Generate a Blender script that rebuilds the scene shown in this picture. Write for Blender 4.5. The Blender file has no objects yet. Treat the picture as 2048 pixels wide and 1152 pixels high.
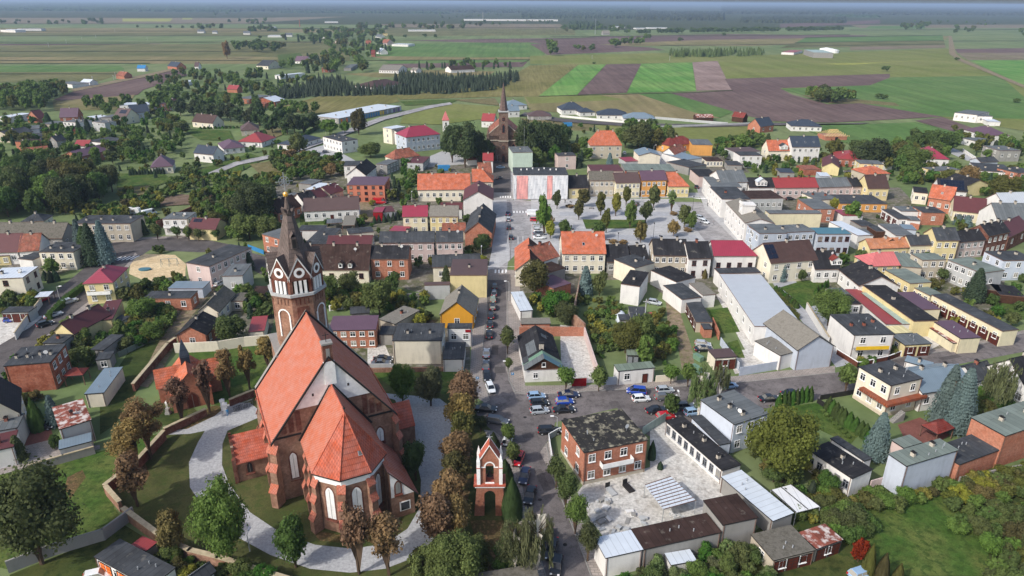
import bpy, math, random
from mathutils import Vector, Matrix
from mathutils.geometry import tessellate_polygon
R=math.radians
sc=bpy.context.scene
col=sc.collection
random.seed(7)
# ---------------- camera, sky, sun, exposure ----------------
F=1365.; PITCH=R(22.75); ROLL=R(0.33); H=78.
cd=bpy.data.cameras.new("camera"); cam=bpy.data.objects.new("camera",cd); col.objects.link(cam)
cd.sensor_width=36; cd.lens=36*F/2048; cd.clip_end=150000; cd.clip_start=1
cam.location=(0,0,H)
cam.rotation_euler=(Matrix.Rotation(math.pi/2-PITCH,4,'X')@Matrix.Rotation(ROLL,4,'Z')).to_euler()
sc.camera=cam
SUN_EL,SUN_AZ=R(39),R(218)      # the sun stands to the left and a little behind the camera
w=bpy.data.worlds.new("World"); sc.world=w; w.use_nodes=True
nt=w.node_tree; bg=nt.nodes['Background']
sky=nt.nodes.new('ShaderNodeTexSky'); sky.sky_type='NISHITA'; sky.sun_disc=False
sky.sun_elevation=SUN_EL; sky.sun_rotation=math.pi/2-SUN_AZ; sky.dust_density=3; sky.air_density=1; sky.ozone_density=1
nt.links.new(sky.outputs[0],bg.inputs[0]); bg.inputs[1].default_value=0.15
sd=bpy.data.lights.new("sun",'SUN'); sd.energy=2.6; sd.angle=R(0.9); sd.color=(1,.96,.9)
so=bpy.data.objects.new("sun",sd); col.objects.link(so)
sdir=Vector((math.cos(SUN_AZ)*math.cos(SUN_EL),math.sin(SUN_AZ)*math.cos(SUN_EL),math.sin(SUN_EL)))
so.rotation_euler=sdir.to_track_quat('Z','Y').to_euler(); so.location=(0,0,300)
sc.view_settings.view_transform='Standard'; sc.view_settings.look='None'; sc.view_settings.gamma=1
sc.view_settings.exposure=0.37
sc.cycles.max_bounces=5; sc.cycles.diffuse_bounces=2; sc.cycles.glossy_bounces=2; sc.cycles.transparent_max_bounces=4
sc.cycles.transmission_bounces=2; sc.cycles.volume_bounces=0; sc.cycles.use_denoising=True
# ---------------- picture point -> place on the ground ----------------
def ray(px,py):
    x=px-1024.;y=576.-py;c,s=math.cos(ROLL),math.sin(ROLL);x,y=c*x-s*y,s*x+c*y
    cp,sp=math.cos(PITCH),math.sin(PITCH)
    return (x,F*cp+y*sp,-F*sp+y*cp)
def P(px,py,h=0.):
    d=ray(px,py);t=(h-H)/d[2]
    return Vector((d[0]*t,d[1]*t,h))
def proj(X,Y,Z):
    cp,sp=math.cos(PITCH),math.sin(PITCH);Z-=H
    zc=Y*cp-Z*sp;yc=Y*sp+Z*cp;x=F*X/zc;y=F*yc/zc;c,s=math.cos(ROLL),math.sin(ROLL)
    x,y=c*x+s*y,-s*x+c*y
    return (x+1024,576-y)
def hgt(b,ty):
    lo,hi=0,77.
    for _ in range(40):
        m=(lo+hi)/2
        if proj(b[0],b[1],m)[1]>ty: lo=m
        else: hi=m
    return lo
def mpp(b): return (b[1]*math.cos(PITCH)+H*math.sin(PITCH))/F   # metres per photo pixel at a place
# ---------------- tags ----------------
def tag(o,label=None,cat=None,group=None,kind=None):
    if label: o['label']=label
    if cat: o['category']=cat
    if group: o['group']=group
    if kind: o['kind']=kind
    return o
def empty(name,loc,rz=0,label=None,cat=None,group=None):
    o=bpy.data.objects.new(name,None); o.empty_display_size=.3; col.objects.link(o); o.location=loc; o.rotation_euler=(0,0,rz)
    return tag(o,label,cat,group)
# ---------------- mesh builder ----------------
class MB:
    def __init__(s): s.v=[];s.f=[];s.m=[]
    def pts(s,pts): n=len(s.v); s.v+= [tuple(p) for p in pts]; return n
    def face(s,pts,m=0): n=s.pts(pts); s.f.append(tuple(range(n,n+len(pts)))); s.m.append(m)
    def box(s,x0,x1,y0,y1,z0,z1,m=0,T=None,bot=True):
        c=[(x0,y0,z0),(x1,y0,z0),(x1,y1,z0),(x0,y1,z0),(x0,y0,z1),(x1,y0,z1),(x1,y1,z1),(x0,y1,z1)]
        if T is not None: c=[T@Vector(p) for p in c]
        n=s.pts(c); q=[(4,5,6,7),(0,1,5,4),(1,2,6,5),(2,3,7,6),(3,0,4,7)]+([(3,2,1,0)] if bot else [])
        for f in q: s.f.append(tuple(n+i for i in f)); s.m.append(m)
    def prism(s,poly,z0,z1,m=0,mt=None,cap=True,bot=False):
        k=len(poly); z0=z0 if hasattr(z0,'__len__') else [z0]*k; z1=z1 if hasattr(z1,'__len__') else [z1]*k
        n=s.pts([(p[0],p[1],z) for p,z in zip(poly,z0)]+[(p[0],p[1],z) for p,z in zip(poly,z1)])
        for i in range(k): j=(i+1)%k; s.f.append((n+i,n+j,n+k+j,n+k+i)); s.m.append(m)
        if cap: s.f.append(tuple(n+k+i for i in range(k))); s.m.append(m if mt is None else mt)
        if bot: s.f.append(tuple(n+k-1-i for i in range(k))); s.m.append(m)
    def tube(s,a,b,r0,r1=None,k=6,m=0,cap=True):
        a=Vector(a);b=Vector(b);r1=r0 if r1 is None else r1; d=(b-a).normalized()
        u=d.orthogonal().normalized(); w_=d.cross(u)
        n=s.pts([a+(u*math.cos(t)+w_*math.sin(t))*r0 for t in [2*math.pi*i/k for i in range(k)]]+[b+(u*math.cos(t)+w_*math.sin(t))*r1 for t in [2*math.pi*i/k for i in range(k)]])
        for i in range(k): j=(i+1)%k; s.f.append((n+i,n+j,n+k+j,n+k+i)); s.m.append(m)
        if cap: s.f.append(tuple(n+k+i for i in range(k))); s.m.append(m); s.f.append(tuple(n+k-1-i for i in range(k))); s.m.append(m)
    def cone(s,c,r,z0,z1,k=8,m=0,a0=0,rt=0):
        n=s.pts([(c[0]+r*math.cos(a0+2*math.pi*i/k),c[1]+r*math.sin(a0+2*math.pi*i/k),z0) for i in range(k)])
        if rt:
            s.pts([(c[0]+rt*math.cos(a0+2*math.pi*i/k),c[1]+rt*math.sin(a0+2*math.pi*i/k),z1) for i in range(k)])
            for i in range(k): j=(i+1)%k; s.f.append((n+i,n+j,n+k+j,n+k+i)); s.m.append(m)
            s.f.append(tuple(n+k+i for i in range(k))); s.m.append(m)
        else:
            t=s.pts([(c[0],c[1],z1)])
            for i in range(k): s.f.append((n+i,n+(i+1)%k,t)); s.m.append(m)
    def ball(s,c,r,k=8,m=0,sq=1):
        rr=[]
        for i in range(1,5):
            a=math.pi*i/5; rr.append(s.pts([(c[0]+r*math.sin(a)*math.cos(2*math.pi*j/k),c[1]+r*math.sin(a)*math.sin(2*math.pi*j/k),c[2]+r*sq*math.cos(a)) for j in range(k)]))
        t=s.pts([(c[0],c[1],c[2]+r*sq)]); b=s.pts([(c[0],c[1],c[2]-r*sq)])
        for j in range(k):
            jj=(j+1)%k; s.f.append((t,rr[0]+j,rr[0]+jj)); s.m.append(m); s.f.append((b,rr[3]+jj,rr[3]+j)); s.m.append(m)
            for q in range(3): s.f.append((rr[q]+j,rr[q+1]+j,rr[q+1]+jj,rr[q]+jj)); s.m.append(m)
    def mesh(s,name,mats):
        me=bpy.data.meshes.new(name); me.from_pydata(s.v,[],s.f)
        for x in (mats if isinstance(mats,(list,tuple)) else [mats]): me.materials.append(x)
        me.polygons.foreach_set('material_index',s.m); me.update(); return me
    def build(s,name,mats,parent=None,label=None,loc=None,rz=None,smooth=False):
        me=s.mesh(name,mats)
        if smooth: me.polygons.foreach_set('use_smooth',[True]*len(me.polygons))
        o=bpy.data.objects.new(name,me); col.objects.link(o)
        if parent is not None: o.parent=parent
        if loc is not None: o.location=loc
        if rz is not None: o.rotation_euler=(0,0,rz)
        if label: o['label']=label
        return o
def inst(name,me,parent,loc,rz=0,scale=None):
    o=bpy.data.objects.new(name,me); col.objects.link(o); o.parent=parent; o.location=loc; o.rotation_euler=(0,0,rz)
    if scale: o.scale=scale
    return o
# ---------------- materials ----------------
def lin(c): return tuple((x/255/12.92 if x/255<=.04045 else ((x/255+.055)/1.055)**2.4) for x in c)
class NT:
    def __init__(s,name,rough=.85,spec=.25):
        s.mat=bpy.data.materials.new(name); s.mat.use_nodes=True; s.t=s.mat.node_tree; s.b=s.t.nodes['Principled BSDF']
        s.b.inputs['Roughness'].default_value=rough; s.b.inputs['Specular IOR Level'].default_value=spec
        s.tc=s.n('ShaderNodeTexCoord')
    def n(s,t,**k):
        x=s.t.nodes.new(t)
        for a,b in k.items(): setattr(x,a,b)
        return x
    def set(s,sock,v):
        if hasattr(v,'is_output') or isinstance(v,bpy.types.NodeSocket): s.t.links.new(v,sock)
        else: sock.default_value=v
    def co(s,sc=(1,1,1),rot=0,src='Object'):
        m=s.n('ShaderNodeMapping'); s.t.links.new(s.tc.outputs[src],m.inputs[0]); m.inputs['Scale'].default_value=sc; m.inputs['Rotation'].default_value=(0,0,rot); return m.outputs[0]
    def noise(s,scale,det=3,co=None,rough=.6):
        x=s.n('ShaderNodeTexNoise'); x.inputs['Scale'].default_value=scale; x.inputs['Detail'].default_value=det; x.inputs['Roughness'].default_value=rough
        s.t.links.new(co if co is not None else s.co(),x.inputs['Vector']); return x.outputs['Fac']
    def ramp(s,v,lo,hi,a=0.,b=1.):
        x=s.n('ShaderNodeMapRange'); x.clamp=True; s.set(x.inputs[0],v)
        for i,q in enumerate((lo,hi,a,b)): x.inputs[i+1].default_value=q
        return x.outputs[0]
    def mix(s,f,a,b,bt='MIX'):
        x=s.n('ShaderNodeMix',data_type='RGBA',blend_type=bt); s.set(x.inputs[0],f)
        for i,q in ((6,a),(7,b)):
            if isinstance(q,tuple): q=tuple(q)+((1,) if len(q)==3 else ())
            s.set(x.inputs[i],q)
        return x.outputs[2]
    def hsv(s,c,h=.5,sa=1.,v=1.):
        x=s.n('ShaderNodeHueSaturation'); s.set(x.inputs['Hue'],h); s.set(x.inputs['Saturation'],sa); s.set(x.inputs['Value'],v); s.set(x.inputs['Color'],c if not isinstance(c,tuple) else c+(1,)); return x.outputs[0]
    def math(s,op,a,b=0.):
        x=s.n('ShaderNodeMath',operation=op); s.set(x.inputs[0],a); s.set(x.inputs[1],b); return x.outputs[0]
    def sep(s,co): x=s.n('ShaderNodeSeparateXYZ'); s.t.links.new(co,x.inputs[0]); return x.outputs
    def bump(s,h,strength=.3,dist=.05):
        x=s.n('ShaderNodeBump'); x.inputs['Strength'].default_value=strength; x.inputs['Distance'].default_value=dist; s.set(x.inputs['Height'],h); s.t.links.new(x.outputs[0],s.b.inputs['Normal'])
    def out(s,c): s.set(s.b.inputs['Base Color'],c if not isinstance(c,tuple) else tuple(c)+(1,)); return s.mat
def rnd(s,lo,hi):
    x=s.n('ShaderNodeObjectInfo'); return s.ramp(x.outputs['Random'],0,1,lo,hi)
def m_wall(name,c,dirt=.25,sc_=1.):
    s=NT(name,.9,.15); c=lin(c); c2=tuple(x*(1-dirt)*.9 for x in c)
    a=s.noise(.35*sc_,5); v=s.co((1.6,1.6,.25)); b=s.noise(1.2,4,v)
    f=s.math('MULTIPLY',s.ramp(a,.35,.75),s.ramp(b,.3,.75)); k=s.mix(f,c,c2); f2=s.ramp(s.noise(9,2),.3,.7,.93,1.05)
    return s.out(s.hsv(k,.5,1.,f2))
def m_plain(name,c,rough=.6,spec=.3,var=.1):
    s=NT(name,rough,spec); return s.out(s.hsv(lin(c),.5,1.,s.ramp(s.noise(1.5,3),.3,.7,1-var,1+var)))
def m_glass():
    s=NT('window_glass',.12,.6); r=rnd(s,0,1); return s.out(s.mix(s.ramp(r,.62,.9),lin((30,35,42)),lin((150,146,136))))
def m_brick(name,c1,c2,mortar=(150,135,120),dirt=.5):
    s=NT(name,.92,.1); x=s.sep(s.co()); cx=s.n('ShaderNodeCombineXYZ'); s.set(cx.inputs[0],s.math('ADD',x[0],x[1])); s.set(cx.inputs[1],x[2])
    b=s.n('ShaderNodeTexBrick'); s.t.links.new(cx.outputs[0],b.inputs[0]); b.inputs['Scale'].default_value=1
    b.inputs['Brick Width'].default_value=.28; b.inputs['Row Height'].default_value=.09; b.inputs['Mortar Size'].default_value=.012
    for k,v in (('Color1',c1),('Color2',c2),('Mortar',mortar)): b.inputs[k].default_value=lin(v)+(1,)
    n1=s.ramp(s.noise(.5,5),.35,.7); n2=s.ramp(s.noise(2.2,4),.3,.7,.75,1.2)
    k=s.mix(n1,b.outputs[0],tuple(q*(1-dirt) for q in lin(c2))); k=s.mix(s.ramp(s.noise(1.1,4),.62,.8,0,.35),k,lin((185,150,130)))
    return s.out(s.hsv(k,.5,1.,n2))
def m_tile(name,c,rows=.36,var=.25,moss=0.,streak=1.):
    s=NT(name,.75,.25); c=lin(c); x=s.sep(s.co()); b=s.n('ShaderNodeTexBrick'); s.t.links.new(s.co(),b.inputs[0]); b.inputs['Scale'].default_value=1
    b.inputs['Brick Width'].default_value=.3; b.inputs['Row Height'].default_value=rows*.8; b.inputs['Mortar Size'].default_value=.03
    b.inputs['Color1'].default_value=tuple(q*(1+var*.35) for q in c)+(1,); b.inputs['Color2'].default_value=tuple(q*(1-var*.5) for q in c)+(1,); b.inputs['Mortar'].default_value=tuple(q*.6 for q in c)+(1,)
    k=s.hsv(b.outputs[0],.5,s.ramp(s.noise(.8,3),.3,.7,.88,1.08),s.math('MULTIPLY',s.ramp(s.noise(1.,5,s.co((1.3,.12,1))),.3,.7,1-var*.8*streak,1+var*.5*streak),s.ramp(s.noise(.5,5),.3,.7,1-var,1+var*.6)))
    if moss: k=s.mix(s.ramp(s.noise(.9,6),.6-moss*.2,.8,0,.8),k,lin((92,86,62)))
    s.bump(b.outputs['Fac'],.3,.03); return s.out(k)
def m_metal(name,c,seam=.5,rough=.45,var=.08,spec=.4):
    s=NT(name,rough,spec); c=lin(c); x=s.sep(s.co()); f=s.math('FRACT',s.math('DIVIDE',x[0],seam)); l=s.ramp(s.math('ABSOLUTE',s.math('SUBTRACT',f,.5)),.44,.47,1,.72)
    k=s.hsv(c,.5,1.,s.math('MULTIPLY',l,s.ramp(s.noise(.5,5),.3,.7,1-var,1+var))); k=s.mix(s.ramp(s.noise(1.3,6),.64,.8,0,.25),k,tuple(q*.6+.05 for q in c))
    return s.out(k)
def m_felt(name,c,var=.3,strip=1.,patch=.0,pc=(150,145,135)):
    s=NT(name,.95,.1); c=lin(c); b=s.n('ShaderNodeTexBrick'); s.t.links.new(s.co((1,1,1),math.pi/2),b.inputs[0]); b.inputs['Scale'].default_value=1; b.inputs['Brick Width'].default_value=9; b.inputs['Row Height'].default_value=strip; b.inputs['Mortar Size'].default_value=.035
    b.inputs['Color1'].default_value=tuple(q*1.12 for q in c)+(1,); b.inputs['Color2'].default_value=tuple(q*.86 for q in c)+(1,); b.inputs['Mortar'].default_value=tuple(q*.55 for q in c)+(1,)
    k=s.hsv(b.outputs[0],.5,1.,s.ramp(s.noise(.35,6),.3,.7,1-var,1+var)); k=s.mix(s.ramp(s.noise(.8,7),.6-patch*.12,.7-patch*.1,0,.25+patch*.6),k,lin(pc))
    return s.out(k)
def m_eternit(name,c,moss=.4):
    s=NT(name,.95,.1); c=lin(c); x=s.sep(s.co()); l=s.math('SINE',s.math('MULTIPLY',x[0],36)); k=s.hsv(c,.5,1.,s.ramp(l,-1,1,.82,1.08))
    k=s.mix(s.ramp(s.noise(1.6,7,None,.75),.45,.65,0,moss),k,lin((70,68,58))); k=s.mix(s.ramp(s.noise(5,5),.6,.7,0,.3),k,lin((175,172,160)))
    return s.out(k)
def m_ground(name,c1,c2,s1=.08,s2=1.2,c3=None,fine=6.,sharp=.35):
    s=NT(name,.95,.1); a=s.ramp(s.noise(s1,6),.38,.62); k=s.mix(a,lin(c1),lin(c2))
    if c3: k=s.mix(s.ramp(s.noise(s2,5),.52,.6,0,.75),k,lin(c3)); k=s.mix(s.ramp(s.noise(s2*.45,6),.56,.62,0,sharp),k,tuple(q*.62 for q in lin(c1)))
    return s.out(s.hsv(k,.5,1.,s.math('MULTIPLY',s.ramp(s.noise(fine,3),.3,.7,.78,1.22),s.ramp(s.noise(s1*5,5),.32,.68,.78 if sharp else .94,1.2 if sharp else 1.05))))
def m_field(name,c1,c2,ang=0.,per=9.,amt=.18,sc_=.012):
    s=NT(name,.95,.05); v=s.co((1,1,1),ang); x=s.sep(v); l=s.noise(1,3,s.co((1/per,1/(per*25),1),ang))
    k=s.mix(s.ramp(s.noise(sc_,6),.4,.6),lin(c1),lin(c2)); k=s.hsv(k,.5,1.,s.math('MULTIPLY',s.ramp(l,.3,.7,1-amt,1+amt),s.ramp(s.noise(.25,5),.3,.7,.85,1.15))); return s.out(k)
def m_leaf(name,c,hv=.03,vv=.4,tr=.35):
    s=NT(name,.7,.12); c=lin(c); hv_=rnd(s,.5-hv,.5+hv); vv_=s.math('MULTIPLY',rnd(s,1-vv*.6,1+vv*.6),s.math('MULTIPLY',s.ramp(s.noise(1.1,3,s.co((2.2,2.2,2.2))),.3,.7,.72,1.35),s.ramp(s.noise(.09,2,s.co((1,1,.3))),.3,.7,.8,1.25)))
    k=s.hsv(c,hv_,rnd(s,.85,1.1),vv_); s.out(k)
    t=s.n('ShaderNodeBsdfTranslucent'); s.set(t.inputs[0],k); m=s.n('ShaderNodeMixShader'); m.inputs[0].default_value=tr
    s.t.links.new(s.b.outputs[0],m.inputs[1]); s.t.links.new(t.outputs[0],m.inputs[2]); s.t.links.new(m.outputs[0],s.t.nodes['Material Output'].inputs[0]); return s.mat
def m_pave(name,c,sz=.5,gap=.03,var=.15,mort=.75,rowm=.5):
    s=NT(name,.9,.15); c=lin(c); b=s.n('ShaderNodeTexBrick'); s.t.links.new(s.co(),b.inputs[0]); b.inputs['Scale'].default_value=1; b.inputs['Brick Width'].default_value=sz; b.inputs['Row Height'].default_value=sz*rowm*2; b.inputs['Mortar Size'].default_value=gap
    b.inputs['Color1'].default_value=tuple(q*1.08 for q in c)+(1,); b.inputs['Color2'].default_value=tuple(q*.9 for q in c)+(1,); b.inputs['Mortar'].default_value=tuple(q*mort for q in c)+(1,)
    k=s.hsv(b.outputs[0],.5,1.,s.math('MULTIPLY',s.ramp(s.noise(.25,6),.3,.7,1-var,1+var),s.ramp(s.noise(2.5,4),.3,.7,.93,1.07))); return s.out(k)
M={}
M['skin']=m_plain('skin',(214,170,142),.6,.2,.05)
M['brd']=m_brick('brick_brown',(98,80,74),(114,92,82),dirt=.3); M['brs']=m_tile('spire_brick',(108,90,84),var=.15); M['gre']=m_metal('roof_green',(104,134,112)); M['netw']=m_wall('net_white',(214,216,218),.12); M['netr']=m_wall('net_red',(230,166,160),.35); M['prw']=m_plain('fence_brown',(96,58,46),.8,.1,.2); M['tim']=m_plain('timber',(214,186,130),.8,.1,.1); M['pur_']=m_plain('violet_paint',(110,80,140),.5); M['pcw']=m_metal('polycarbonate',(216,218,220),seam=1.3,var=.05)
M['prs']=m_tile('spire_shingles',(108,95,90),var=.2)
# roofs
M['or']=m_tile('roof_tile_orange',(192,108,78)); M['orf']=m_tile('roof_tile_faded',(160,96,76),var=.4,moss=.5); M['ch']=m_tile('roof_tile_church',(184,110,88),var=.05,streak=0.); M['ch2']=m_tile('roof_tile_apse',(186,98,76),var=.18,rows=.42)
M['tan']=m_tile('roof_tile_tan',(190,128,92)); M['red']=m_metal('roof_red',(142,58,58)); M['crm']=m_metal('roof_crimson',(142,52,70),seam=.6); M['sal']=m_metal('roof_salmon',(190,106,104),seam=.9)
M['mar']=m_metal('roof_maroon',(88,46,48),seam=.4,rough=.6); M['brn']=m_metal('roof_brown',(84,66,64),seam=.35,rough=.65); M['pur']=m_metal('roof_purple',(92,70,84),seam=.4,rough=.6); M['prd']=m_tile('roof_redbrown',(128,56,48))
M['blk']=m_felt('roof_black',(46,46,49),strip=.9); M['dgr']=m_felt('roof_dark_grey',(66,69,73)); M['gry']=m_felt('roof_grey',(98,103,106),var=.15); M['ggr']=m_felt('roof_green_grey',(112,122,116),var=.12,strip=1.2)
M['dbr']=m_felt('roof_brown_felt',(62,48,44)); M['dtl']=m_tile('roof_tile_dark',(44,44,50)); M['btl']=m_tile('roof_tile_brown',(80,60,56),var=.15); M['slt']=m_tile('roof_slate_blue',(60,70,84),var=.12)
M['ete']=m_eternit('roof_eternit',(128,124,116)); M['etd']=m_eternit('roof_eternit_mossy',(108,104,96),.75); M['wht']=m_metal('roof_white_metal',(196,204,212),seam=1.1,var=.06); M['lbl']=m_metal('roof_light_blue',(176,182,188),seam=.9,var=.04)
M['bgm']=m_metal('roof_blue_grey_metal',(112,128,140),seam=.45); M['tea']=m_metal('roof_teal',(66,110,124),seam=.6); M['rst']=m_felt('roof_rusty_white',(128,74,62),patch=1.0,pc=(205,198,192)); M['mos']=m_felt('roof_felt_lichen',(50,49,48),patch=.62,pc=(172,166,144),strip=1.1)
M['gls']=m_metal('roof_green_sheet',(150,168,160),seam=1.,var=.2); M['grn']=m_felt('roof_green_felt',(112,124,112),var=.1); M['pyl']=m_felt('roof_pale_yellow',(206,196,150),var=.08)
# walls
for k,c in dict(wh=(226,224,220),cr=(228,220,200),ye=(220,204,154),yp=(224,214,182),be=(190,180,162),gy=(150,148,144),lg=(182,184,184),bl=(200,208,220),pk=(206,186,180),og=(216,158,88),sa=(200,126,100),mi=(196,212,198),oc=(206,150,50),bg=(206,192,172),rd=(150,26,34),lb=(186,194,206)).items(): M[k]=m_wall('wall_'+k,tuple(q*.97 for q in c))
M['br']=m_brick('brick_red',(158,82,60),(182,102,76)); M['bo']=m_brick('brick_orange',(172,104,80),(188,120,94),dirt=.25); M['bd']=m_brick('brick_dark',(104,56,46),(128,72,58)); M['bc']=m_brick('brick_church',(148,108,88),(172,130,108),dirt=.5); M['wd']=m_plain('wood_planks',(72,50,38),.9,.1,.3)
M['blkgry']=m_pave('block_wall',(140,136,130),.5,.02)
# ground
M['asph']=m_ground('asphalt',(102,97,96),(118,112,111),.05,.6,(92,87,86)); M['asphl']=m_ground('asphalt_light',(146,144,144),(160,158,158),.05,.6,(132,130,130)); M['asphd']=m_ground('asphalt_dark',(86,82,81),(100,95,94),.06,.6,(76,72,71))
M['side']=m_pave('sidewalk_slabs',(150,142,136),1.,.05,.18,.6,.25); M['sq']=m_pave('square_paving',(172,172,172),1.2,.03,.1,.85); M['sqd']=m_pave('square_paving_grey',(160,162,166),.8,.03,.1,.85); M['redp']=m_pave('red_pavers',(122,80,72),.3,.02,.15)
M['grass']=m_ground('grass',(54,68,32),(76,80,42),.06,.7,(46,60,28)); M['lawn']=m_ground('lawn',(62,88,36),(88,98,50),.15,.9,(50,70,30)); M['dry']=m_ground('dry_grass',(104,98,66),(122,112,80),.1,.8,(80,84,48)); M['churchg']=m_ground('church_grass',(70,76,42),(88,88,54),.12,.6,(58,70,34))
M['grav']=m_ground('gravel',(168,169,170),(163,164,165),.3,2.,(157,158,159),fine=2.5,sharp=0.); M['dirt']=m_ground('dirt',(140,124,104),(120,108,88),.15,.9,(100,104,62)); M['conc']=m_ground('concrete_yard',(196,194,188),(184,180,174),.2,.9,(162,158,150),fine=2.,sharp=0.); M['sand']=m_ground('sand',(206,186,150),(190,168,132),.2,1.,None); M['soil']=m_ground('soil',(104,88,76),(120,102,88),.05,.6,(92,84,60))
M['litter']=m_ground('leaf_litter',(96,78,56),(84,80,46),.3,1.5,(112,88,62),fine=3.); M['yard']=m_ground('yard_ground',(112,106,98),(84,88,60),.12,.5,(136,130,122),fine=1.5)
M['base']=m_ground('ground_base',(52,64,34),(76,78,48),.03,.35,(44,56,28),fine=1.2)
M['fol']=m_field('field_olive',(90,94,60),(108,106,72),.05,7); M['fta']=m_field('field_tan',(126,116,84),(112,108,72),.02,8); M['fgr']=m_field('field_green',(80,108,58),(94,116,68),.0,8); M['fgb']=m_field('field_bright',(84,126,60),(106,136,74),1.1,5,.26)
M['fbr']=m_field('field_ploughed',(94,78,76),(106,90,86),.35,4); M['fbl']=m_field('field_light_soil',(142,124,118),(122,104,98),.35,5); M['fpk']=m_field('field_pinkish',(122,110,96),(110,104,80),0,10); M['fgg']=m_field('field_grey_green',(96,112,72),(112,122,84),0,12); M['fme']=m_field('meadow',(104,113,60),(116,119,72),.5,14,.12); M['fdk']=m_field('field_margin',(62,68,46),(76,78,54),0,6); M['bt']=m_brick('brick_bell_tower',(150,88,66),(172,108,84),dirt=.35); M['fco']=m_field('field_corn',(104,102,60),(120,114,74),1.2,2.2,.2); M['fye']=m_field('field_yellow',(150,150,76),(134,138,72),0,8)
# misc
M['white']=m_plain('white_paint',(232,232,230),.5); M['glass']=m_glass(); M['door']=m_plain('door_brown',(86,40,30),.6,.2,.2); M['doorg']=m_plain('door_grey',(128,132,138),.6); M['dark']=m_plain('dark_trim',(40,38,38),.6); M['chim']=m_plain('chimney_render',(176,168,156),.9,.1,.2); M['chimb']=m_brick('chimney_brick',(140,70,54),(164,88,70)); M['steel']=m_plain('steel',(150,154,158),.35,.5); M['gold']=m_plain('gilded',(212,160,60),.3,.6); M['bark']=m_plain('bark',(84,70,58),.95,.05,.25); M['barkw']=m_plain('birch_bark',(206,200,190),.9,.1,.25); M['panel']=m_plain('solar_cells',(22,28,44),.2,.6,.15); M['terra']=m_tile('terrace_tiles',(150,84,58)); M['gut']=m_plain('gutter',(110,84,72),.6); M['blue']=m_plain('blue_paint',(50,120,170),.5); M['redp2']=m_plain('red_paint',(190,30,40),.5); M['yel']=m_plain('yellow_paint',(220,180,40),.5); M['ora']=m_plain('orange_paint',(220,110,40),.5); M['cap']=m_plain('wall_coping',(170,158,132),.9,.1,.2)
for k,c in dict(lD=(84,98,55),lG=(96,112,58),lY=(126,122,58),lB=(130,106,76),lS=(64,80,60),lL=(104,124,122),lT=(74,98,46),lW=(106,116,76),lR=(110,36,44),lK=(70,82,52),lO=(94,94,50)).items(): M[k]=m_leaf('foliage_'+k[1],c)
# ---------------- houses ----------------
FOOT=[]
_wp={}
def win_mesh(wd,hg,style):
    k=(round(wd,1),round(hg,1),style)
    if k in _wp: return _wp[k]
    m=MB(); a=wd/2; b=hg/2; t=.09
    m.face([(-a,-.02,-b),(a,-.02,-b),(a,-.02,b),(-a,-.02,b)],1)
    m.box(-a-t,a+t,-.07,0,b,b+t,0); m.box(-a-t,a+t,-.07,0,-b-t,-b,0); m.box(-a-t,-a,-.07,0,-b,b,0); m.box(a,a+t,-.07,0,-b,b,0)
    if wd>.7: m.box(-.04,.04,-.06,0,-b,b,0)
    if hg>1.: m.box(-a,a,-.055,0,b*.35,b*.35+.07,0)
    m.box(-a-.15,a+.15,-.2,0,-b-t-.07,-b-t-.003,0)
    fr={'w':M['white'],'b':M['door'],'g':M['doorg'],'k':M['dark']}[style]
    me=m.mesh('window',[fr,M['glass']]); _wp[k]=me; return me
def door_mesh(wd,hg,mk):
    k=('d',round(wd,1),round(hg,1),mk)
    if k in _wp: return _wp[k]
    m=MB(); a=wd/2; m.box(-a,a,-.06,0,0,hg,0); m.box(-a-.1,-a-.003,-.1,0,0,hg+.1,1); m.box(a+.003,a+.1,-.1,0,0,hg+.1,1); m.box(-a,a,-.1,0,hg+.003,hg+.1,1)
    if wd>1.6:
        m.box(-.03,.03,-.08,0,.05,hg,1)
        for q in range(1,4): m.box(-a+.1,a-.1,-.075,0,hg*q/4-.03,hg*q/4+.03,1)
    me=m.mesh('door',[M[mk],M['dark']]); _wp[k]=me; return me
def chimney(parent,x,y,z,s=.5,hh=1.1,mk='chim'):
    m=MB(); m.box(x-s/2,x+s/2,y-s*.7,y+s*.7,z-.8,z+hh,0); m.box(x-s/2-.08,x+s/2+.08,y-s*.7-.08,y+s*.7+.08,z+hh+.002,z+hh+.12,1); m.tube((x,y-s*.2,z+hh+.12),(x,y-s*.2,z+hh+.35),.1,k=6,m=1); m.tube((x,y+s*.3,z+hh+.12),(x,y+s*.3,z+hh+.3),.1,k=6,m=1)
    return m.build('chimney',[M[mk],M['dark']],parent)
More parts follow.
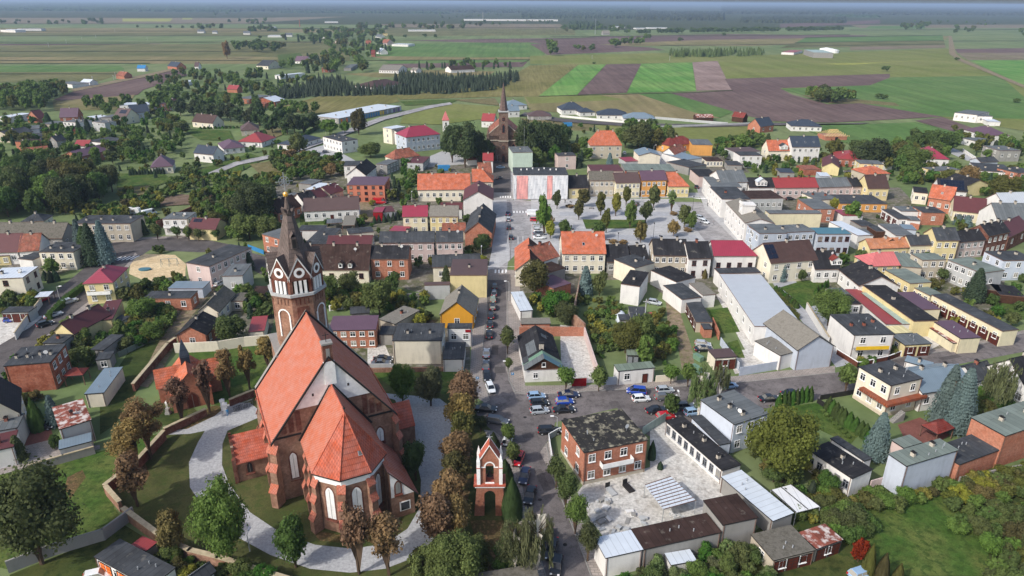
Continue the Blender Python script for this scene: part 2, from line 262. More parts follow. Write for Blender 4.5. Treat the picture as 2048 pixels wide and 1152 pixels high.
def house(line,name='house',cat='house'):
    spec,label=line.split('|')[:2]; ex=line.split('|')[2:] ; tk=spec.split()
    x1,y1,x2,y2,x3,y3,h=[float(q) for q in tk[:7]]; kind=tk[7]; rise=float(tk[8]); rm=tk[9]; wm=tk[10]; op=tk[11:]
    if ex: name=ex[0].strip(); cat=name.replace('_',' ')
    O={}
    for q in op: O[q[0]]=q[1:]
    L=P(x1,y1,h); Q=P(x2,y2,h); L2=Vector((L.x,L.y,0)); u=Vector((Q.x-L.x,Q.y-L.y,0)); wd=u.length; u.normalize(); n=Vector((-u.y,u.x,0))
    ang=math.atan2(u.y,u.x); t=rise
    if kind=='Gx':
        d=Vector(ray(x3,y3)); C=Vector((0,0,H)); s=(h-H+t*((C-L).dot(n)))/(d.z-t*d.dot(n)); p=C+d*s; dep=2*(p-L).dot(n)
    elif kind=='S': dep=(P(x3,y3,h+rise)-L).dot(n)
    else: dep=(P(x3,y3,h)-L).dot(n)
    if dep<2 or wd<1.5 and dep<70: print('BAD',label,round(wd,1),round(dep,1))
    if dep>70: dep=26.
    dep=max(dep,2.)
    FOOT.append((L2,u,n,wd,dep))
    pm=mpp(L); near=pm<.135; ov=.12 if kind in('F','S') else .3
    if wm in('no',): ov=0
    root=empty(name,L2,ang,label,cat)
    w0,w1,d0,d1=ov,wd-ov,ov,dep-ov; fr=O.get('t','w') or 'w'
    mk=[M[rm],M['dark'] if near else M['gut']]
    wall=MB(); roof=MB()
    if kind in('F','S'):
        zb=h+(rise if kind=='S' else 0)
        z=lambda y:h+(zb-h)*y/dep
        roof.prism([(0,0),(wd,0),(wd,dep),(0,dep)],[h-.2,h-.2,zb-.2,zb-.2],[h,h,zb,zb],1,0,bot=True)
        if kind=='F' and wm!='no' and 'P' in O:
            for a,b,c,e in ((0,wd,dep-.25,dep),(0,.25,0,dep-.25),(wd-.25,wd,0,dep-.25)): roof.box(a,b,c,e,h+.002,h+.35,1)
        if wm!='no': wall.prism([(w0,d0),(w1,d0),(w1,d1),(w0,d1)],0,[z(d0)-.21,z(d0)-.21,z(d1)-.21,z(d1)-.21])
        else:
            for a in [0]+([.5] if wd>6 else [])+[1]:
                for b in (0,1): wall.box(a*(wd-.15),a*(wd-.15)+.15,b*(dep-.15),b*(dep-.15)+.15,0,z(b*dep)-.2)
        roff=(0,0,0);rrz=0;top=lambda x,y:z(y); ro=roof.build('roof',mk,root)
    else:
        if kind=='Gy': A,B=dep,wd
        elif kind=='Gx': A,B=wd,dep
        else: A,B=(wd,dep) if wd>=dep else (dep,wd)
        swap=(kind=='Gy') or (kind=='H' and wd<dep)
        r=(B/2)*t if kind=='Gx' else rise
        tt=r/(B/2); hl=hr=0
        if kind=='H': hl=hr=min(A/2-.01,B/2*.9)
        if 'L' in O: hl=B/2*.8
        if 'R' in O: hr=B/2*.8
        e=[(0,0,h),(A,0,h),(A,B,h),(0,B,h)]; rg=[(hl,B/2,h+r),(A-hr,B/2,h+r)]
        m2=2
        roof.face([e[0],e[1],rg[1],rg[0]],0); roof.face([e[2],e[3],rg[0],rg[1]],m2 if 'M' in O else 0)
        if hl: roof.face([e[3],e[0],rg[0]],0)
        if hr: roof.face([e[1],e[2],rg[1]],0)
        dn=lambda p:(p[0],p[1],p[2]-.2)
        for a,b in ((e[0],e[1]),(e[2],e[3])): roof.face([dn(a),dn(b),b,a],1)
        for hh_,a,b,c in ((hl,e[3],e[0],rg[0]),(hr,e[1],e[2],rg[1])):
            if hh_: roof.face([dn(a),dn(b),b,a],1)
            else: roof.face([dn(a),dn(c),c,a],1); roof.face([dn(c),dn(b),b,c],1)
        roof.face([dn(e[0]),dn(rg[0]),dn(rg[1]),dn(e[1])],1); roof.face([dn(e[2]),dn(rg[1]),dn(rg[0]),dn(e[3])],1)
        roof.tube((rg[0][0],rg[0][1],rg[0][2]+.02),(rg[1][0],rg[1][1],rg[1][2]+.02),.11,k=5,m=0)
        ms=mk+([M[O['M']]] if 'M' in O else [])
        if swap: ro=roof.build('roof',ms,root,loc=(wd,0,0),rz=math.pi/2)
        else: ro=roof.build('roof',ms,root)
        if wm!='no':
            zt=h+tt*ov-.22; zr=h+r-.22; a0,a1,b0,b1=ov,A-ov,ov,B-ov
            mp=(lambda a,b,z_:(wd-b,a,z_)) if swap else (lambda a,b,z_:(a,b,z_))
            wall.face([mp(a0,b0,0),mp(a1,b0,0),mp(a1,b0,zt),mp(a0,b0,zt)]); wall.face([mp(a1,b1,0),mp(a0,b1,0),mp(a0,b1,zt),mp(a1,b1,zt)])
            for aa,hh_ in ((a0,hl),(a1,hr)):
                pts=[mp(aa,b0,0),mp(aa,b1,0),mp(aa,b1,zt)]+([] if hh_ else [mp(aa,B/2,zr)])+[mp(aa,b0,zt)]; wall.face(pts)
        else:
            for a in (.1,wd-.25):
                for b in (.1,dep-.25): wall.box(a,a+.15,b,b+.15,0,h)
        def top(x,y):
            b=(wd-x) if swap else y; a=y if swap else x
            zz=h+tt*min(b,B-b)
            if hl and a<hl: zz=min(zz,h+r*a/hl)
            if hr and A-a<hr: zz=min(zz,h+r*(A-a)/hr)
            return zz
        w0=d0=ov
    wo=wall.build('wall' if wm!='no' else 'post',M[wm] if wm!='no' else M['gut'],root)
    if 'E' in O and wm!='no':   # plinth
        m=MB(); m.box(w0-.05,w1+.05,d0-.05,d1+.05,0,.7); m.build('plinth',M[O['E']],root)
    # openings
    rows0=max(1,int(round(h/3.05)))
    def face(key,ln,org,rz,out,nd):
        v=Vector((org[0],org[1],0)); wn=u*out[0]+n*out[1]; c=L2+u*org[0]+n*org[1]
        vis=(-Vector((c.x,c.y,0))).normalized().dot(wn)>.04
        sp=O.get(key)
        if sp is None:
            if not vis or wm=='no' or 'N' in O: return
            cols=int(ln/(3. if key=='f' else 3.6)); rws=rows0
            if pm>.25: cols=min(cols,max(1,int(cols*.7)))
            if key!='f' and ln<4: cols=0
        elif sp in('','0'): return
        else:
            cols,rws=(sp.split('x')+['1'])[:2]; cols=int(cols); rws=int(rws) 
        if cols<1: return
        fh=h/rws; wdw=min(1.15,ln/cols*.5); hgw=min(1.45,fh*.45)
        dx_=cols//2 if 'D' in O and key==(O['D'][0] if O['D'] else 'f') else -1
        for r_ in range(rws):
            for c_ in range(cols):
                s=(c_+.5)*ln/cols; z_=r_*fh+fh*.55
                px=org[0]+nd[0]*s; py=org[1]+nd[1]*s
                if r_==0 and c_==dx_: inst('door',door_mesh(1.05,min(2.2,fh*.8),'door'),root,(px,py,0),rz); continue
                inst('window',win_mesh(wdw,hgw,fr),root,(px,py,z_),rz)
    face('f',w1-w0,(w0,d0),0,(0,-1),(1,0)); face('r',d1-d0,(w1,d0),math.pi/2,(1,0),(0,1)); face('l',d1-d0,(w0,d1),-math.pi/2,(-1,0),(0,-1))
    if 'G' in O:   # wide garage / barn doors: G<count><side>
        k=int(O['G'][0]); sd_=O['G'][1] if len(O['G'])>1 else 'f'; mkk=O['G'][2:] or 'door'
        if sd_=='f':
            for i in range(k): inst('garage_door',door_mesh(min(2.6,(w1-w0)/k*.8),min(2.5,h*.8),mkk),root,(w0+(i+.5)*(w1-w0)/k,d0,0),0)
        elif sd_=='r':
            for i in range(k): inst('garage_door',door_mesh(min(2.6,(d1-d0)/k*.8),min(2.5,h*.8),mkk),root,(w1,d0+(i+.5)*(d1-d0)/k,0),math.pi/2)
    nc=O.get('c'); nc=int(nc) if nc else (0 if wm=='no' or h<3.4 else (1 if kind!='F' else (2 if wd>7 else 0)))
    for i in range(nc):
        fx=(i+.6)/(nc+.2)
        if kind in('Gx','H') : x,y=wd*fx,dep*.5
        elif kind=='Gy': x,y=wd*.5,dep*fx
        else: x,y=wd*fx,dep*random.uniform(.35,.7)
        chimney(ro if not(kind=='Gy' or kind=='H' and wd<dep) else root,x,y,top(x,y),.5 if near else .6,.75,'chimb' if 'K' in O else 'chim')
    if 'V' in O:   # roof windows
        k=int(O['V'] or 1)
        for i in range(k):
            x=wd*(i+.7)/(k+.4); y=dep*.22; s_=top(x,y+.5)-top(x,y-.5); m=MB(); m.box(-.4,.4,-.55,.55,.02,.1,0); m.box(-.3,.3,-.45,.45,.1,.12,1)
            o=m.build('roof_window',[M['steel'],M['glass']],root,loc=(x,y,top(x,y)),rz=0); o.rotation_euler=(math.atan(s_),0,0)
    if 'S' in O:   # solar panels on the near slope
        a,b,c,e=[float(q)/10 for q in O['S']]
        m=MB(); nx=max(2,int(wd*(b-a)/1.1)); ny=max(2,int(math.hypot(dep/2,top(0.5*wd,dep/2)-h)*(e-c)/1.6))
        for i in range(nx):
            for j in range(ny):
                xa=wd*(a+(b-a)*i/nx)+.04; xb=wd*(a+(b-a)*(i+1)/nx)-.04; ya=dep/2*(c+(e-c)*j/ny)+.04; yb=dep/2*(c+(e-c)*(j+1)/ny)-.04
                m.face([(xa,ya,top(xa,ya)+.12),(xb,ya,top(xb,ya)+.12),(xb,yb,top(xb,yb)+.12),(xa,yb,top(xa,yb)+.12)])
        m.build('solar_panels',M['panel'],ro)
    if 'B' in O:   # balconies on the front, B<count><mat>
        k=int(O['B'][0]); mt=O['B'][1:] or 'white'; zf=h/rows0
        for i in range(k):
            x=w0+(i+.5)*(w1-w0)/k; bw=min((w1-w0)/k*.42,3.); m=MB(); m.box(x-bw,x+bw,d0-1.2,d0,zf-.15,zf,0); m.box(x-bw,x+bw,d0-1.2,d0-1.12,zf,zf+.95,1); m.box(x-bw,x-bw+.08,d0-1.12,d0,zf,zf+.95,1); m.box(x+bw-.08,x+bw,d0-1.12,d0,zf,zf+.95,1); m.build('balcony',[M['gy'],M[mt]],root)
    if near and wm!='no' and h>2.8:
        for a in (w0+.2,w1-.2): m=MB(); m.tube((a,d0-.08,0),(a,d0-.08,h-.2),.06,k=5,cap=False); m.build('downpipe',M['gut'],root)
    if pm<.2 and wm!='no' and h>4.2 and 'N' not in O and (int(x1+y1)%3)==0:
        x,y=wd*.8,dep*.35; z=top(x,y); m=MB(); m.tube((x,y,z-.3),(x,y,z+.9),.04,k=4); m.cone((x,y),.02,z+.9,z+.901,4); k=10; q=[(x+.45*math.cos(a*.628),y-.15+.1*math.cos(a*.628),z+1.05+.45*math.sin(a*.628)) for a in range(10)]; m.face(q,1); m.build('satellite_dish',[M['steel'],M['white']],ro if kind!='Gy' else root)
    if kind=='F' and near and wm!='no' and wd*dep>40:
        m=MB()
        for _ in range(3):
            x=random.uniform(.2,.8)*wd;y=random.uniform(.2,.8)*dep; m.tube((x,y,h),(x,y,h+.5),.09,k=6); 
        m.build('roof_vent',M['steel'],ro)
    return root,dict(w=wd,d=dep,top=top,w0=w0,w1=w1,d0=d0,d1=d1,h=h,u=u,n=n,L=L2,ang=ang,roof=ro)
HOUSES='''
1753 463 1781 463 1776 451 3 F 0 dgr wd N c0|dark plank shed with grey flat roof in the courtyards behind the tan tile roof|shed
1756 447 1792 471 1816 462 4 F 0 gry wh N c0|white slanting row building with grey roof left of the little brick wall|outbuilding
1807 458 1834 460 1831 450 3.4 F 0 bgm lb N c0|blue-grey metal shed just above the pale yellow row house|shed
1722 470 1748 471 1742 458 3.5 F 0 gry wh N c0|small white block with grey roof right of the bow-ended warehouse|outbuilding
1975 579 2004 583 1996 569 2.6 F 0 etd wd N c0|brown wooden lean-to right of the big dark spruce|lean_to
2000 589 2052 594 2042 573 2.6 F 0 blk wd N c0|long low black-roofed shed beside the clipped thujas|shed
1700 440 1722 452 1738 444 3 F 0 dgr gy N c0|low grey shed tucked behind the round dark tree of the courtyard|shed
1815 440 1842 442 1838 433 3.2 F 0 gry wh N c0|white garden shed with grey roof above the blue-grey metal shed|shed
1640 352 1662 353 1658 345 3 F 0 wht lb N c0|pale flat shed behind the long pinkish house|shed
1455 330 1485 331 1482 322 3 F 0 dgr gy N c0|dark flat shed beside the little round tree near the white cube|shed
1560 345 1590 346 1586 337 3 F 0 slt gy N c0|dark blue-grey shed in the gardens behind the columned dormer|shed
560 600 582 598 575 588 3 F 0 dbr be N c0|brown flat shed just behind the steeple shaft|shed
1547 1121 1631 1100 1587 1048 2.9 F 0 etd be G3fdoor c0|crumbling beige shed with crusty lichen-grey roof below the pale metal shed|shed
1633 1098 1687 1079 1652 1046 2.7 F 0 rst gy G2fdoor c0|shed with rust-brown roof and a white patch beside the crusty grey one|shed
955 1172 1078 1152 1066 1128 3. F 0 etd bo N c0|derelict roof strewn with grey debris at the bottom edge of the picture|shed
1240 640 1262 640 1258 628 2 F 0 dgr gy N c0|tiny dark shed at the top of the allotment|shed
225 640 245 642 250 630 2.2 F 0 dgr cr f2x1 c0|little cream garden hut with dark roof in the wild left gardens|garden_hut
700 628 740 625 735 612 2.8 Gx .5 dgr gy N c0|low grey shed in the overgrown yard right of the steeple|shed
1168 905 1297 879 1240 818 7 F 0 mos bo f4x2 l2x2 c0 Ebe B1white|orange brick two-storey house with lichen-stained black felt roof beside the stonemason yard|brick_house
1331 842 1445 941 1482 928 3.2 F 0 blk wh f9x1 r0 tg c3|long white one-storey outbuilding with striped black felt roof along the stonemason yard|outbuilding
1442 953 1546 1042 1590 1027 3.3 F 0 wht gy N c0|pale metal-roofed long shed between the black felt roofs and the small allotment sheds|shed
1446 1050 1517 1035 1466 988 5.2 F 0 dbr gy N c0|grey block-walled store with dark brown felt roof, the taller box at the yard's rear wall|store
1287 1099 1444 1064 1405 1027 4 F 0 dbr gy N c0|long grey workshop with black-brown felt roof closing the stonemason yard|workshop
1211 1116 1287 1099 1260 1060 4.0 F 0 wht wh N c0|white-roofed corner workshop at the street end of the stonemason yard|workshop
1342 1130 1394 1121 1379 1098 2.2 F 0 wht wh N c0|small garden shed with white sheet roof behind the grey workshop|shed
1400 799 1469 849 1527 818 6.6 F 0 gry bl f0 r3x2 c3|two-storey white house with flat grey roof behind the birch trees
1381 833 1439 890 1463 885 3.6 F 0 dgr bl f3x1 c0|low pale extension with grey felt roof attached to the flat-roofed white house|extension
1616 899 1705 957 1745 937 4.2 F 0 blk wh f5x1 r0 tg c1 D|narrow white cottage with seamed black roof and grey doors right of the big walnut tree|cottage
1660 876 1729 922 1743 917 3.6 F 0 dgr wh N c0|low dark-roofed strip building backing onto the narrow white cottage|outbuilding
1813 932 1918 900 1874 878 6.6 F 0 ggr lb f0 l0 c2|cubic cream and pale blue house with green-grey flat roof and blank walls
1808 896 1845 885 1815 870 5 F 0 ggr pk f0 l0 c0|small flat-roofed cube attached behind the blank cubic house|extension
1919 929 2002 899 1940 869 4 F 0 dgr bo N c0|low dark flat-roofed garage block with brick wall toward the orchard|garage
2011 872 2120 836 1942 834 7.2 F 0 ggr bo N c2|large flat green-grey roofed hall with orange brick side and white end wall|hall
1842 850 1876 869 1868 833 2.6 H 1.4 prd no|brown hipped garden pavilion on posts beside the terracotta courtyard|garden_pavilion
1782 771 1847 756 1778 720 7.6 F 0 dgr cr f2x2 l3x2 Ebg c2|tall cream villa with flat grey roof and terracotta balcony|villa
1845 787 1950 772 1880 733 4.6 Gx .5 bgm wh f4x1 c2|white house with blue-grey sheet gable roof hidden behind two blue spruces
1809 722 1863 737 1832 715 4.0 S .6 bgm wh N|blue-grey metal roofed wing by the side street behind the spruces|extension
1952 764 1997 752 1935 731 3.6 Gx .7 dgr wh f2x1 c1 K|small white gabled cottage with grey roof left of the tall weeping birch|cottage
2060 790 2120 775 2028 716 3.8 Gx .9 blk wh f1x1|white gabled cottage with black roof cut by the right picture edge|cottage
1029 496 1029 541 1060 520 5.2 Gx .8 or cr f3x1 Mdbr K c1|corner house with bright orange tile slope facing the street bend
1080 525 1120 512 1098 483 5.6 Gx .8 orf wh f0 l0 c1 K|mottled orange roofed wing between the corner house and the big orange house|wing
1124 508 1213 508 1165 463 6.6 Gx .75 or cr f5x2 V1 c2|large two-storey cream house with wide bright orange tile roof at the square's edge
1214 524 1260 524 1235 489 4.2 Gx .7 blk gy f3x1 c1|low house with cracked black felt roof right of the large orange roof
1265 520 1299 518 1280 490 4.3 Gx .7 blk wh f2x1|small black-roofed house behind the cream lean-to wing
1270 536 1310 525 1297 500 6 F 0 dgr cr f1x1 l0 c1|cream two-storey lean-to wing with dark single roof and one window|wing
1241 567 1280 573 1254 538 6 F 0 blk wh N c1|tall narrow white block with black felt roof standing free in the back gardens|block
1307 511 1377 512 1340 478 6.6 Gx .75 blk be f5x2 c2|beige two-storey house with seamed black roof and two dark chimneys
1377 518 1425 517 1400 483 6.6 Gx .75 blk wh f2x2 tb c1 K|white house with plain black roof adjoining the crimson roof
1427 512 1516 512 1445 481 6.8 Gx .75 crm wh f4x1 tb R c0|white house with large crimson metal roof on the corner of the square
1439 547 1523 545 1512 534 4.6 F 0 dgr wh N c0|low dark flat roof between the crimson roof and the long blue-white hall|annex
1439 548 1509 652 1587 628 5.2 F 0 lbl wh f6x1 r0 c0|very large hall with pale blue sheet metal roof and crimson edge trim|hall
1595 701 1672 693 1541 645 5.4 Gy 3.2 ete lb N c0|big barn with grey corrugated roof and blank pale blue gable wall by the road|barn
1561 711 1595 702 1545 672 4.0 F 0 ete wh N c0|lean-to with fibre cement roof joined to the left of the pale blue barn|lean_to
1353 564 1392 554 1377 522 4.6 F 0 blk wh N c0|white outbuilding with black felt roof nearest the beige two-storey house|outbuilding
1364 599 1404 594 1396 562 4.2 F 0 dgr wh N c0|white outbuilding with dark grey roof above the long garage row|outbuilding
1405 590 1432 588 1420 563 4.0 F 0 ete wh N c0|little white block with grey fibre cement roof beside the garage row|outbuilding
1371 603 1392 644 1424 641 3.0 F 0 dgr be G6fdoor r0 c0|row of garages with dark seamed roof beside the dirt lane|garage_row
1408 658 1426 658 1424 643 2.6 F 0 dgr bo N c0|tiny brick shed at the end of the garage row|shed
1430 716 1475 713 1457 696 3.3 F 0 brn cr G3fdoor c0|small cream garage with dark corrugated roof and brown doors by the weeping birches|garage
1236 742 1311 735 1302 722 3.7 F 0 grn wh f2x1 D c0|small white shop with green-grey flat roof facing the parking road|shop
1127 748 1127 748 1113 668 3.6 X 2.8 blk wh|x
1040 622 1066 620 1061 581 3 F 0 wht wh N c0|patched white metal shed against the street pavement|shed
1042 648 1102 647 1098 635 3 F 0 ete bo N c0|long low fibre cement shed behind the ruined brick wall|shed
1098 545 1132 535 1121 508 4.6 F 0 dbr gy N c0|dark brown felt lean-to behind the mottled orange wing|lean_to
1107 577 1143 566 1135 540 3.6 F 0 pur bo N c0|low extension with dusty pink metal roof beside the ivy wall|extension
1264 643 1299 644 1283 613 2.6 F 0 dgr gy N c0|long narrow grey felt shed in the allotment|shed
1254 710 1279 711 1276 698 2.2 F 0 grn gy G2fdoorg c0|small green metal garden shed under the walnut in the allotment|shed
784 681 884 681 880 646 6.2 F 0 dgr cr f0 c2|plain cream block with stepped parapet and flat dark roof north of the big church
885 718 928 718 935 684 3.4 F 0 dgr wh N c0|low dark flat-roofed annex filling the corner beside the street|annex
894 656 944 656 934 646 5.2 F 0 dgr wh f2x1 c0|white one-storey front with red sign board beside the ochre gable house
878 630 949 632 957 596 3.8 Gy 3.8 ete oc f1x1 c1|ochre gabled house with peeling paint and weathered grey roof by the street
657 661 752 659 757 630 5 S .9 pur bo f5x2 r0 c0|orange brick coach house with purple metal roof and row of garages|coach_house
757 669 787 669 800 652 3 F 0 dgr gy N c0|low dark shed between the coach house and the cream block|shed
757 638 790 648 818 614 3.2 F 0 ete be N c1 K|ruined little outbuilding with warped fibre cement roof in the overgrown yard|outbuilding
899 550 974 550 975 518 7 F 0 brn ye N c1|tall pale yellow block with brown roof and a blank wall beside the street
848 570 900 569 898 563 4.6 F 0 brn lg N c0|low grey windowless wing left of the tall pale yellow block|wing
864 535 962 532 900 509 4.8 Gx .6 dgr cr f3x1|grey-roofed house on the bend behind the tall pale yellow block
739 518 817 518 800 491 6.8 Gx .6 blk bo f3x2 r0 c2|red brick two-storey house with black felt roof and white balcony frame
585 540 738 540 700 489 4.4 Gx .9 dbr cr f5x1 tb c3|long cream farmhouse with huge dark brown roof behind the church steeple|farmhouse
757 486 869 485 800 463 6.8 Gx .6 dgr pk f6x2 c1|long pink-grey tenement with dark seamed roof, the left of the joined pair
871 485 927 484 900 462 6.8 Gx .6 dgr pk f4x2 c1|faded pink tenement with grey roof next to the ivy corner
804 434 856 433 830 411 6.6 Gx .6 crm yp f3x2|pale yellow two-storey house with crimson roof, the left half of the pair
858 433 917 433 890 411 6.6 Gx .6 ete ye f4x2|yellow two-storey house with weathered grey roof joined to the crimson-roofed half
925 400 987 400 985 377 7.6 Gy 3.4 mar wh f1x1|tall white gable end with dark maroon roof beside the main street
928 466 985 467 986 428 5 Gy 4 dgr bo N c2|long grey gable roof with faded brick end wall above the ivy
884 462 932 461 900 446 3.4 Gx .6 orf be N|little mottled orange roof in the backyard behind the pink tenements|outbuilding
880 418 925 418 900 405 4 Gx .5 mar wh N|narrow maroon-roofed outbuilding left of the white gable end|outbuilding
834 380 941 379 880 347 5 Gx .8 or cr f8x1 c2|long cream single-storey house with bright orange tile roof behind a clipped hedge
943 364 987 364 955 338 7.2 Gx .7 or be f3x2 R|beige two-storey corner house with orange hipped roof on the main street
958 347 985 346 966 325 6 Gx .8 orf be N|smaller orange roof tucked behind the beige corner house
965 322 987 322 974 306 6 Gx .7 red wh N|white house with steep red metal roof near the brown brick church
934 320 955 319 942 312 3 Gx .4 red wh N|low red-roofed wing left of the steep red roof|wing
812 275 881 268 860 249 8.6 Gx .6 crm lb f7x2 LR L R c2|white former institution with crimson hipped roof and arched windows|institution
783 258 811 274 835 251 8 F 0 dgr wh f4x2 c0|white grey-roofed wing joining the crimson institution to its stair tower|wing
765 255 783 258 787 249 9 F 0 wht cr f1x3 l0 c0|cream stair tower at the left end of the white institution|stair_tower
788 319 841 311 805 297 4.4 Gx .8 orf cr f5x1 L R c1|old cream house with rust-orange half-hipped tile roof below the institution
814 325 846 326 862 313 4 F 0 mar lg f2x1 c1|small white box house with dark roof in the scrap yard
774 330 798 320 788 313 5 F 0 gry gy f4x2 c0|grey two-storey workshop with flat roof left of the small box house|workshop
692 350 732 351 757 333 5 Gy 3.6 blk wh f2x1 c1|white gable house with jet black roof above the orange brick building
687 332 724 331 722 321 6 F 0 dgr wh f2x2 c0|white flat house with dark roof directly behind the jet black gable
693 370 769 370 773 353 7.4 F 0 pur sa f5x3 tb c0|salmon brick three-storey building with purple roof and scaffolding on its side
606 423 719 418 665 394 4.2 Gx .7 brn wh f7x1 D c3|long white cottage with wide brown roof and a row of small thujas|cottage
556 427 604 412 577 391 4.2 Gx .8 dbr bo f4x1|brown-roofed brick barn left of the long white cottage|barn
606 404 634 397 614 382 4.2 Gx .8 blk wh N|white gable with black roof squeezed behind the long white cottage
633 398 656 391 636 376 4.0 Gx .7 mar gy N|maroon roofed outbuilding behind the white gable|outbuilding
660 389 688 380 668 366 4.0 Gx .6 mar be f4x1|beige stable with maroon roof and small windows near the street lamp|stable
575 393 600 388 613 380 4 F 0 gry be N c0|grey flat shed at the back of the brown-roofed barn|shed
622 369 645 360 626 355 3.5 F 0 gry gy N c0|pale flat shed among dark trees behind the maroon roofs|shed
641 381 668 367 642 363 3 F 0 wht gy N c0|white corrugated shelter beside the maroon stable|shelter
653 447 685 445 690 436 3 F 0 gry no|open grey carport in the grassy yard|carport
684 451 709 450 718 430 3.2 F 0 ete no|open shelter with fibre cement roof next to the grey carport|shelter
594 461 646 461 648 450 3.6 F 0 dgr wh N c0|low white workshop with grey flat roof right of the steeple tip|workshop
608 488 652 489 682 456 4 F 0 dgr gy N c1|wide grey felt roof between the steeple and the maroon roof|workshop
697 468 748 463 738 453 4 F 0 dgr cr N c0|narrow grey roof building above the maroon roof|outbuilding
652 490 743 489 690 471 4.6 Gx .4 mar be f0 c2|wide maroon roofed house behind the long cream farmhouse
745 424 765 424 767 414 3.6 F 0 crm rd N c0|small bright red shed beside the row of thujas|shed
766 424 790 422 787 411 3.2 F 0 mar lg N c0|low brown-roofed shed attached to the bright red shed|shed
778 461 812 463 790 451 3 F 0 crm gy N c0|crimson sheet lean-to behind the pink tenement|lean_to
523 468 560 478 572 455 6.6 F 0 gry bo f2x2 l2x2 c0|orange brick two-storey house with grey roof behind a bright blue fence
371 525 418 533 466 489 6.8 F 0 dgr pk l0 r7x2 f1x2 c1|long pinkish-white two-storey building with grey roof beside the playground
443 552 485 551 503 527 6.2 F 0 gry lg f1x1 r0 c1|pale grey cubic house left of the steeple
393 625 438 625 470 587 3.6 Gy 2.4 etd cr f1x1 c1|cream gabled cottage with long grey fibre cement roof by the dirt lane|cottage
460 602 486 602 490 585 3 F 0 etd be f1x1 c0|small beige annex with mossy flat roof right of the gabled cottage|annex
494 588 527 589 530 572 2.8 F 0 dbr gy N c0|dark brown felt shed left of the steeple base|shed
350 671 414 670 437 638 3.6 Gy 2.3 blk bo f1x1 c1|black-gabled brick outbuilding beside the cream churchyard wall|outbuilding
496 664 529 661 544 630 3 F 0 red cr N c0|small shed with red metal roof beyond the churchyard wall|shed
286 597 381 596 392 581 3.7 F 0 dgr bo f3x1 c1|low brick house with dark hipped sheet roof beside the hedge of vines
335 577 405 577 418 562 3 F 0 bgm bl N c0|blue-green metal shed roof behind the low brick house|shed
164 568 226 565 254 535 6.2 H 2.4 crm ye f2x2 r3x2 B1white c1|yellow villa with crimson pyramid roof beside the playground|villa
-30 558 45 555 71 533 6.8 F 0 wht cr r2x2 f1x2 tb c2|cream and ochre flat villa with white roof at the left edge|villa
68 595 96 593 105 582 2.5 F 0 wht no|white curved carport sheltering a red car|carport
1 625 57 624 84 612 3 F 0 dgr lg G3fdoor c0|dark-roofed garage row behind the white parapet wall|garage_row
76 504 146 504 166 484 6 F 0 dgr cr f4x2 r0 c3|cream house with flat dark roof and three chimneys left of the dark spruces
35 517 64 520 84 505 3.6 F 0 dgr wh N c0|small white building with dark hipped roof at the left|outbuilding
-18 513 18 511 25 504 3.2 F 0 brn ye f2x1 c0|yellow shed with brown roof at the left picture edge|shed
35 504 78 501 62 467 4.2 Gx .8 orf wh f2x1 c1|house with bright orange tile roof squeezed between brown and dark roofs at left
-25 506 35 504 15 467 4.2 Gx .8 mar wh f3x1|house with wide dull maroon roof left of the orange tile roof
-20 476 124 477 60 445 4.2 Gx .8 etd gy f5x1 c3|very long old house with mossy grey roof and gabled dormers
40 444 88 442 80 431 3.4 H 2 dgr cr c1|dark pyramid roof among trees behind the long mossy roof
145 447 260 447 289 430 6.8 F 0 dgr be f7x2 r0 c4|beige two-storey apartment house with flat dark roof behind the spruces|apartment_house
324 438 373 438 398 424 6.2 F 0 gry wh f3x2 r2x2 B2white|white and brick semi-detached house with grey flat roof and balconies
374 457 431 459 402 436 4.2 Gx .6 mar ye f0 r0 S1469|yellow cottage with maroon roof and a solar panel behind pollarded trees|cottage
104 663 148 669 185 624 3.8 Gy 2.6 mar ye N c2|yellow gabled cottage with brown roof beside the side street|cottage
190 642 225 638 247 598 3.6 F 0 mar ye N c1|low brown metal roof house stepping down beside the yellow cottage
84 686 125 686 139 668 3.6 F 0 dgr gy N c1 K|small dark-roofed house below the yellow cottage
6 732 101 724 134 687 6.8 F 0 dgr br f0 r3x2 c4|dark brick two-storey house with flat grey roof and blank near wall
-50 850 42 827 76 768 5 Gy 4.5 dtl cr f1x1 r2x2 V1|cream house with steep black tile roof at the lower left
180 699 207 700 217 668 3 F 0 dgr gy N c0|narrow grey felt shed in the left gardens|shed
190 720 220 717 229 702 2.8 F 0 dgr gy f1x1 c0|grey garden shed beside the fenced lawn|shed
125 753 166 750 180 735 2.6 H 1. prd no|brown garden pavilion roof behind the dark brick house|garden_pavilion
168 788 208 785 208 736 3.4 F 0 bgm cr N c0|stepped blue-grey garage between two gardens at left|garage
118 859 183 839 199 787 4.8 F 0 rst lg N c1 K|garage block with rusty white peeling roof|garage
117 899 183 882 187 863 2.7 F 0 bgm lg N c0|low blue-grey lean-to in front of the rusty white roof|lean_to
-40 908 27 893 36 859 4 F 0 mar wh N c1 K|white-walled low house with dusty red roof at the left edge
-30 866 35 855 49 826 4.4 F 0 gry lg N c1 K|pale house with grey flat roof above the dusty red roof
187 1113 300 1175 240 1077 3 F 0 dgr wh G3fora c0|garden workshop with dark corrugated roof at the lower left|workshop
262 1089 292 1102 316 1087 2.3 F 0 red gy N c0|tiny shed with maroon sheet roof beside the churchyard wall|shed
383 1178 433 1142 416 1126 2.6 Gx .8 dgr lg N Mwht|dark and white gabled shed at the bottom left corner of the churchyard|shed
1025 305 1066 304 1065 292 10 F 0 gry mi N c1|mint green blank block with flat grey roof near the brown church|block
1116 312 1153 311 1151 304 7 F 0 dgr pk f1x2 l0 c1|narrow pink-beige block with flat dark roof behind the netted building|block
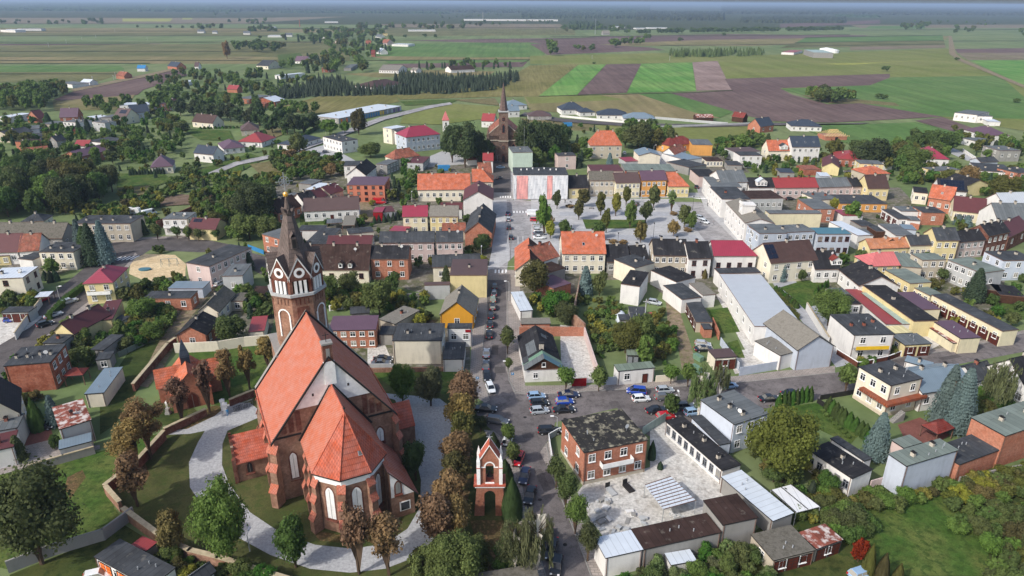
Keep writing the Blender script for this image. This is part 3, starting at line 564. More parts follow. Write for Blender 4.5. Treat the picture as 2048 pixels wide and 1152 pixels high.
1137 377 1178 376 1165 350 4.6 Gx .8 blk ye f2x1 D|low yellow house with black roof right of the netted building
1179 361 1230 361 1200 342 7.2 Gx .6 etd be f5x2|beige-grey tenement with mossy roof on the square|tenement
1231 366 1282 365 1255 345 6.7 Gx .6 brn yp f6x2 c1 K|cream tenement with brown roof on the square|tenement
1283 361 1335 360 1305 341 7.4 Gx .6 pur og f5x2|bright orange tenement with purple-brown roof on the square|tenement
1336 373 1380 373 1355 344 4.8 Gx .8 or ye f5x1 R|yellow corner house with bright orange tile roof at the end of the square row
1250 341 1352 342 1350 328 5 F 0 ggr gy N c0|long grey-green roofed back building behind the orange tenement|back_building
1182 342 1247 342 1240 329 4 F 0 mar pk N c0|low pinkish back buildings with brown roof behind the tenements|back_building
1180 291 1245 291 1215 261 7.2 Gx 1.3 or be f4x2 L R c2|grand beige villa with tall orange hipped roof and curved gable|villa
1277 311 1322 311 1318 300 6 Gy 1.6 bgm cr N|cream house with blank gable and grey roof right of the crimson shed
1251 323 1277 322 1276 313 3 F 0 crm lg N c0|small crimson roofed garage below the grand beige villa|garage
1338 292 1392 286 1388 277 4.2 H 3.6 prd og|house with red hipped roof among trees behind the orange block
1385 289 1426 290 1430 279 6 F 0 gry og N c0|orange block with flat grey roof beside the red hipped roof|block
1350 310 1374 300 1358 288 4 Gx .8 orf wh N|small gable with half orange half purple roof by the lane
1370 320 1405 316 1385 300 4 F 0 bgm wh N c0|blue-grey metal roofed white shed near the lane|shed
1378 335 1414 329 1398 313 4 F 0 dgr gy N c0|dark felt roofed shed below the blue-grey metal roof|shed
1380 338 1398 353 1425 343 5 F 0 blk pk N c0|dark long roof with pale side wall along the narrow side street|outbuilding
1413 322 1447 322 1445 314 3 F 0 dbr cr f5x1 c0|low dark stable row with many small openings|stable
1406 353 1423 373 1455 345 7 F 0 gry wh f2x2 c1|white ornate corner house with grey-green roof opening the east side of the square
1442 365 1497 364 1470 340 7 Gx .5 gry wh f5x1 c2|white house with broad grey-green roof and satellite dishes
1419 373 1444 398 1486 385 7.6 F 0 dgr wh f4x2 r0 c1 K|white two-storey house with dark grey roof on the east side of the square
1451 404 1490 446 1508 424 8.2 Gx .32 ete wh f6x2 c2|white town hall with patched grey roof, stepped gables and a clock turret|town_hall
1520 467 1631 462 1625 447 8.6 F 0 gry lb f8x2 c3|ornate lilac-white corner tenement with flat grey roof and pedimented windows|tenement
1494 448 1519 467 1545 445 8.75 F 0 gry lb f3x2 c0|angled corner bay of the lilac-white tenement facing the square|corner_house
1635 468 1704 468 1699 455 7.8 F 0 tea lb f5x2 tb c0|ornate lilac tenement with teal roof and dark windows|tenement
1539 427 1645 427 1641 420 7 F 0 gry yp f0 c0|long blank cream rear wing behind the lilac-white tenement|wing
1497 397 1568 396 1562 380 6 F 0 dbr lg f6x1 c0|grey office building with a row of dark windows behind the town hall|office
1498 375 1551 375 1520 355 5 Gx .8 blk wh f4x1 c1 K|house with black roof and a white columned dormer
1551 376 1638 375 1590 355 5 Gx .7 red pk f7x1 c4 K|long pinkish house with dull red roof and four brick chimneys
1639 375 1705 373 1670 355 5 Gx .6 gry pk f5x1|pinkish row house with grey seamed roof, the longer one of the street
1706 374 1726 373 1712 355 5 Gx .6 blk pk f2x1|short pinkish row house with darker charcoal roof
1736 377 1780 377 1740 350 5.4 Gx .9 btl ye f3x1|yellow gable house with brown tile roof at the end of the pinkish row
1635 400 1679 398 1669 383 4 F 0 gry cr N c2 K|cream courtyard house with grey roof below the dull red roof
1681 407 1776 408 1767 390 3.6 F 0 dgr og f6x1 c1|low orange-yellow row with patched dark roof in the courtyard|outbuilding
1595 397 1627 418 1660 411 5.4 F 0 gry bo f3x1 c0|open brick workshop with slanting grey roof|workshop
1686 431 1727 431 1724 419 3.6 F 0 crm wh N c0|small hall with crimson roof in the courtyard|hall
1658 443 1716 471 1728 463 5 F 0 wht wh N c0|white bow-ended warehouse with pale roof|warehouse
1584 294 1642 294 1610 272 8 Gx .9 slt wh f5x2 V3|large white villa with blue-black slate roof and skylights|villa
1537 302 1583 302 1555 280 5.4 Gx .9 or cr f3x1|cream house with orange roof and dormer joined to the slate-roofed villa
1480 311 1525 311 1518 303 6.5 F 0 dgr wh f3x2 l0 c0|white cubic house with dark flat roof and glazed bay
1470 304 1522 302 1515 293 5 F 0 brn lg N c1|low grey house with brown-grey roof behind the white cube
1521 254 1549 250 1512 237 4.2 Gx .9 slt bo f2x1|unplastered orange brick house with steep dark gable roof beside the field
1582 252 1645 254 1636 246 3.3 H 3.4 slt wh f5x1 c2|new white bungalow with dark hipped roof alone by the ploughed field|bungalow
1672 317 1732 321 1720 307 4 H 2.6 red br f4x1 c2|brick bungalow with light red roof beside the round conifer|bungalow
1644 333 1680 336 1655 317 4 Gy 2.4 mar ye N|yellow gable with purple-brown roof behind the garden wall
1609 339 1644 339 1640 330 3 F 0 orf br N c0|low brick wall-like shed left of the yellow gable|shed
1720 327 1768 329 1762 321 6 F 0 gry ye f2x2 l2x2 c0|yellow two-storey cube with flat grey roof above the orange hipped roof
1733 349 1782 347 1775 335 3.6 H 2.6 or be N|low house with orange hipped roof below the yellow cube
1755 324 1787 325 1777 316 4 F 0 wht wh N c0|white flat garage block with pale blue sheet roof|garage
1876 380 1936 384 1905 358 5 Gx .8 dtl wh f3x1 S1919|white house with a roof full of solar panels
1856 395 1906 402 1885 371 5.6 Gx .8 or bo f3x1 V1 c1|orange brick house with bright orange roof in front of the solar roof
1906 421 1973 428 1935 394 4.2 Gx .8 mar yp f4x1|long house with deep maroon roof right of the bright orange roof
1828 384 1857 387 1860 376 5 F 0 blk cr f2x1 c0|small cream house with black roof left of the bright orange roof
1847 425 1892 426 1897 414 5 F 0 dgr bo f1x1 c1|orange brick cube with dark flat roof below the orange brick house
1802 422 1846 423 1843 413 4.4 F 0 gry wh N c1|white windowless building with grey roof left of the brick cube|outbuilding
1763 418 1796 438 1812 433 3.4 F 0 dgr wh G3fdoor c0|dark-roofed courtyard garages running away from the yellow row|garage_row
1740 498 1820 495 1775 476 4.6 Gx .7 tan ye f5x1 c1|yellow house with tan tile roof and a triangular dormer
1821 491 1869 490 1840 470 5.4 Gx .7 dgr yp f4x1|pale yellow house with dark roof, second in the street row
1873 481 1921 481 1885 455 7.6 Gx .8 dgr ye f3x2|tall yellow house with dark grey roof, third in the street row
1921 485 1974 480 1935 460 6 Gx .7 blk pk f4x2|pinkish white house with black roof, fourth in the street row
1978 473 2022 464 1985 444 7 Gx .8 blk bd f4x2 c3|dark brick house with black roof and white chimneys, last in the street row
2019 475 2060 455 2012 443 5.2 Gx .8 mar bd f2x1|dark brick house with maroon roof at the right edge of the street row
1742 533 1802 531 1768 504 5 Gx .6 sal ye f3x2 L|yellow house with large salmon pink metal roof
1805 533 1845 536 1837 508 5 F 0 ggr be N c0|grey-green felt roof right of the salmon pink roof
1845 520 1894 519 1908 505 6.6 F 0 ggr be f3x2 c0|grey two-storey tenement wing facing the courtyard with the topiary tree|wing
1895 519 1964 546 1992 533 6.6 F 0 ggr lg f5x2 r1x1 c1|long grey tenement with green-grey roof turning toward the big spruce|tenement
1769 539 1821 567 1845 554 5 F 0 ggr ye f4x1 c0|yellow single-storey house with green-grey lean roof
1822 572 1860 591 1876 583 3.6 F 0 ggr yp f3x1 c0|small pale yellow outbuilding with grey roof and brick chimney beside it|outbuilding
1863 589 2005 662 2031 655 4.4 F 0 dgr yp G7fdoor r0 c0|very long cream garage building with slate-grey roof at the right|garage_row
1793 584 1845 619 1884 619 3.6 F 0 pur yp N c0|purple metal roof between the black roof and the long cream garages|garage
1713 561 1828 642 1866 633 4.6 F 0 blk ye N c1|very long black-roofed building with yellow end wall|outbuilding
1722 585 1805 648 1827 642 3.2 F 0 gls wh N c0|strip of pale green translucent sheet roofing beside the long black roof|shelter
1690 578 1772 648 1804 648 3 F 0 red wh N c0|long strip of red metal roofing behind the white balcony house|shelter
1668 589 1701 588 1690 575 3.6 F 0 gry wh N c0|small grey flat roof behind the big round tree|annex
1689 608 1723 608 1707 589 3.6 F 0 blk wh f2x1 c0|small white building with black roof left of the red roof strip|outbuilding
1677 539 1718 572 1742 537 4.4 Gx .5 blk wh f3x1|white wing with long patched black gable roof|wing
1630 539 1682 538 1660 501 4.4 Gx .8 blk wh f3x1 c1|white house with black roof and a red-framed dormer
1542 527 1637 519 1580 482 6.6 Gx .8 btl cr f4x2 S0229|cream two-storey house with brown roof and black solar panels
1708 670 1791 668 1720 627 6.8 F 0 dgr wh f2x2 l0 K c3|white two-storey house with yellow balcony and flat dark roof near the road
1810 690 1865 687 1831 666 3.3 F 0 gry ye G2fdoor c0|pale yellow double garage with two brown doors by the road|garage
1790 667 1826 665 1810 650 3.2 F 0 pyl ye N c0|pale yellow flat roof behind the double garage|annex
1866 642 1922 677 1957 671 4.2 F 0 pur yp N c0|cream building with purple metal roof and a big brown gate by the road|garage
1853 651 1906 686 1917 682 2.6 F 0 rst yp N c0|low brown-stained garage strip left of the purple metal roof|garage_row
2007 521 2075 520 2040 501 6.6 F 0 dgr bl f3x2 c2|pale blue-white villa with flat dark roof at the right edge|villa
1995 440 2062 441 2012 406 5.6 Gx .8 gry wh N c2|grey gabled roof with white gable at the right edge below the pale blue roof
2008 411 2065 409 2018 385 7.6 Gx .7 lbl wh N c1|white house with pale icy blue metal roof at the right edge
1850 317 1900 319 1885 304 4.6 H 3.8 crm wh f3x1|white bungalow with crimson hipped roof between large trees|bungalow
1972 271 2020 271 2010 259 3.6 H 3.6 pur wh f2x1|white bungalow with purple hipped roof by the far right field|bungalow
1950 282 1990 281 1985 274 3.6 F 0 gry wh f2x1 c0|low white-grey house with flat roof in front of the purple hipped bungalow
2000 301 2043 301 2039 291 6 F 0 gry gy f3x1|grey cubic house with flat roof at the upper right
1962 325 1998 323 1975 314 3.2 Gx .5 dgr lb N|low pale house with dark seamed roof in front of the grey cubic house
1960 341 2032 346 2024 330 5.6 F 0 dgr wh f5x1|long white house with dark flat roof at the right above the autumn tree
1870 342 1921 339 1908 331 4 F 0 gry ye f2x1|low yellow-grey house left of the rusty round tree
1936 371 1979 368 1968 352 5 Gy 2.2 blk ye N|yellow house with black low gable beyond the solar roof
2036 346 2075 343 2060 331 6.6 F 0 dgr bo f2x2|orange brick house cut by the right edge above the white gable
1909 225 1955 230 1952 221 5.6 F 0 gry wh f4x1 c0|abandoned white two-storey block alone by the far right meadow|block
1956 232 1986 233 1985 227 5 F 0 gry wh f2x1 c0|lower white block attached right of the abandoned block|block
1977 243 2002 244 2003 238 3 F 0 wht wh N c0|small white shed in bushes beside the abandoned block|shed
1123 220 1172 219 1160 213 3.6 H 4.6 slt wh f4x1|white bungalow with tall dark pyramid roof, the largest on the new estate|bungalow
1160 225 1192 224 1188 219 3 H 2.4 slt wh f2x1|small white garage bungalow with dark hipped roof between two new villas|bungalow
1194 230 1256 231 1248 224 3.2 H 3.4 slt wh f4x1|white bungalow with wide dark hipped roof in the middle of the new estate|bungalow
1247 237 1312 238 1303 231 3.2 H 3.2 bgm wh f4x1|white bungalow with blue-grey hipped roof at the right end of the new estate|bungalow
1056 232 1104 232 1097 226 3 H 2.8 brn gy f3x1|grey bungalow with dull brown hipped roof left of the new estate|bungalow
1015 223 1040 222 1026 211 4.4 Gx .8 bgm wh f2x1|white gabled house with grey-green roof just right of the brown church spire
1013 212 1055 210 1050 204 3.4 H 3.2 bgm wh f3x1|large blue-grey hipped roof behind the brown church spire|bungalow
962 242 988 243 980 227 4.2 Gx .9 red wh f2x1|white house with bright red roof left of the brown church tower
1393 235 1428 235 1402 228 2.6 Gx .4 rst wd N|dark timber barn with rusty roof at the green field edge|barn
1463 233 1487 236 1476 224 3.4 Gx .9 prd wd N|old timber barn with rust red steep roof at the green field edge|barn
645 273 683 283 711 277 6.8 F 0 dgr wh f6x2 r2x2 c3|white two-storey office block with flat roof beside a paved parking yard|office
553 288 590 291 612 273 3 H 2.4 slt wh f2x1|dark hipped bungalow roof behind a round tree near the lane|bungalow
538 309 561 310 567 301 2.8 H 1.8 slt wh|small white cabin with dark hipped roof in the field corner|cabin
475 283 524 285 517 273 3 H 4.2 red wh f2x1|white house with tall bright red hipped roof|bungalow
481 261 519 259 513 251 3.6 H 3.8 brn be f2x1|house with tall taupe hipped roof behind the bright red one|bungalow
446 298 490 294 474 283 3.1 H 2.8 pur wh f3x1|white bungalow with purple-brown hipped roof below the bright red roof|bungalow
386 306 426 310 404 290 4.4 Gx .9 slt wh f3x1|white house with dark blue gable roof by the curving lane
383 243 425 247 395 227 3.6 Gx .9 btl cr f3x1 c2|cream house with brown tile gable roof beside its lawn
300 335 346 332 366 320 3.6 H 4.4 pur cr f3x1|cream house with large purple-brown hipped roof behind a thuja hedge|bungalow
160 314 219 300 200 289 4.4 Gx .4 pur bo G2rdoor|long brick barn with low purple roof and dark doorway|barn
172 282 210 286 222 274 5 F 0 dgr wh N c0|white flat-roofed workshop beside the crimson roof at left|workshop
147 292 176 292 164 280 3.2 Gx .6 red wh N|crimson roofed house next to the white workshop at left
113 283 133 279 104 272 4.6 Gx .9 dgr gy f1x1|grey gabled house with dark roof above the orange brick block
29 283 57 284 74 278 6 F 0 dbr bo N|orange brick two-storey cube with dark roof at the left
52 311 100 306 76 293 3.2 Gx .6 orf bo N|low house with dull red tile roof above the wood at left
125 243 156 245 168 239 6 F 0 gry wh f4x2|white two-storey house with flat grey roof at the left
184 243 209 246 220 241 6 F 0 gry lg f3x2|grey house with flat roof right of the white two-storey house
173 233 190 236 200 229 4.4 F 0 wht wh f2x1|small white flat house behind the grey flat-roofed one
201 235 222 235 224 229 5 F 0 gry gy f1x1|small grey flat house next to the solar gable house
76 237 95 234 86 218 3.2 Gx .9 mar bo f1x1|orange brick cottage with maroon roof at the far left|cottage
118 235 155 234 137 216 3.4 Gx .9 pur br f2x1|house with big purple-brown roof facing the ploughed field
226 233 252 235 240 216 4.6 Gx .9 brn cr f3x1 S3848|cream house with brown roof and small solar panels at left
262 226 300 223 284 208 5.4 Gx .8 slt lb f3x1|blue-grey house with dark roof and solar panels behind the trees
238 211 298 210 300 204 5 F 0 wht wh N c0|long hall with bright white roof at the ploughed field|hall
312 208 333 209 342 201 5 F 0 mar bo f3x2|orange brick house with maroon flat roof right of the bright white hall
348 208 360 206 356 196 5 Gx .9 mar mi N|mint green gabled house behind the orange brick house
-2 233 20 234 32 225 4.4 F 0 wht wh f3x1|white flat house at the left picture edge near the dark wood
-14 270 17 272 11 259 4 Gy 2.4 dgr be N|beige gabled house with grey roof at the left picture edge
45 259 78 257 74 250 3.2 F 0 gry lb N|low pale blue-white shed among trees at left|shed
81 248 120 249 116 242 3.2 F 0 gry be N c0|long beige low building behind the blue spruce at left|outbuilding
80 273 105 266 99 259 3 F 0 dgr gy N c0|dark low shed roof above the grey gabled house|shed
146 262 158 261 151 253 3 Gx .8 orf og N|tiny orange roofed shed between dark conifers|shed
677 237 803 212 772 205 3.8 F 0 wht gy f0 c5|long low nursery school with pale roof and rainbow coloured panels|school
334 132 353 134 345 123 3.4 Gx .8 slt bo N|lone brick house with dark roof at the lane through the fields|house
231 151 248 152 240 143 3.4 Gx .7 orf bo N|small brick red gable by the field lane|house
160 164 179 165 170 158 3.4 Gx .5 wht wh N|white low barn near the field lane|barn
113 165 144 169 145 162 3.4 F 0 gry wh N c0|white windowed barn row near the left field edge|barn
273 137 290 137 282 130 3.4 Gx .8 blue wh N|house with vivid blue roof among conifers|house
358 165 373 165 374 160 3.4 F 0 wht wh N c0|small bright white roof behind the ploughed strip|shed
388 133 397 133 392 124 3.6 Gx .9 brn wh N|white gable at the end of the field lane|house
453 178 474 179 465 170 3.4 Gx .8 red bo N|red roofed house half hidden in trees right of the ploughed strip|house
472 196 500 198 503 188 4 F 0 gry bo f3x1 c0|low orange brick house with grey flat roof near the walnut trees|house
512 208 530 208 532 199 3.4 F 0 orf bo N c0|flat orange roofed brick building beside the metal-roofed hall|house
549 204 572 199 558 189 3.8 Gx .3 wht br f3x1|brick farm hall with pale sheet roof by the maize field|hall
512 131 536 132 536 120 4 Gx .4 dgr cr f3x1 c0|cream barn-like house with dark roof beside the maize|house
588 122 612 123 600 112 3.4 Gx .9 pur wh f2x1|white villa with purple roof alone on a lawn in the fields|villa
643 136 661 136 652 125 5 F 0 crm br f2x2|brick cube house with crimson roof in the trees|house
687 136 702 136 701 128 3.4 F 0 gry gy N c0|pale grey flat barn right of the crimson cube|barn
757 140 797 141 797 130 3.6 Gx .3 ete wh f8x1 c0|long white farm building with grey roof|barn
902 140 950 138 925 131 3.6 Gx .4 dbr wh N c0|long brown-roofed barn by the conifer row|barn
707 171 748 175 744 161 3.6 H 4.4 btl wh f4x1|white villa with tall brown hipped roof in front of the conifer plantation|villa
549 150 560 151 562 142 4 F 0 wht wh N c0|tiny white building in the dark trees|shed
820 140 832 141 829 135 3 Gx .5 ete wh N c0|small white farm shed right of the long white farm building|shed
1608 99 1627 105 1640 98 8 F 0 gls gy N c0|grey concrete silo block of the biogas plant|silo_block
1563 104 1588 105 1588 100 4 F 0 red wh N c0|white biogas building with dull red roof|plant_building
783 88 816 89 815 83 4 F 0 wht wh N c0|white plastic greenhouse in the fields right of the farms|greenhouse
816 60 871 60 871 56 4 F 0 wht wh N c0|long thin pale greenhouse across the tan field|greenhouse
927 38 1116 39 1114 33 7 F 0 wht wh N c0|enormous white greenhouse hall on the far plain|greenhouse
535 71 563 71 563 67 4 F 0 wht wh N c0|pale greenhouse among distant farms, the nearer left one|greenhouse
649 43 676 43 676 40 5 F 0 wht wh N c0|pale hall far away left of the small chimney stack|hall
527 54 550 54 550 51 4 F 0 wht wh N c0|pale flat greenhouse at the far left farms|greenhouse
0 59 30 60 30 55 6 F 0 wht wh N c0|white farm hall at the far left edge of the plain|hall
34 57 82 57 82 52 6 F 0 gry wh N c0|long grey farm hall beside the white one on the far plain|hall
1228 53 1250 53 1250 50 5 F 0 wht wh N c0|white shed right of the tall mast|shed
1272 56 1295 56 1296 52 4 F 0 wht wh N c0|pale low greenhouse near the distant mast, the left one|greenhouse
1297 55 1335 55 1336 52 4 F 0 wht wh N c0|pale low greenhouse near the distant mast, the right one|greenhouse
1206 67 1220 67 1213 61 4 Gx .7 ete gy N c0|grey farmhouse just right of the tall mast|farmhouse
731 88 742 88 736 81 4 Gx .8 orf pk N c0|red roofed farmhouse in the middle group of farms, left one|farmhouse
762 85 774 86 768 78 4 Gx .8 orf pk N c0|red roofed farmhouse in the middle group of farms, right one|farmhouse
752 102 761 104 757 95 4 Gx .8 wht wh N c0|white gable farmhouse beside the bright green field|farmhouse
742 108 750 108 746 100 4 Gx .8 prd br N c0|small brick farm barn beside the white gable farmhouse|barn
670 82 680 83 675 77 4 Gx .8 brn pk N c0|pink farmhouse among dark distant trees|farmhouse
642 73 655 73 648 68 4 Gx .8 gry wh N c0|white farmhouse behind the line of distant oaks|farmhouse
570 70 584 70 577 66 4 Gx .8 gry wh N c0|white cottage left of the distant farm group|cottage
750 73 760 74 755 68 4 Gx .8 gry wh N c0|white cottage in the distant farm group right side|cottage
765 68 775 68 770 64 4 F 0 yel ye N c0|small yellow building in the distant farm group|shed
394 63 408 63 401 59 4 Gx .6 gry wh N c0|white farmhouse alone with trees on the left plain|farmhouse
424 64 434 64 429 61 4 Gx .8 gry wh N c0|tiny white cottage on the left plain beside three round trees|cottage
486 66 500 66 493 62 4 Gx .8 gry wh N c0|white cottage with dark roof at the road on the left plain|cottage
'''
HOUSES=[l for l in HOUSES.strip().split('\n') if ' X 2.8' not in l]
# ---------------- ground, roads, fields ----------------
def sheet(name,pts,mk,z,kind='structure',world=False,label=None):
    P3=[P(x,y) if not world else Vector((x,y,0)) for x,y in pts]; tri=tessellate_polygon([P3])
    me=bpy.data.meshes.new(name); me.from_pydata([(p.x,p.y,z) for p in P3],[],[tuple(t) for t in tri]); me.materials.append(M[mk]); me.update()
    o=bpy.data.objects.new(name,me); col.objects.link(o); o['kind']=kind
    return o
xs=[-55000,-30000,-16000,-9000,-6000,-4000,-2500,-1500,-1000,-700]+[-500+i*50 for i in range(21)]+[700,1000,1500,2500,4000,6000,9000,16000,30000,55000]; ys=[-300,-100]+[i*50 for i in range(13)]+[700,800,1000,1300,1700,2200,3000,4000,6000,9000,14000,24000,40000,65000]
gm=bpy.data.meshes.new('ground'); gm.from_pydata([(x,y,-.02) for y in ys for x in xs],[],[(j*len(xs)+i,j*len(xs)+i+1,(j+1)*len(xs)+i+1,(j+1)*len(xs)+i) for j in range(len(ys)-1) for i in range(len(xs)-1)]); gm.materials.append(M['base'])
go=bpy.data.objects.new('ground',gm); col.objects.link(go); go['kind']='structure'
FIELDS=[ # painted from far to near, each sheet a little above the last
 ('fgg',[(-1200,14),(2900,14),(2900,60),(-1200,60)]),
 ('fpk',[(-1500,34),(480,36),(700,33),(480,48),(-1500,47)]),('fgg',[(-1500,47),(520,48),(1100,52),(1100,56),(-1500,56)]),
 ('fta',[(-1500,56),(380,56),(780,60),(780,64),(500,66),(-1500,66)]),('fol',[(-1500,66),(560,66),(560,71),(-1500,71)]),('fgg',[(-1500,71),(620,72),(640,84),(-1500,85)]),
 ('fye',[(245,37),(345,37),(340,43),(245,43)]),('fye',[(365,36),(385,36),(384,39),(364,39)]),
 ('fbr',[(-1500,88),(330,87),(220,97),(-1500,98)]),('fbl',[(-1500,97),(230,96),(240,101),(-1500,102)]),('fol',[(-1500,102),(640,86),(700,104),(700,122),(-1500,124)]),
 ('fta',[(-1500,118),(500,113),(640,118),(600,128),(-1500,124)]),('fgg',[(-1500,129),(240,127),(300,133),(-1500,136)]),('fgr',[(-1500,134),(240,131),(250,139),(200,146),(-1500,146)]),('fol',[(-1500,146),(235,144),(232,152),(190,165),(-1500,170)]),
 ('fol',[(500,80),(700,84),(690,100),(560,108),(500,104)]),('fol',[(780,55),(1150,56),(1150,73),(760,73)]),('fpk',[(760,48),(1120,48),(1140,58),(780,56)]),
 ('fbr',[(780,80),(1180,73),(1560,66),(1780,66),(1600,88),(1400,92),(1180,90),(1060,88)]),('fta',[(1120,92),(1400,80),(1900,72),(1890,80),(1500,92)]),
 ('fgg',[(760,73),(1180,70),(1180,75),(780,81)]),
 ('fgr',[(790,87),(1060,85),(1100,90),(1085,116),(780,116),(735,112)]),('fbr',[(1060,88),(1185,88),(1300,95),(1330,100),(1095,110)]),('fta',[(735,112),(960,115),(1090,114),(1060,120),(780,121)]),('fgr',[(770,121),(1060,119),(1050,128),(780,129)]),('fbr',[(775,128),(1055,124),(1045,134),(780,136)]),('fta',[(690,148),(860,140),(990,143),(980,150),(750,155)]),
 ('fgg',[(1360,60),(1900,50),(2600,50),(2600,76),(1890,72),(1450,68)]),('fpk',[(1700,50),(2600,48),(2600,56),(1720,56)]),('fbr',[(1560,48),(1760,40),(1760,47),(1560,55)]),('fgr',[(1740,52),(1850,51),(1850,57),(1730,57)]),
 ('fgr',[(1610,76),(1885,70),(1888,82),(1590,86)]),('fol',[(1590,86),(1888,82),(1890,92),(1560,96)]),('fpk',[(1700,94),(1890,90),(1892,96),(1700,101)]),
 ('fme',[(1060,112),(1330,106),(1480,112),(1900,97),(1925,116),(1700,130),(1430,124),(1160,130),(1060,128)]),
 ('fye',[(1630,128),(1760,125),(1900,118),(1930,125),(1760,131),(1640,134)]),
 ('fgg',[(1900,72),(2600,70),(2600,98),(1915,100)]),('fbr',[(1910,98),(2600,90),(2600,104),(1915,106)]),('fpk',[(1915,106),(2600,104),(2600,120),(1935,120)]),('fbr',[(1912,100),(2600,98),(2600,103),(1914,105)]),
 ('fgb',[(1940,121),(2600,119),(2600,200),(2048,172)]),
 ('fme',[(1430,122),(1700,130),(1925,116),(2048,175),(2600,330),(2048,262),(1885,235),(1720,208),(1655,206),(1560,177),(1740,170),(1780,155),(1780,148),(1450,158)]),
 ('fgr',[(1560,178),(1740,171),(1782,155),(2000,152),(2100,240),(1885,234),(1720,208),(1655,206)]),
 ('fco',[(1024,152),(1060,131),(1157,129),(1078,192),(1000,195)]),('fgb',[(1157,130),(1212,129),(1154,190),(1077,193)]),('fbr',[(1213,129),(1282,128),(1253,186),(1155,190)]),
 ('fgb',[(1283,128),(1384,125),(1392,182),(1254,186)]),('fbl',[(1385,125),(1435,122),(1463,180),(1393,182)]),
 ('fta',[(1048,193),(1275,188),(1392,226),(1440,236),(1390,240),(1060,222)]),('fme',[(1050,194),(1200,191),(1250,200),(1060,208)]),
 ('fbr',[(1340,187),(1463,180),(1449,158),(1780,148),(1779,156),(1740,171),(1560,177),(1585,190),(1655,209),(1720,207),(1885,234),(1660,246),(1545,243),(1466,226)]),
 ('fgr',[(1275,188),(1341,187),(1467,224),(1440,236),(1390,226)]),
 ('dry',[(1600,190),(1660,207),(1720,207),(1800,213),(1790,206),(1700,198)]),
 ('fbr',[(105,201),(150,182),(250,157),(350,137),(376,150),(287,180),(275,190),(175,204)]),('fta',[(105,203),(270,190),(260,205),(230,220),(110,222)]),
 ('fgr',[(1560,245),(1720,250),(1830,245),(1950,272),(1900,300),(1700,290)]),('fbr',[(1830,242),(1885,235),(1960,262),(1935,272)]),('fme',[(1190,252),(1500,250),(1560,290),(1430,300),(1200,262)]),
 ('fco',[(546,218),(640,193),(790,190),(800,204),(658,230),(600,226)]),('fco',[(790,191),(1024,168),(1070,172),(1060,192),(800,200)]),
 ('lawn',[(800,203),(920,199),(900,208),(810,212)]),('fme',[(808,229),(890,207),(1000,214),(985,236),(880,250),(800,248)]),('dry',[(905,200),(990,197),(1000,212),(960,208)]),
 ('lawn',[(555,110),(600,106),(620,130),(560,138)]),('lawn',[(400,186),(480,182),(470,200),(410,205)]),
 ('lawn',[(360,258),(460,262),(470,284),(400,280)]),('dry',[(520,262),(575,250),(570,268),(530,285)]),
 ('lawn',[(232,348),(330,350),(345,362),(300,378),(235,380)]),('dry',[(235,378),(300,372),(310,392),(240,392)]),('soil',[(290,405),(360,390),(400,392),(385,410),(300,415)]),('soil',[(400,385),(480,362),(470,378),(410,400)]),
 ('lawn',[(400,340),(500,308),(530,318),(480,345),(410,360)]),('dry',[(500,330),(560,320),(610,340),(520,350)]),
]+[('fdk',[(-1500,a-.6),(xx,b-.6),(xx,b+.5),(-1500,a+.5)]) for a,b,xx in ((62.5,62.5,560),(72,72,620),(85.5,84.5,470),(87.5,88,300),(102.5,103,520),(122.5,121,640),(129.5,127,300),(150,148,236),(47,48,800),(35,34,500),(25,27,700))]+[('fdk',[(a,y1),(b,y2),(b,y2+1),(a,y1+1)]) for a,y1,b,y2 in ((1100,73,1700,69),(1060,80,1190,74),(1610,75,1885,70),(1590,85,1888,81),(1570,92,1890,88),(1060,119,1040,128),(700,121,1060,119),(1700,60,2600,56),(1900,82,2600,80),(780,55,1150,55),(1320,91,1600,88),(1077,193,1395,185),(1395,185,1466,181),(500,86,640,84))]
for i,(mk,pts) in enumerate(FIELDS): sheet('field',pts,mk,.02+.005*i)
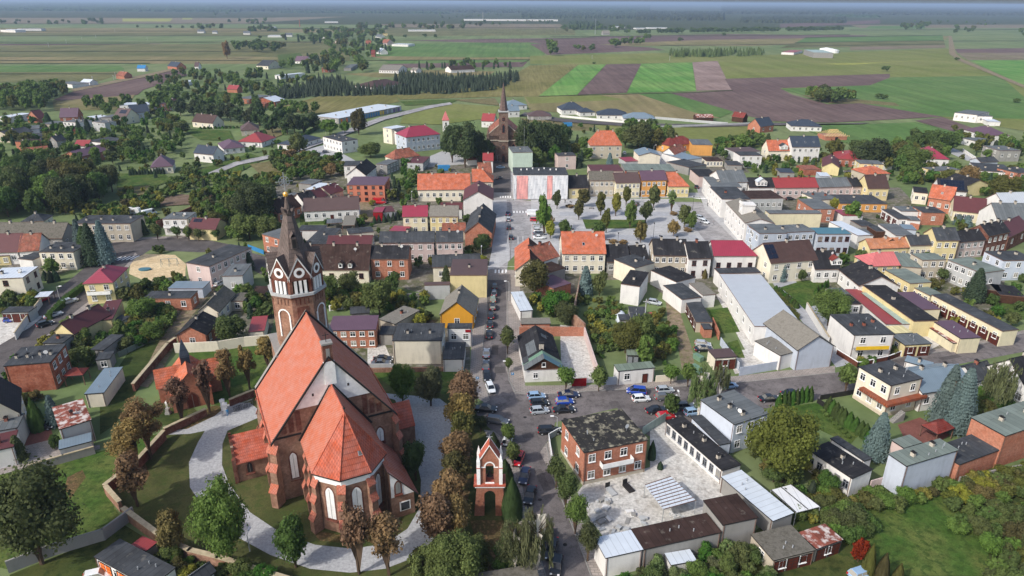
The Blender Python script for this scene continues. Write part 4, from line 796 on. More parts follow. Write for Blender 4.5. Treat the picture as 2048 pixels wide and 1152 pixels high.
ROADS=[ # name, material, height, outline
 ('dirt_path','dirt',.62,[(1897,72),(1903,72),(1912,108),(1925,119),(2050,172),(2050,178),(1915,121),(1898,108)]),
 ('dirt_path','dirt',.62,[(140,180),(290,150),(360,134),(372,135),(300,153),(150,184)]),
 ('road','asphalt_lane',.62,[(400,355),(470,326),(540,312),(600,296),(690,262),(760,236),(860,212),(900,206),(905,210),(870,216),(770,241),(700,268),(610,301),(545,318),(478,332),(402,362)]),
 ('road','asphd',.62,[(1050,226),(1120,238),(1250,248),(1400,250),(1550,247),(1720,250),(1740,247),(1560,252),(1400,256),(1250,254),(1110,244),(1040,232)]),
 ('meadow','dry',.028,[(1040,236),(1190,250),(1180,262),(1060,258)]),
 ('courtyard','yard',.024,[(700,395),(985,395),(985,540),(900,600),(740,560),(600,560),(590,470),(690,440)]),('courtyard','yard',.026,[(1180,335),(1345,335),(1345,345),(1180,345)]),
 ('courtyard','yard',.025,[(1500,375),(1800,375),(1860,440),(1800,475),(1640,475),(1540,420)]),('courtyard','yard',.027,[(1030,500),(1200,500),(1160,600),(1040,600)]),('courtyard','yard',.029,[(1620,530),(1870,510),(2010,560),(1990,680),(1860,710),(1700,640)]),
 ('courtyard','yard',.026,[(1210,515),(1430,515),(1440,600),(1340,600),(1290,560),(1210,560)]),('courtyard','yard',.028,[(0,470),(150,465),(170,530),(90,560),(0,545)]),('courtyard','yard',.029,[(1380,310),(1460,305),(1500,345),(1420,350)]),('courtyard','yard',.031,[(560,355),(780,335),(790,420),(600,430),(540,400)]),
 ('courtyard','yard',.028,[(280,590),(440,560),(560,600),(540,670),(440,700),(360,680)]),('courtyard','yard',.03,[(640,640),(940,640),(940,740),(760,740),(650,700)]),('courtyard','yard',.032,[(790,320),(940,310),(985,340),(985,380),(840,345)]),
 # central square and streets
 ('road','asphl',.04,[(985,300),(1028,300),(1026,400),(1100,404),(1400,404),(1460,440),(1520,505),(1440,505),(1062,500),(1040,500),(1016,524),(1012,560),(974,552),(976,540),(984,520),(985,430)]),
 ('pavement','sq',.05,[(985,400),(1013,400),(1020,520),(1000,534),(975,540),(984,500)]),
 ('pavement','sq',.05,[(1062,396),(1345,398),(1440,520),(1062,520)]),
 ('paving','sqd',.06,[(1100,470),(1390,470),(1400,480),(1100,482)]),('paving','sqd',.06,[(1120,424),(1345,424),(1350,432),(1120,432)]),
 ('lawn','lawn',.07,[(1165,439),(1290,440),(1296,457),(1172,458)]),
 ('pavement','sq',.055,[(1400,392),(1425,392),(1505,470),(1515,505),(1495,505),(1410,420)]),
 ('pavement','sqd',.05,[(1120,390),(1420,385),(1425,395),(1120,397)]),
 ('pavement','sq',.055,[(1028,396),(1060,396),(1062,400),(1028,402)]),
 ('road','asphd',.05,[(985,318),(1021,318),(1022,385),(984,385)]),
 ('road','asphl',.055,[(1383,340),(1400,350),(1425,392),(1398,392)]),
 ('pavement','grav',.05,[(830,345),(842,320),(885,302),(940,315),(935,328),(850,335)]),
 ('pavement','grav',.05,[(610,300),(648,290),(690,310),(712,322),(660,324),(620,312)]),
 ('pavement','grav',.05,[(1310,300),(1350,312),(1360,335),(1330,335),(1300,320)]),
 ('road','grav',.05,[(1895,292),(1960,318),(1935,322),(1885,300)]),
 # street south from the square
 ('pavement','side',.05,[(955,548),(976,540),(1040,540),(1040,600),(1043,680),(1050,770),(1060,790),(1028,788),(1012,740),(1013,600),(1010,560),(975,560),(975,640),(966,690),(966,760),(980,800),(970,806),(945,790),(940,740),(945,660),(958,600)]),
 ('road','asph',.045,[(974,552),(1013,545),(1014,600),(1016,660),(1013,720),(1018,762),(1031,786),(1080,790),(1176,783),(1335,775),(1477,766),(1670,746),(1755,727),(1810,714),(1921,699),(2120,650),(2120,690),(1921,728),(1810,752),(1700,784),(1620,803),(1540,815),(1450,838),(1330,852),(1290,830),(1240,815),(1110,845),(1104,872),(1090,890),(1080,905),(1110,966),(1150,1067),(1182,1152),(1230,1280),(1140,1280),(1089,1152),(1080,1116),(1046,987),(1037,932),(1020,890),(985,862),(955,835),(950,815),(978,799),(965,748),(966,684),(974,620)]),
 ('pavement','side',.05,[(1031,786),(1080,790),(1176,783),(1335,775),(1477,766),(1670,746),(1670,732),(1560,742),(1480,752),(1335,762),(1180,770),(1050,772)]),
 ('pavement','side',.05,[(1810,714),(1921,699),(2120,648),(2120,642),(1921,692),(1810,706),(1740,722),(1755,727)]),
 ('pavement','side',.05,[(985,862),(1020,890),(1037,932),(1046,987),(1080,1116),(1089,1152),(1120,1240),(1090,1240),(1060,1130),(1030,1020),(1012,940),(985,895),(968,860)]),
 ('pavement','side',.05,[(1080,905),(1110,966),(1150,1067),(1182,1152),(1210,1220),(1240,1220),(1212,1150),(1180,1075),(1130,970),(1108,910),(1100,880),(1092,888)]),
 ('road','sqd',.047,[(1540,560),(1640,690),(1672,735),(1735,722),(1700,690),(1645,630),(1590,560)]),
 # left side streets
 ('road','asphd',.045,[(215,486),(300,478),(395,476),(475,492),(500,505),(560,520),(590,545),(560,560),(520,548),(470,520),(460,500),(400,505),(300,500),(270,520),(200,590),(130,650),(60,720),(0,775),(-120,880),(-120,790),(-20,700),(60,620),(140,560),(200,510)]),
 ('pavement','side',.05,[(220,478),(300,474),(400,470),(440,480),(395,476),(300,478),(225,486)]),
 ('pavement','side',.05,[(60,700),(130,640),(200,585),(262,520),(270,505),(275,510),(250,545),(205,592),(136,656),(66,728)]),
 ('pavement','sand',.05,[(262,520),(290,508),(350,510),(372,528),(370,560),(340,566),(290,562),(258,548)]),
 ('courtyard','conc',.05,[(-60,640),(50,632),(88,632),(60,655),(0,690),(-60,720)]),
 ('dirt_path','dirt',.05,[(425,560),(445,572),(420,590),(385,630),(350,690),(325,740),(295,775),(275,772),(290,740),(320,680),(350,640),(395,585)]),
 ('courtyard','redp',.05,[(62,850),(100,850),(112,895),(95,910),(60,915),(50,890)]),
 ('pavement','side',.05,[(0,905),(100,880),(120,900),(200,890),(200,898),(60,935),(0,950)]),
 ('lawn','grass',.04,[(200,790),(260,700),(320,680),(290,760),(230,850),(200,870)]),
 # churchyard
 ('churchyard_grass','churchg',.04,[(215,990),(330,870),(440,805),(560,770),(800,735),(905,745),(930,800),(985,865),(1040,1000),(1080,1160),(800,1240),(560,1190),(420,1130),(330,1085)]),
 ('churchyard_grass','lawn',.046,[(350,790),(365,690),(470,682),(560,672),(560,770),(440,812)]),
 ('gravel_path','grav',.055,[(335,870),(372,838),(420,818),(470,806),(500,806),(530,830),(455,862),(445,888),(444,930),(458,968),(500,1025),(560,1065),(630,1090),(705,1098),(770,1088),(815,1058),(840,1015),(842,960),(828,900),(815,850),(790,800),(700,775),(780,788),(830,792),(880,798),(908,820),(916,880),(912,950),(895,1020),(872,1075),(830,1115),(770,1138),(700,1146),(620,1138),(540,1110),(470,1072),(412,1022),(380,975),(378,925),(396,885),(410,862),(380,868)]),
 ('churchyard_grass','churchg',.062,[(318,800),(345,770),(360,790),(410,838),(372,846),(330,830)]),
 ('leaf_litter','litter',.07,[(918,750),(945,755),(950,800),(944,860),(940,900),(944,960),(925,1060),(935,1090),(900,1110),(880,1090),(900,1010),(916,940),(920,880),(912,810),(908,780)]),
 ('leaf_litter','litter',.07,[(940,1040),(1010,1042),(1030,1090),(990,1120),(950,1080)]),('leaf_litter','litter',.066,[(352,838),(372,842),(425,812),(450,815),(430,832),(375,858),(345,862)]),
 ('leaf_litter','litter',.066,[(262,945),(290,925),(300,950),(285,975),(262,965)]),('leaf_litter','litter',.067,[(620,1060),(680,1070),(700,1088),(640,1082)]),('dirt_path','litter',.062,[(870,1120),(1000,1130),(1060,1160),(1000,1190),(860,1170)]),
 ('road','asph',.049,[(1225,800),(1345,845),(1332,872),(1296,872),(1238,822)]),
 ('lawn','lawn',.05,[(105,920),(200,903),(335,862),(275,935),(214,990),(240,1032),(150,1088),(20,1140),(-160,1100),(-120,960)]),('lawn','grass',.05,[(20,1150),(150,1098),(240,1045),(330,1100),(400,1150),(300,1230),(0,1260)]),
 ('flower_bed','litter',.06,[(135,955),(165,940),(172,955),(150,985),(140,1000),(130,975)]),
 # right side yards
 ('courtyard','conc',.05,[(1300,850),(1330,842),(1445,945),(1490,990),(1400,1030),(1255,1065),(1210,1080),(1168,1020),(1155,985),(1170,966),(1300,935)]),
 ('courtyard','conc',.05,[(1120,650),(1168,655),(1195,750),(1190,765),(1135,770),(1122,720)]),
 ('dirt_path','dirt',.05,[(1330,590),(1350,590),(1365,640),(1385,700),(1390,745),(1365,745),(1355,690),(1335,640)]),
 ('courtyard','conc',.05,[(1432,590),(1452,580),(1512,655),(1560,735),(1470,748),(1450,700),(1490,700)]),
 ('lawn','lawn',.056,[(1415,620),(1455,615),(1480,664),(1440,668)]),('lawn','lawn',.056,[(1455,686),(1475,680),(1490,716),(1475,716)]),
 ('lawn','lawn',.05,[(1560,575),(1610,560),(1660,570),(1650,600),(1610,620),(1590,600)]),
 ('lawn','lawn',.05,[(1560,815),(1640,805),(1720,868),(1700,890),(1640,860)]),
 ('courtyard','redp',.05,[(1795,850),(1840,835),(1900,870),(1870,890),(1810,880)]),
 ('lawn','grass',.04,[(1640,960),(1760,960),(2048,930),(2400,1100),(2400,1400),(1200,1400),(1300,1180),(1480,1080),(1560,1030)]),
 ('lawn','lawn',.05,[(1700,1060),(1760,990),(1860,970),(1960,1060),(1990,1152),(1740,1152)]),
 ('courtyard','conc',.05,[(1790,700),(1850,660),(1880,690),(1850,705)]),
 ('lawn','lawn',.05,[(1960,580),(2048,590),(2048,640),(2000,630)]),
 ('courtyard','conc',.05,[(735,690),(770,690),(785,725),(735,730)]),
 ('lawn','lawn',.05,[(660,582),(740,572),(738,606),(665,612)]),
 ('lawn','lawn',.056,[(740,742),(915,742),(910,790),(790,780)]),
 ('courtyard','dirt',.05,[(640,408),(735,402),(760,440),(750,448),(650,430)]),
 ('lawn','lawn',.06,[(600,438),(660,434),(655,448),(600,450)]),
]
M['asphalt_lane']=M['asphl']
for i,(nm,mk,z,pts) in enumerate(ROADS):
    if nm=='grass': sheet('grass',pts,mk,.02,'stuff'); continue
    sheet(nm,pts,mk,z+.0006*(i%7))
def rect(px,py,wd,dp,ang,z,mk,nm='road_marking'):
    c=P(px,py); u=Vector((math.cos(ang),math.sin(ang),0)); v=Vector((-u.y,u.x,0)); q=[c-u*wd/2-v*dp/2,c+u*wd/2-v*dp/2,c+u*wd/2+v*dp/2,c-u*wd/2+v*dp/2]
    return q
def markings(nm,quads,z,mk='white'):
    m=MB(); [m.face([(p.x,p.y,z) for p in q]) for q in quads]; o=m.build(nm,M[mk]); o['kind']='structure'; return o
markings('road_marking',[rect(989+i*7.3,543,.5,3.2,R(88),.062,'white') for i in range(0)]+[rect(991+i*7,543,.55,3.,0,.06,'white') for i in range(4)],.058)
markings('road_marking',[rect(234+i*9,518-i*.6,.55,4.,R(-12),.06,'white') for i in range(5)],.058)
markings('road_marking',[rect(1028+i*6,424,.5,3,0,.06,'white') for i in range(6)]+[rect(1001+i*5,394,.5,3,0,.06,'white') for i in range(5)]+[rect(1393+i*5,397,.5,3,R(60),.06,'white') for i in range(5)],.066)
markings('road_marking',[rect(991,533,22,.15,0,.06,'white'),rect(1036,480,.15,8,0,.06,'w'),rect(1046,480,.15,8,0,.06,'w')],.058)
for i,(x,y,a,b,mk) in enumerate(((990,700,1.6,5,'asphd'),(1000,740,2.5,3,'asphd'),(1060,870,3,2,'asphd'),(1230,810,2,2.5,'asphd'),(1440,790,8,1.3,'asphd'),(1085,960,1.4,6,'asphd'),(1900,715,6,1.4,'asphd'),(1000,585,1.3,6,'asphd'))):
    q=rect(x,y,a,b,R(3*i),.06,mk); o=markings('road_patch',[q],.054+.0004*i,mk)
mhm=MB()
for x,y in ((995,620),(1001,670),(1050,835),(1130,838),(1320,802),(1080,1000),(1130,1090),(1560,788),(1000,360)):
    p=P(x,y); k=10; mhm.face([(p.x+.35*math.cos(j*.628),p.y+.35*math.sin(j*.628),.068) for j in range(10)])
o=mhm.build('road_marking',M['dark']); o['kind']='structure'
# kerbs along the streets
def kerb(pts,wd=.15,hh=.12):
    m=MB(); q=[P(*p) for p in pts]
    for a,b in zip(q,q[1:]):
        d=(b-a).normalized(); n=Vector((-d.y,d.x,0))*wd/2
        m.prism([(a-n)[:2],(b-n)[:2],(b+n)[:2],(a+n)[:2]],0,.05+hh)
    o=m.build('kerb',M['gy']); o['kind']='structure'
kerb([(1013,545),(1014,600),(1016,660),(1013,720),(1018,762),(1031,786),(1080,790),(1176,783),(1335,775),(1477,766),(1670,746)])
kerb([(974,552),(974,620),(966,684),(965,748),(978,799)]); kerb([(985,862),(1020,890),(1037,932),(1046,987),(1080,1116),(1100,1180)])
kerb([(1092,888),(1110,966),(1150,1067),(1182,1152),(1200,1200)]); kerb([(1755,727),(1810,714),(1921,699),(2100,654)]); kerb([(1018,400),(1022,470),(1020,520)])
HS=[]
for l in HOUSES:
    HS.append(house(l))
bpy.context.view_layer.update()
# ---------------- big red brick church ----------------
def frame(o,ang): return lambda s,t,z=0: Vector((o[0]+s*math.cos(ang)-t*math.sin(ang),o[1]+s*math.sin(ang)+t*math.cos(ang),z))
CA=R(116.2-90)
church=empty('church',(-29.54,96.79,0),CA,'large brick church with huge tiled roof, white gable and octagonal spire','church')
FOOT.append((Vector((-29.54,96.79,0))+Vector((math.cos(CA),math.sin(CA),0))*-16,Vector((math.cos(CA),math.sin(CA),0)),Vector((-math.sin(CA),math.cos(CA),0)),32,28)); 
def cb(m,name,mats,parent=church,label=None): return m.build(name,mats if isinstance(mats,list) else [M[q] for q in mats.split()],parent,label)
LN=18.2;HW=10.0;HE=12.4;HR=25.4
# nave walls with both gables (near one standing proud)
m=MB()
m.face([(-HW,0,0),(-HW,LN,0),(-HW,LN,HE),(-HW,0,HE)]);m.face([(HW,0,0),(HW,LN,0),(HW,LN,HE),(HW,0,HE)])
sl=(HR-HE)/HW
for y in (0,LN): m.face([(-HW,y,0),(HW,y,0),(HW,y,HE),(0,y,HR-.05),(-HW,y,HE)])
nave=cb(m,'nave_wall','bc')
m=MB()   # blind niches in the near gable, string courses
for x,z0,z1 in [(-8.2,12.9,14.2),(-7,12.9,15.6),(-5.8,12.9,16.6),(5.2,12.9,17.2),(6.4,12.9,15.8),(7.6,12.9,14.6)]:
    m.box(x-.42,x+.42,-.05,-.003,z0,z1); 
cb(m,'blind_niche','bd',nave)
m=MB(); m.box(-HW-.1,-5.6,-.14,-.004,12.2,12.5); m.box(5.6,HW+.1,-.14,-.004,12.2,12.5); cb(m,'string_course','dark',nave)
# white upper gable
m=MB(); zc=17.0; xw=(HR-zc)/sl
m.prism([(-xw,-.16),(xw,-.16),(xw,-.005),(-xw,-.005)],[zc]*4,[zc+.02]*4)
m.face([(-xw,-.17,zc),(xw,-.17,zc),(0,-.17,HR)]); m.box(-.9,.9,-.5,-.18,20.4,24.6); m.box(2.6,2.9,-.2,-.171,19.3,19.8,1); m.box(-3.2,-2.9,-.2,-.171,18.8,19.3,1)
cb(m,'white_gable','white dark',nave)
m=MB(); m.box(-.75,.75,-.45,.75,24.6,27.6); m.box(-.9,.9,-.6,.9,27.6,27.9,1); m.box(-.3,.3,-.5,-.452,25.4,26.9,1); cb(m,'gable_turret','bd gy'); 
m=MB(); m.tube((0,.1,27.9),(0,.1,29.6),.06); m.tube((-.5,.1,29.1),(.5,.1,29.1),.06); cb(m,'turret_cross','dark')
# nave roof
m=MB(); e=.45
for s in (-1,1):
    q=[(s*(HW+e),-.25,HE-e*sl),(s*(HW+e),LN+.3,HE-e*sl),(0,LN+.3,HR),(0,-.25,HR)]
    if s<0: q=q[::-1]
    m.face(q,0); m.face([(a,b,c+.0-.3) for a,b,c in q][::-1],1)
m.tube((0,-.2,HR+.02),(0,LN+.3,HR+.02),.16)
ro=cb(m,'nave_roof','ch dark'); ro_r=ro
m=MB()
for s in (-1,1):
  for y0,y1,up in ((-.55,-.2,.16),(LN+.05,LN+.9,.5)):
    m=MB(); a=(s*(HW+e+.15),HE-(e+.15)*sl); b=(0,HR+.1)
    m.face([(a[0],y0,a[1]+up),(b[0],y0,b[1]+up),(b[0],y1,b[1]+up),(a[0],y1,a[1]+up)],0 if y0<0 else 1); m.face([(a[0],y0,a[1]-.25),(b[0],y0,b[1]-.25),(b[0],y0,b[1]+up),(a[0],y0,a[1]+up)],0); m.face([(a[0],y1,a[1]-.25),(b[0],y1,b[1]-.25),(b[0],y1,b[1]+up),(a[0],y1,a[1]+up)],0)
    cb(m,'gable_coping','dark gy')
m=MB()
for s in (-1,1): m.tube((s*(HW+.62),-.3,HE-.55),(s*(HW+.62),LN,HE-.55),.12,k=6)
cb(m,'gutter','ch2')
# choir with five-sided apse
AP=[(-5.4,0),(-5.4,-9.3),(-2.2,-12.6),(2.2,-12.6),(5.4,-9.3),(5.4,0)]; CH=11.; CR=20.3
m=MB(); m.prism(AP[::-1],0,CH-.02); ch=cb(m,'choir_wall','bc')
m=MB(); m.prism([(x*1.015,y-.08 if y<0 else y-.01) for x,y in AP][::-1],CH-1.6,CH-.03); cb(m,'white_frieze','white',ch)
AE=[(-5.95,0),(-5.95,-9.5),(-2.45,-13.15),(2.45,-13.15),(5.95,-9.5),(5.95,0)]; ax=(0,-9.4,CR)
m=MB(); E3=[(x,y,CH-.05) for x,y in AE]
m.face([E3[0],E3[1],ax,(0,0,CR)][::-1],0); m.face([E3[5],E3[4],ax,(0,0,CR)],0)
for a,b in ((1,2),(2,3),(3,4)): m.face([E3[a],E3[b],ax],1)
for a,b in zip(E3,E3[1:]): m.face([(a[0],a[1],a[2]-.25),(b[0],b[1],b[2]-.25),b,a],2)
m.tube((0,0,CR+.02),(0,-9.4,CR+.02),.14,m=1)
for a in E3[1:5]: m.tube(a,(ax[0],ax[1],ax[2]+.03),.12,k=5,m=1)
cr=cb(m,'choir_roof','ch ch2 dark')
m=MB(); m.tube(ax,(0,-9.4,CR+1.1),.05); m.ball((0,-9.4,CR+.7),.2); cb(m,'finial','dark',cr)
m=MB(); m.box(-.35,.35,-.4,.4,0,.12); m.box(-.25,.25,-.3,.3,.12,.15,1); o=cb(m,'roof_window','steel glass',cr); o.location=(1.3,-11.8,CH+3.05); o.rotation_euler=(R(62),0,R(5))
# snow: verge where choir roof meets the gable
m=MB()
for s in (-1,1): m.face([(s*5.9,-.26,CH-.1),(0,-.26,CR+.2),(0,-.26,CR+.55),(s*6.25,-.26,CH+.2)]) if s<0 else m.face([(0,-.26,CR+.2),(s*5.9,-.26,CH-.1),(s*6.25,-.26,CH+.2),(0,-.26,CR+.55)])
cb(m,'flashing','dark')
# pointed windows
def arch(m,T,wd,z0,z1,off,mi,k=6):
    pts=[(-wd/2,z0),(wd/2,z0),(wd/2,z1-wd*.8)]
    for i in range(1,k): a=i/k; pts.append((wd/2*(1-a**1.6),z1-wd*.8*(1-a)**1.5))
    pts.append((0,z1))
    for i in range(k-1,0,-1): a=i/k; pts.append((-wd/2*(1-a**1.6),z1-wd*.8*(1-a)**1.5))
    pts.append((-wd/2,z1-wd*.8)); m.face([T@Vector((x,off,z)) for x,z in pts],mi)
def awin(par,x,y,rz,wd,z0,z1,g='white',nm='window'):
    T=Matrix.Identity(4); m=MB(); arch(m,T,wd+.5,z0-.2,z1+.3,-.03,1); arch(m,T,wd,z0,z1,-.06,0); m.box(-.03,.03,-.09,-.06,z0,z1-.3,2); m.box(-wd/2-.3,wd/2+.3,-.35,0,z0-.45,z0-.21,1)
    o=m.build(nm,[M[g],M['bd'],M['gy']],par); o.location=(x,y,0); o.rotation_euler=(0,0,rz)
for (a,b),g in zip(((1,2),(2,3),(3,4)),('white',)*3):
    p,q=AP[a],AP[b]; rz=math.atan2(q[1]-p[1],q[0]-p[0]); awin(ch,(p[0]+q[0])/2,(p[1]+q[1])/2,rz,1.5,2.6,8.6)
for y in (-3.,-7): awin(ch,-5.4,y,-math.pi/2,1.2,3,8)
awin(ch,5.4,-6.5,math.pi/2,1.1,5,8.5)
awin(nave,-7.4,0,0,1.1,4,9); awin(nave,7.4,0,0,1.2,6.8,9.6)
for y in (3.2,7.6,12,16): awin(nave,-HW,y,-math.pi/2,1.2,3.5,9.8); awin(nave,HW,y,math.pi/2,1.2,3.5,9.8)
# buttresses, each with tiled offsets
def buttress(x,y,ang,hh,wd=1.1,d=1.5,steps=(1.,.62,.34)):
    m=MB(); T=Matrix.Translation((x,y,0))@Matrix.Rotation(ang,4,'Z'); z0=0
    for i,s in enumerate(steps):
        z1=hh*(.36,.7,1.)[i] if len(steps)==3 else hh*(i+1)/len(steps); dd=d*s
        nd=d*steps[i+1] if i+1<len(steps) else 0
        m.prism([(-wd/2,-dd),(wd/2,-dd),(wd/2,.0),(-wd/2,.0)],0 if i==0 else z0,z1-.5,0)
        k=len(m.v)-8
        for j in range(k,k+8): m.v[j]=tuple(T@Vector(m.v[j]))
        a=[(-wd/2-.12,-dd-.15,z1-.62),(wd/2+.12,-dd-.15,z1-.62),(wd/2+.12,-nd,z1+.55),(-wd/2-.12,-nd,z1+.55)]
        m.face([T@Vector(p) for p in a],1); b=[(p[0],p[1],p[2]-.18) for p in a]; 
        for i2 in range(4): m.face([T@Vector(b[i2]),T@Vector(b[(i2+1)%4]),T@Vector(a[(i2+1)%4]),T@Vector(a[i2])],1)
        m.face([T@Vector(p) for p in ((-wd/2,-dd,z1-.62),(-wd/2,-nd,z1-.62),(-wd/2,-nd,z1+.3))],0); m.face([T@Vector(p) for p in ((wd/2,-dd,z1-.62),(wd/2,-nd,z1-.62),(wd/2,-nd,z1+.3))],0)
        z0=z1-.62
    cb(m,'buttress','bc ch')
P4=math.pi/4
buttress(-HW,0,-P4,10.8,1.3,2.); buttress(HW,0,P4,10.8,1.2,1.8); buttress(-HW,LN,-3*P4,10.5); buttress(HW,LN,3*P4,10.5)
for y in (5.4,10,14): buttress(-HW,y,-math.pi/2,10.3,1.,1.5); buttress(HW,y,math.pi/2,10.3,1.,1.4)
for x,y,a in ((-5.4,-9.3,-67.5),(-2.2,-12.6,-22.5),(2.2,-12.6,22.5),(5.4,-9.3,67.5)): buttress(x,y,R(a),9.2,1.15,1.6)
for y in (-5,-1.2): buttress(-5.4,y,-math.pi/2,9,1.,1.2)
# porches, sacristy
def gab(name,x0,x1,y0,y1,he,hr,axis,roofm,wallm,ext=None):
    m=MB(); r=MB()
    if axis=='x':
        ym=(y0+y1)/2
        for x in (x0,x1): m.face([(x,y0,0),(x,y1,0),(x,y1,he),(x,ym,hr),(x,y0,he)])
        m.face([(x0,y0,0),(x1,y0,0),(x1,y0,he),(x0,y0,he)]); m.face([(x0,y1,0),(x1,y1,0),(x1,y1,he),(x0,y1,he)])
        k=(hr-he)/(ym-y0)*.3
        r.face([(x0,y0-.3,he-k),(x1,y0-.3,he-k),(x1,ym,hr+.03),(x0,ym,hr+.03)]); r.face([(x0,y1+.3,he-k),(x0,ym,hr+.03),(x1,ym,hr+.03),(x1,y1+.3,he-k)])
        r.face([(x0,y0-.3,he-k-.2),(x1,y0-.3,he-k-.2),(x1,y0-.3,he-k),(x0,y0-.3,he-k)])
    w_=cb(m,name+'_wall',wallm); cb(r,name+'_roof',roofm); return w_
pw=gab('porch',-16.1,-HW,8.3,14.5,4.4,7.9,'x','ch2','bc')
awin(pw,-14,8.3,0,.9,1.6,3.6,'dark'); 
m=MB()
for s in range(5):
    y=8.1+s*.7; z=4.8+s*.78; m.box(-16.5,-16.05,y,y+.72,z-1.6,z+.2); y=14.7-s*.7-.72; m.box(-16.5,-16.05,y,y+.72,z-1.6,z+.2)
m.box(-16.7,-16.05,8.0,8.7,0,4.9); cb(m,'stepped_gable','bd')
pr=gab('porch',HW,15.6,6.2,11.6,4.5,8,'x','ch2','bc')
# sacristy lean-to right of the choir with a white gable toward the camera
m=MB(); pts=[(5.4,0),(9.2,0),(9.2,4.6),(5.4,9.3)]
for y in (-12.4,-1): m.face([(x,y,z) for x,z in pts])
m.face([(9.2,-12.4,0),(9.2,-1,0),(9.2,-1,4.6),(9.2,-12.4,4.6)]); m.face([(5.4,-12.4,0),(5.4,-9.3,0),(5.4,-9.3,9.3),(5.4,-12.4,9.3)]); sa=cb(m,'sacristy_wall','bc')
m=MB(); m.face([(5.42,-12.46,4.3),(9.3,-12.46,4.3),(9.3,-12.46,4.6),(5.42,-12.46,9.4)]); cb(m,'white_sacristy_gable','white',sa)
m=MB(); m.face([(5.0,-12.8,9.85),(9.9,-12.8,3.9),(9.9,.1,3.9),(5.0,.1,9.85)][::-1]); m.face([(5,-12.8,9.6),(9.9,-12.8,3.65),(9.9,-12.8,3.9),(5,-12.8,9.85)],1); cb(m,'sacristy_roof','ch dark')
awin(sa,6.6,-12.5,0,.8,5,7.2,'gy'); m=MB(); m.box(-.9,.9,-.1,0,1.2,3.,0); m.box(-.7,.7,-.13,-.1,1.35,2.85,1); o=cb(m,'window','white glass',sa); o.location=(7.6,-12.4,0)
# tower
TX,TY=-.35,23.; RA=4.55/math.cos(math.pi/8)
def octo(r,z,a0=math.pi/8): return [(TX+r*math.cos(a0+i*math.pi/4),TY+r*math.sin(a0+i*math.pi/4),z) for i in range(8)]
m=MB(); m.prism([(TX-5.6,TY-4.9),(TX+5.6,TY-4.9),(TX+5.6,TY+5),(TX-5.6,TY+5)],0,17.5); m.prism([p[:2] for p in octo(RA,0)],17.4,29); tw=cb(m,'tower_wall','bc')
m=MB(); m.prism([(TX-5.8,TY-4.9),(TX+5.8,TY-4.9),(TX+5.8,TY+5.2),(TX-5.8,TY+5.2)],17.5,17.9); cb(m,'tower_ledge','gy',tw)
m=MB(); m.prism([p[:2] for p in octo(RA+.45,0)],28.75,29.25); m.prism([p[:2] for p in octo(RA+.3,0)],28.4,28.74,1); cb(m,'tower_cornice','lg bd',tw)
ap=4.55
def facing(i): 
    a=i*math.pi/4; return Matrix.Translation((TX,TY,0))@Matrix.Rotation(a+math.pi/2,4,'Z')   # local -y points outward
a_in=ap-.0; hw=RA*math.sin(math.pi/8)
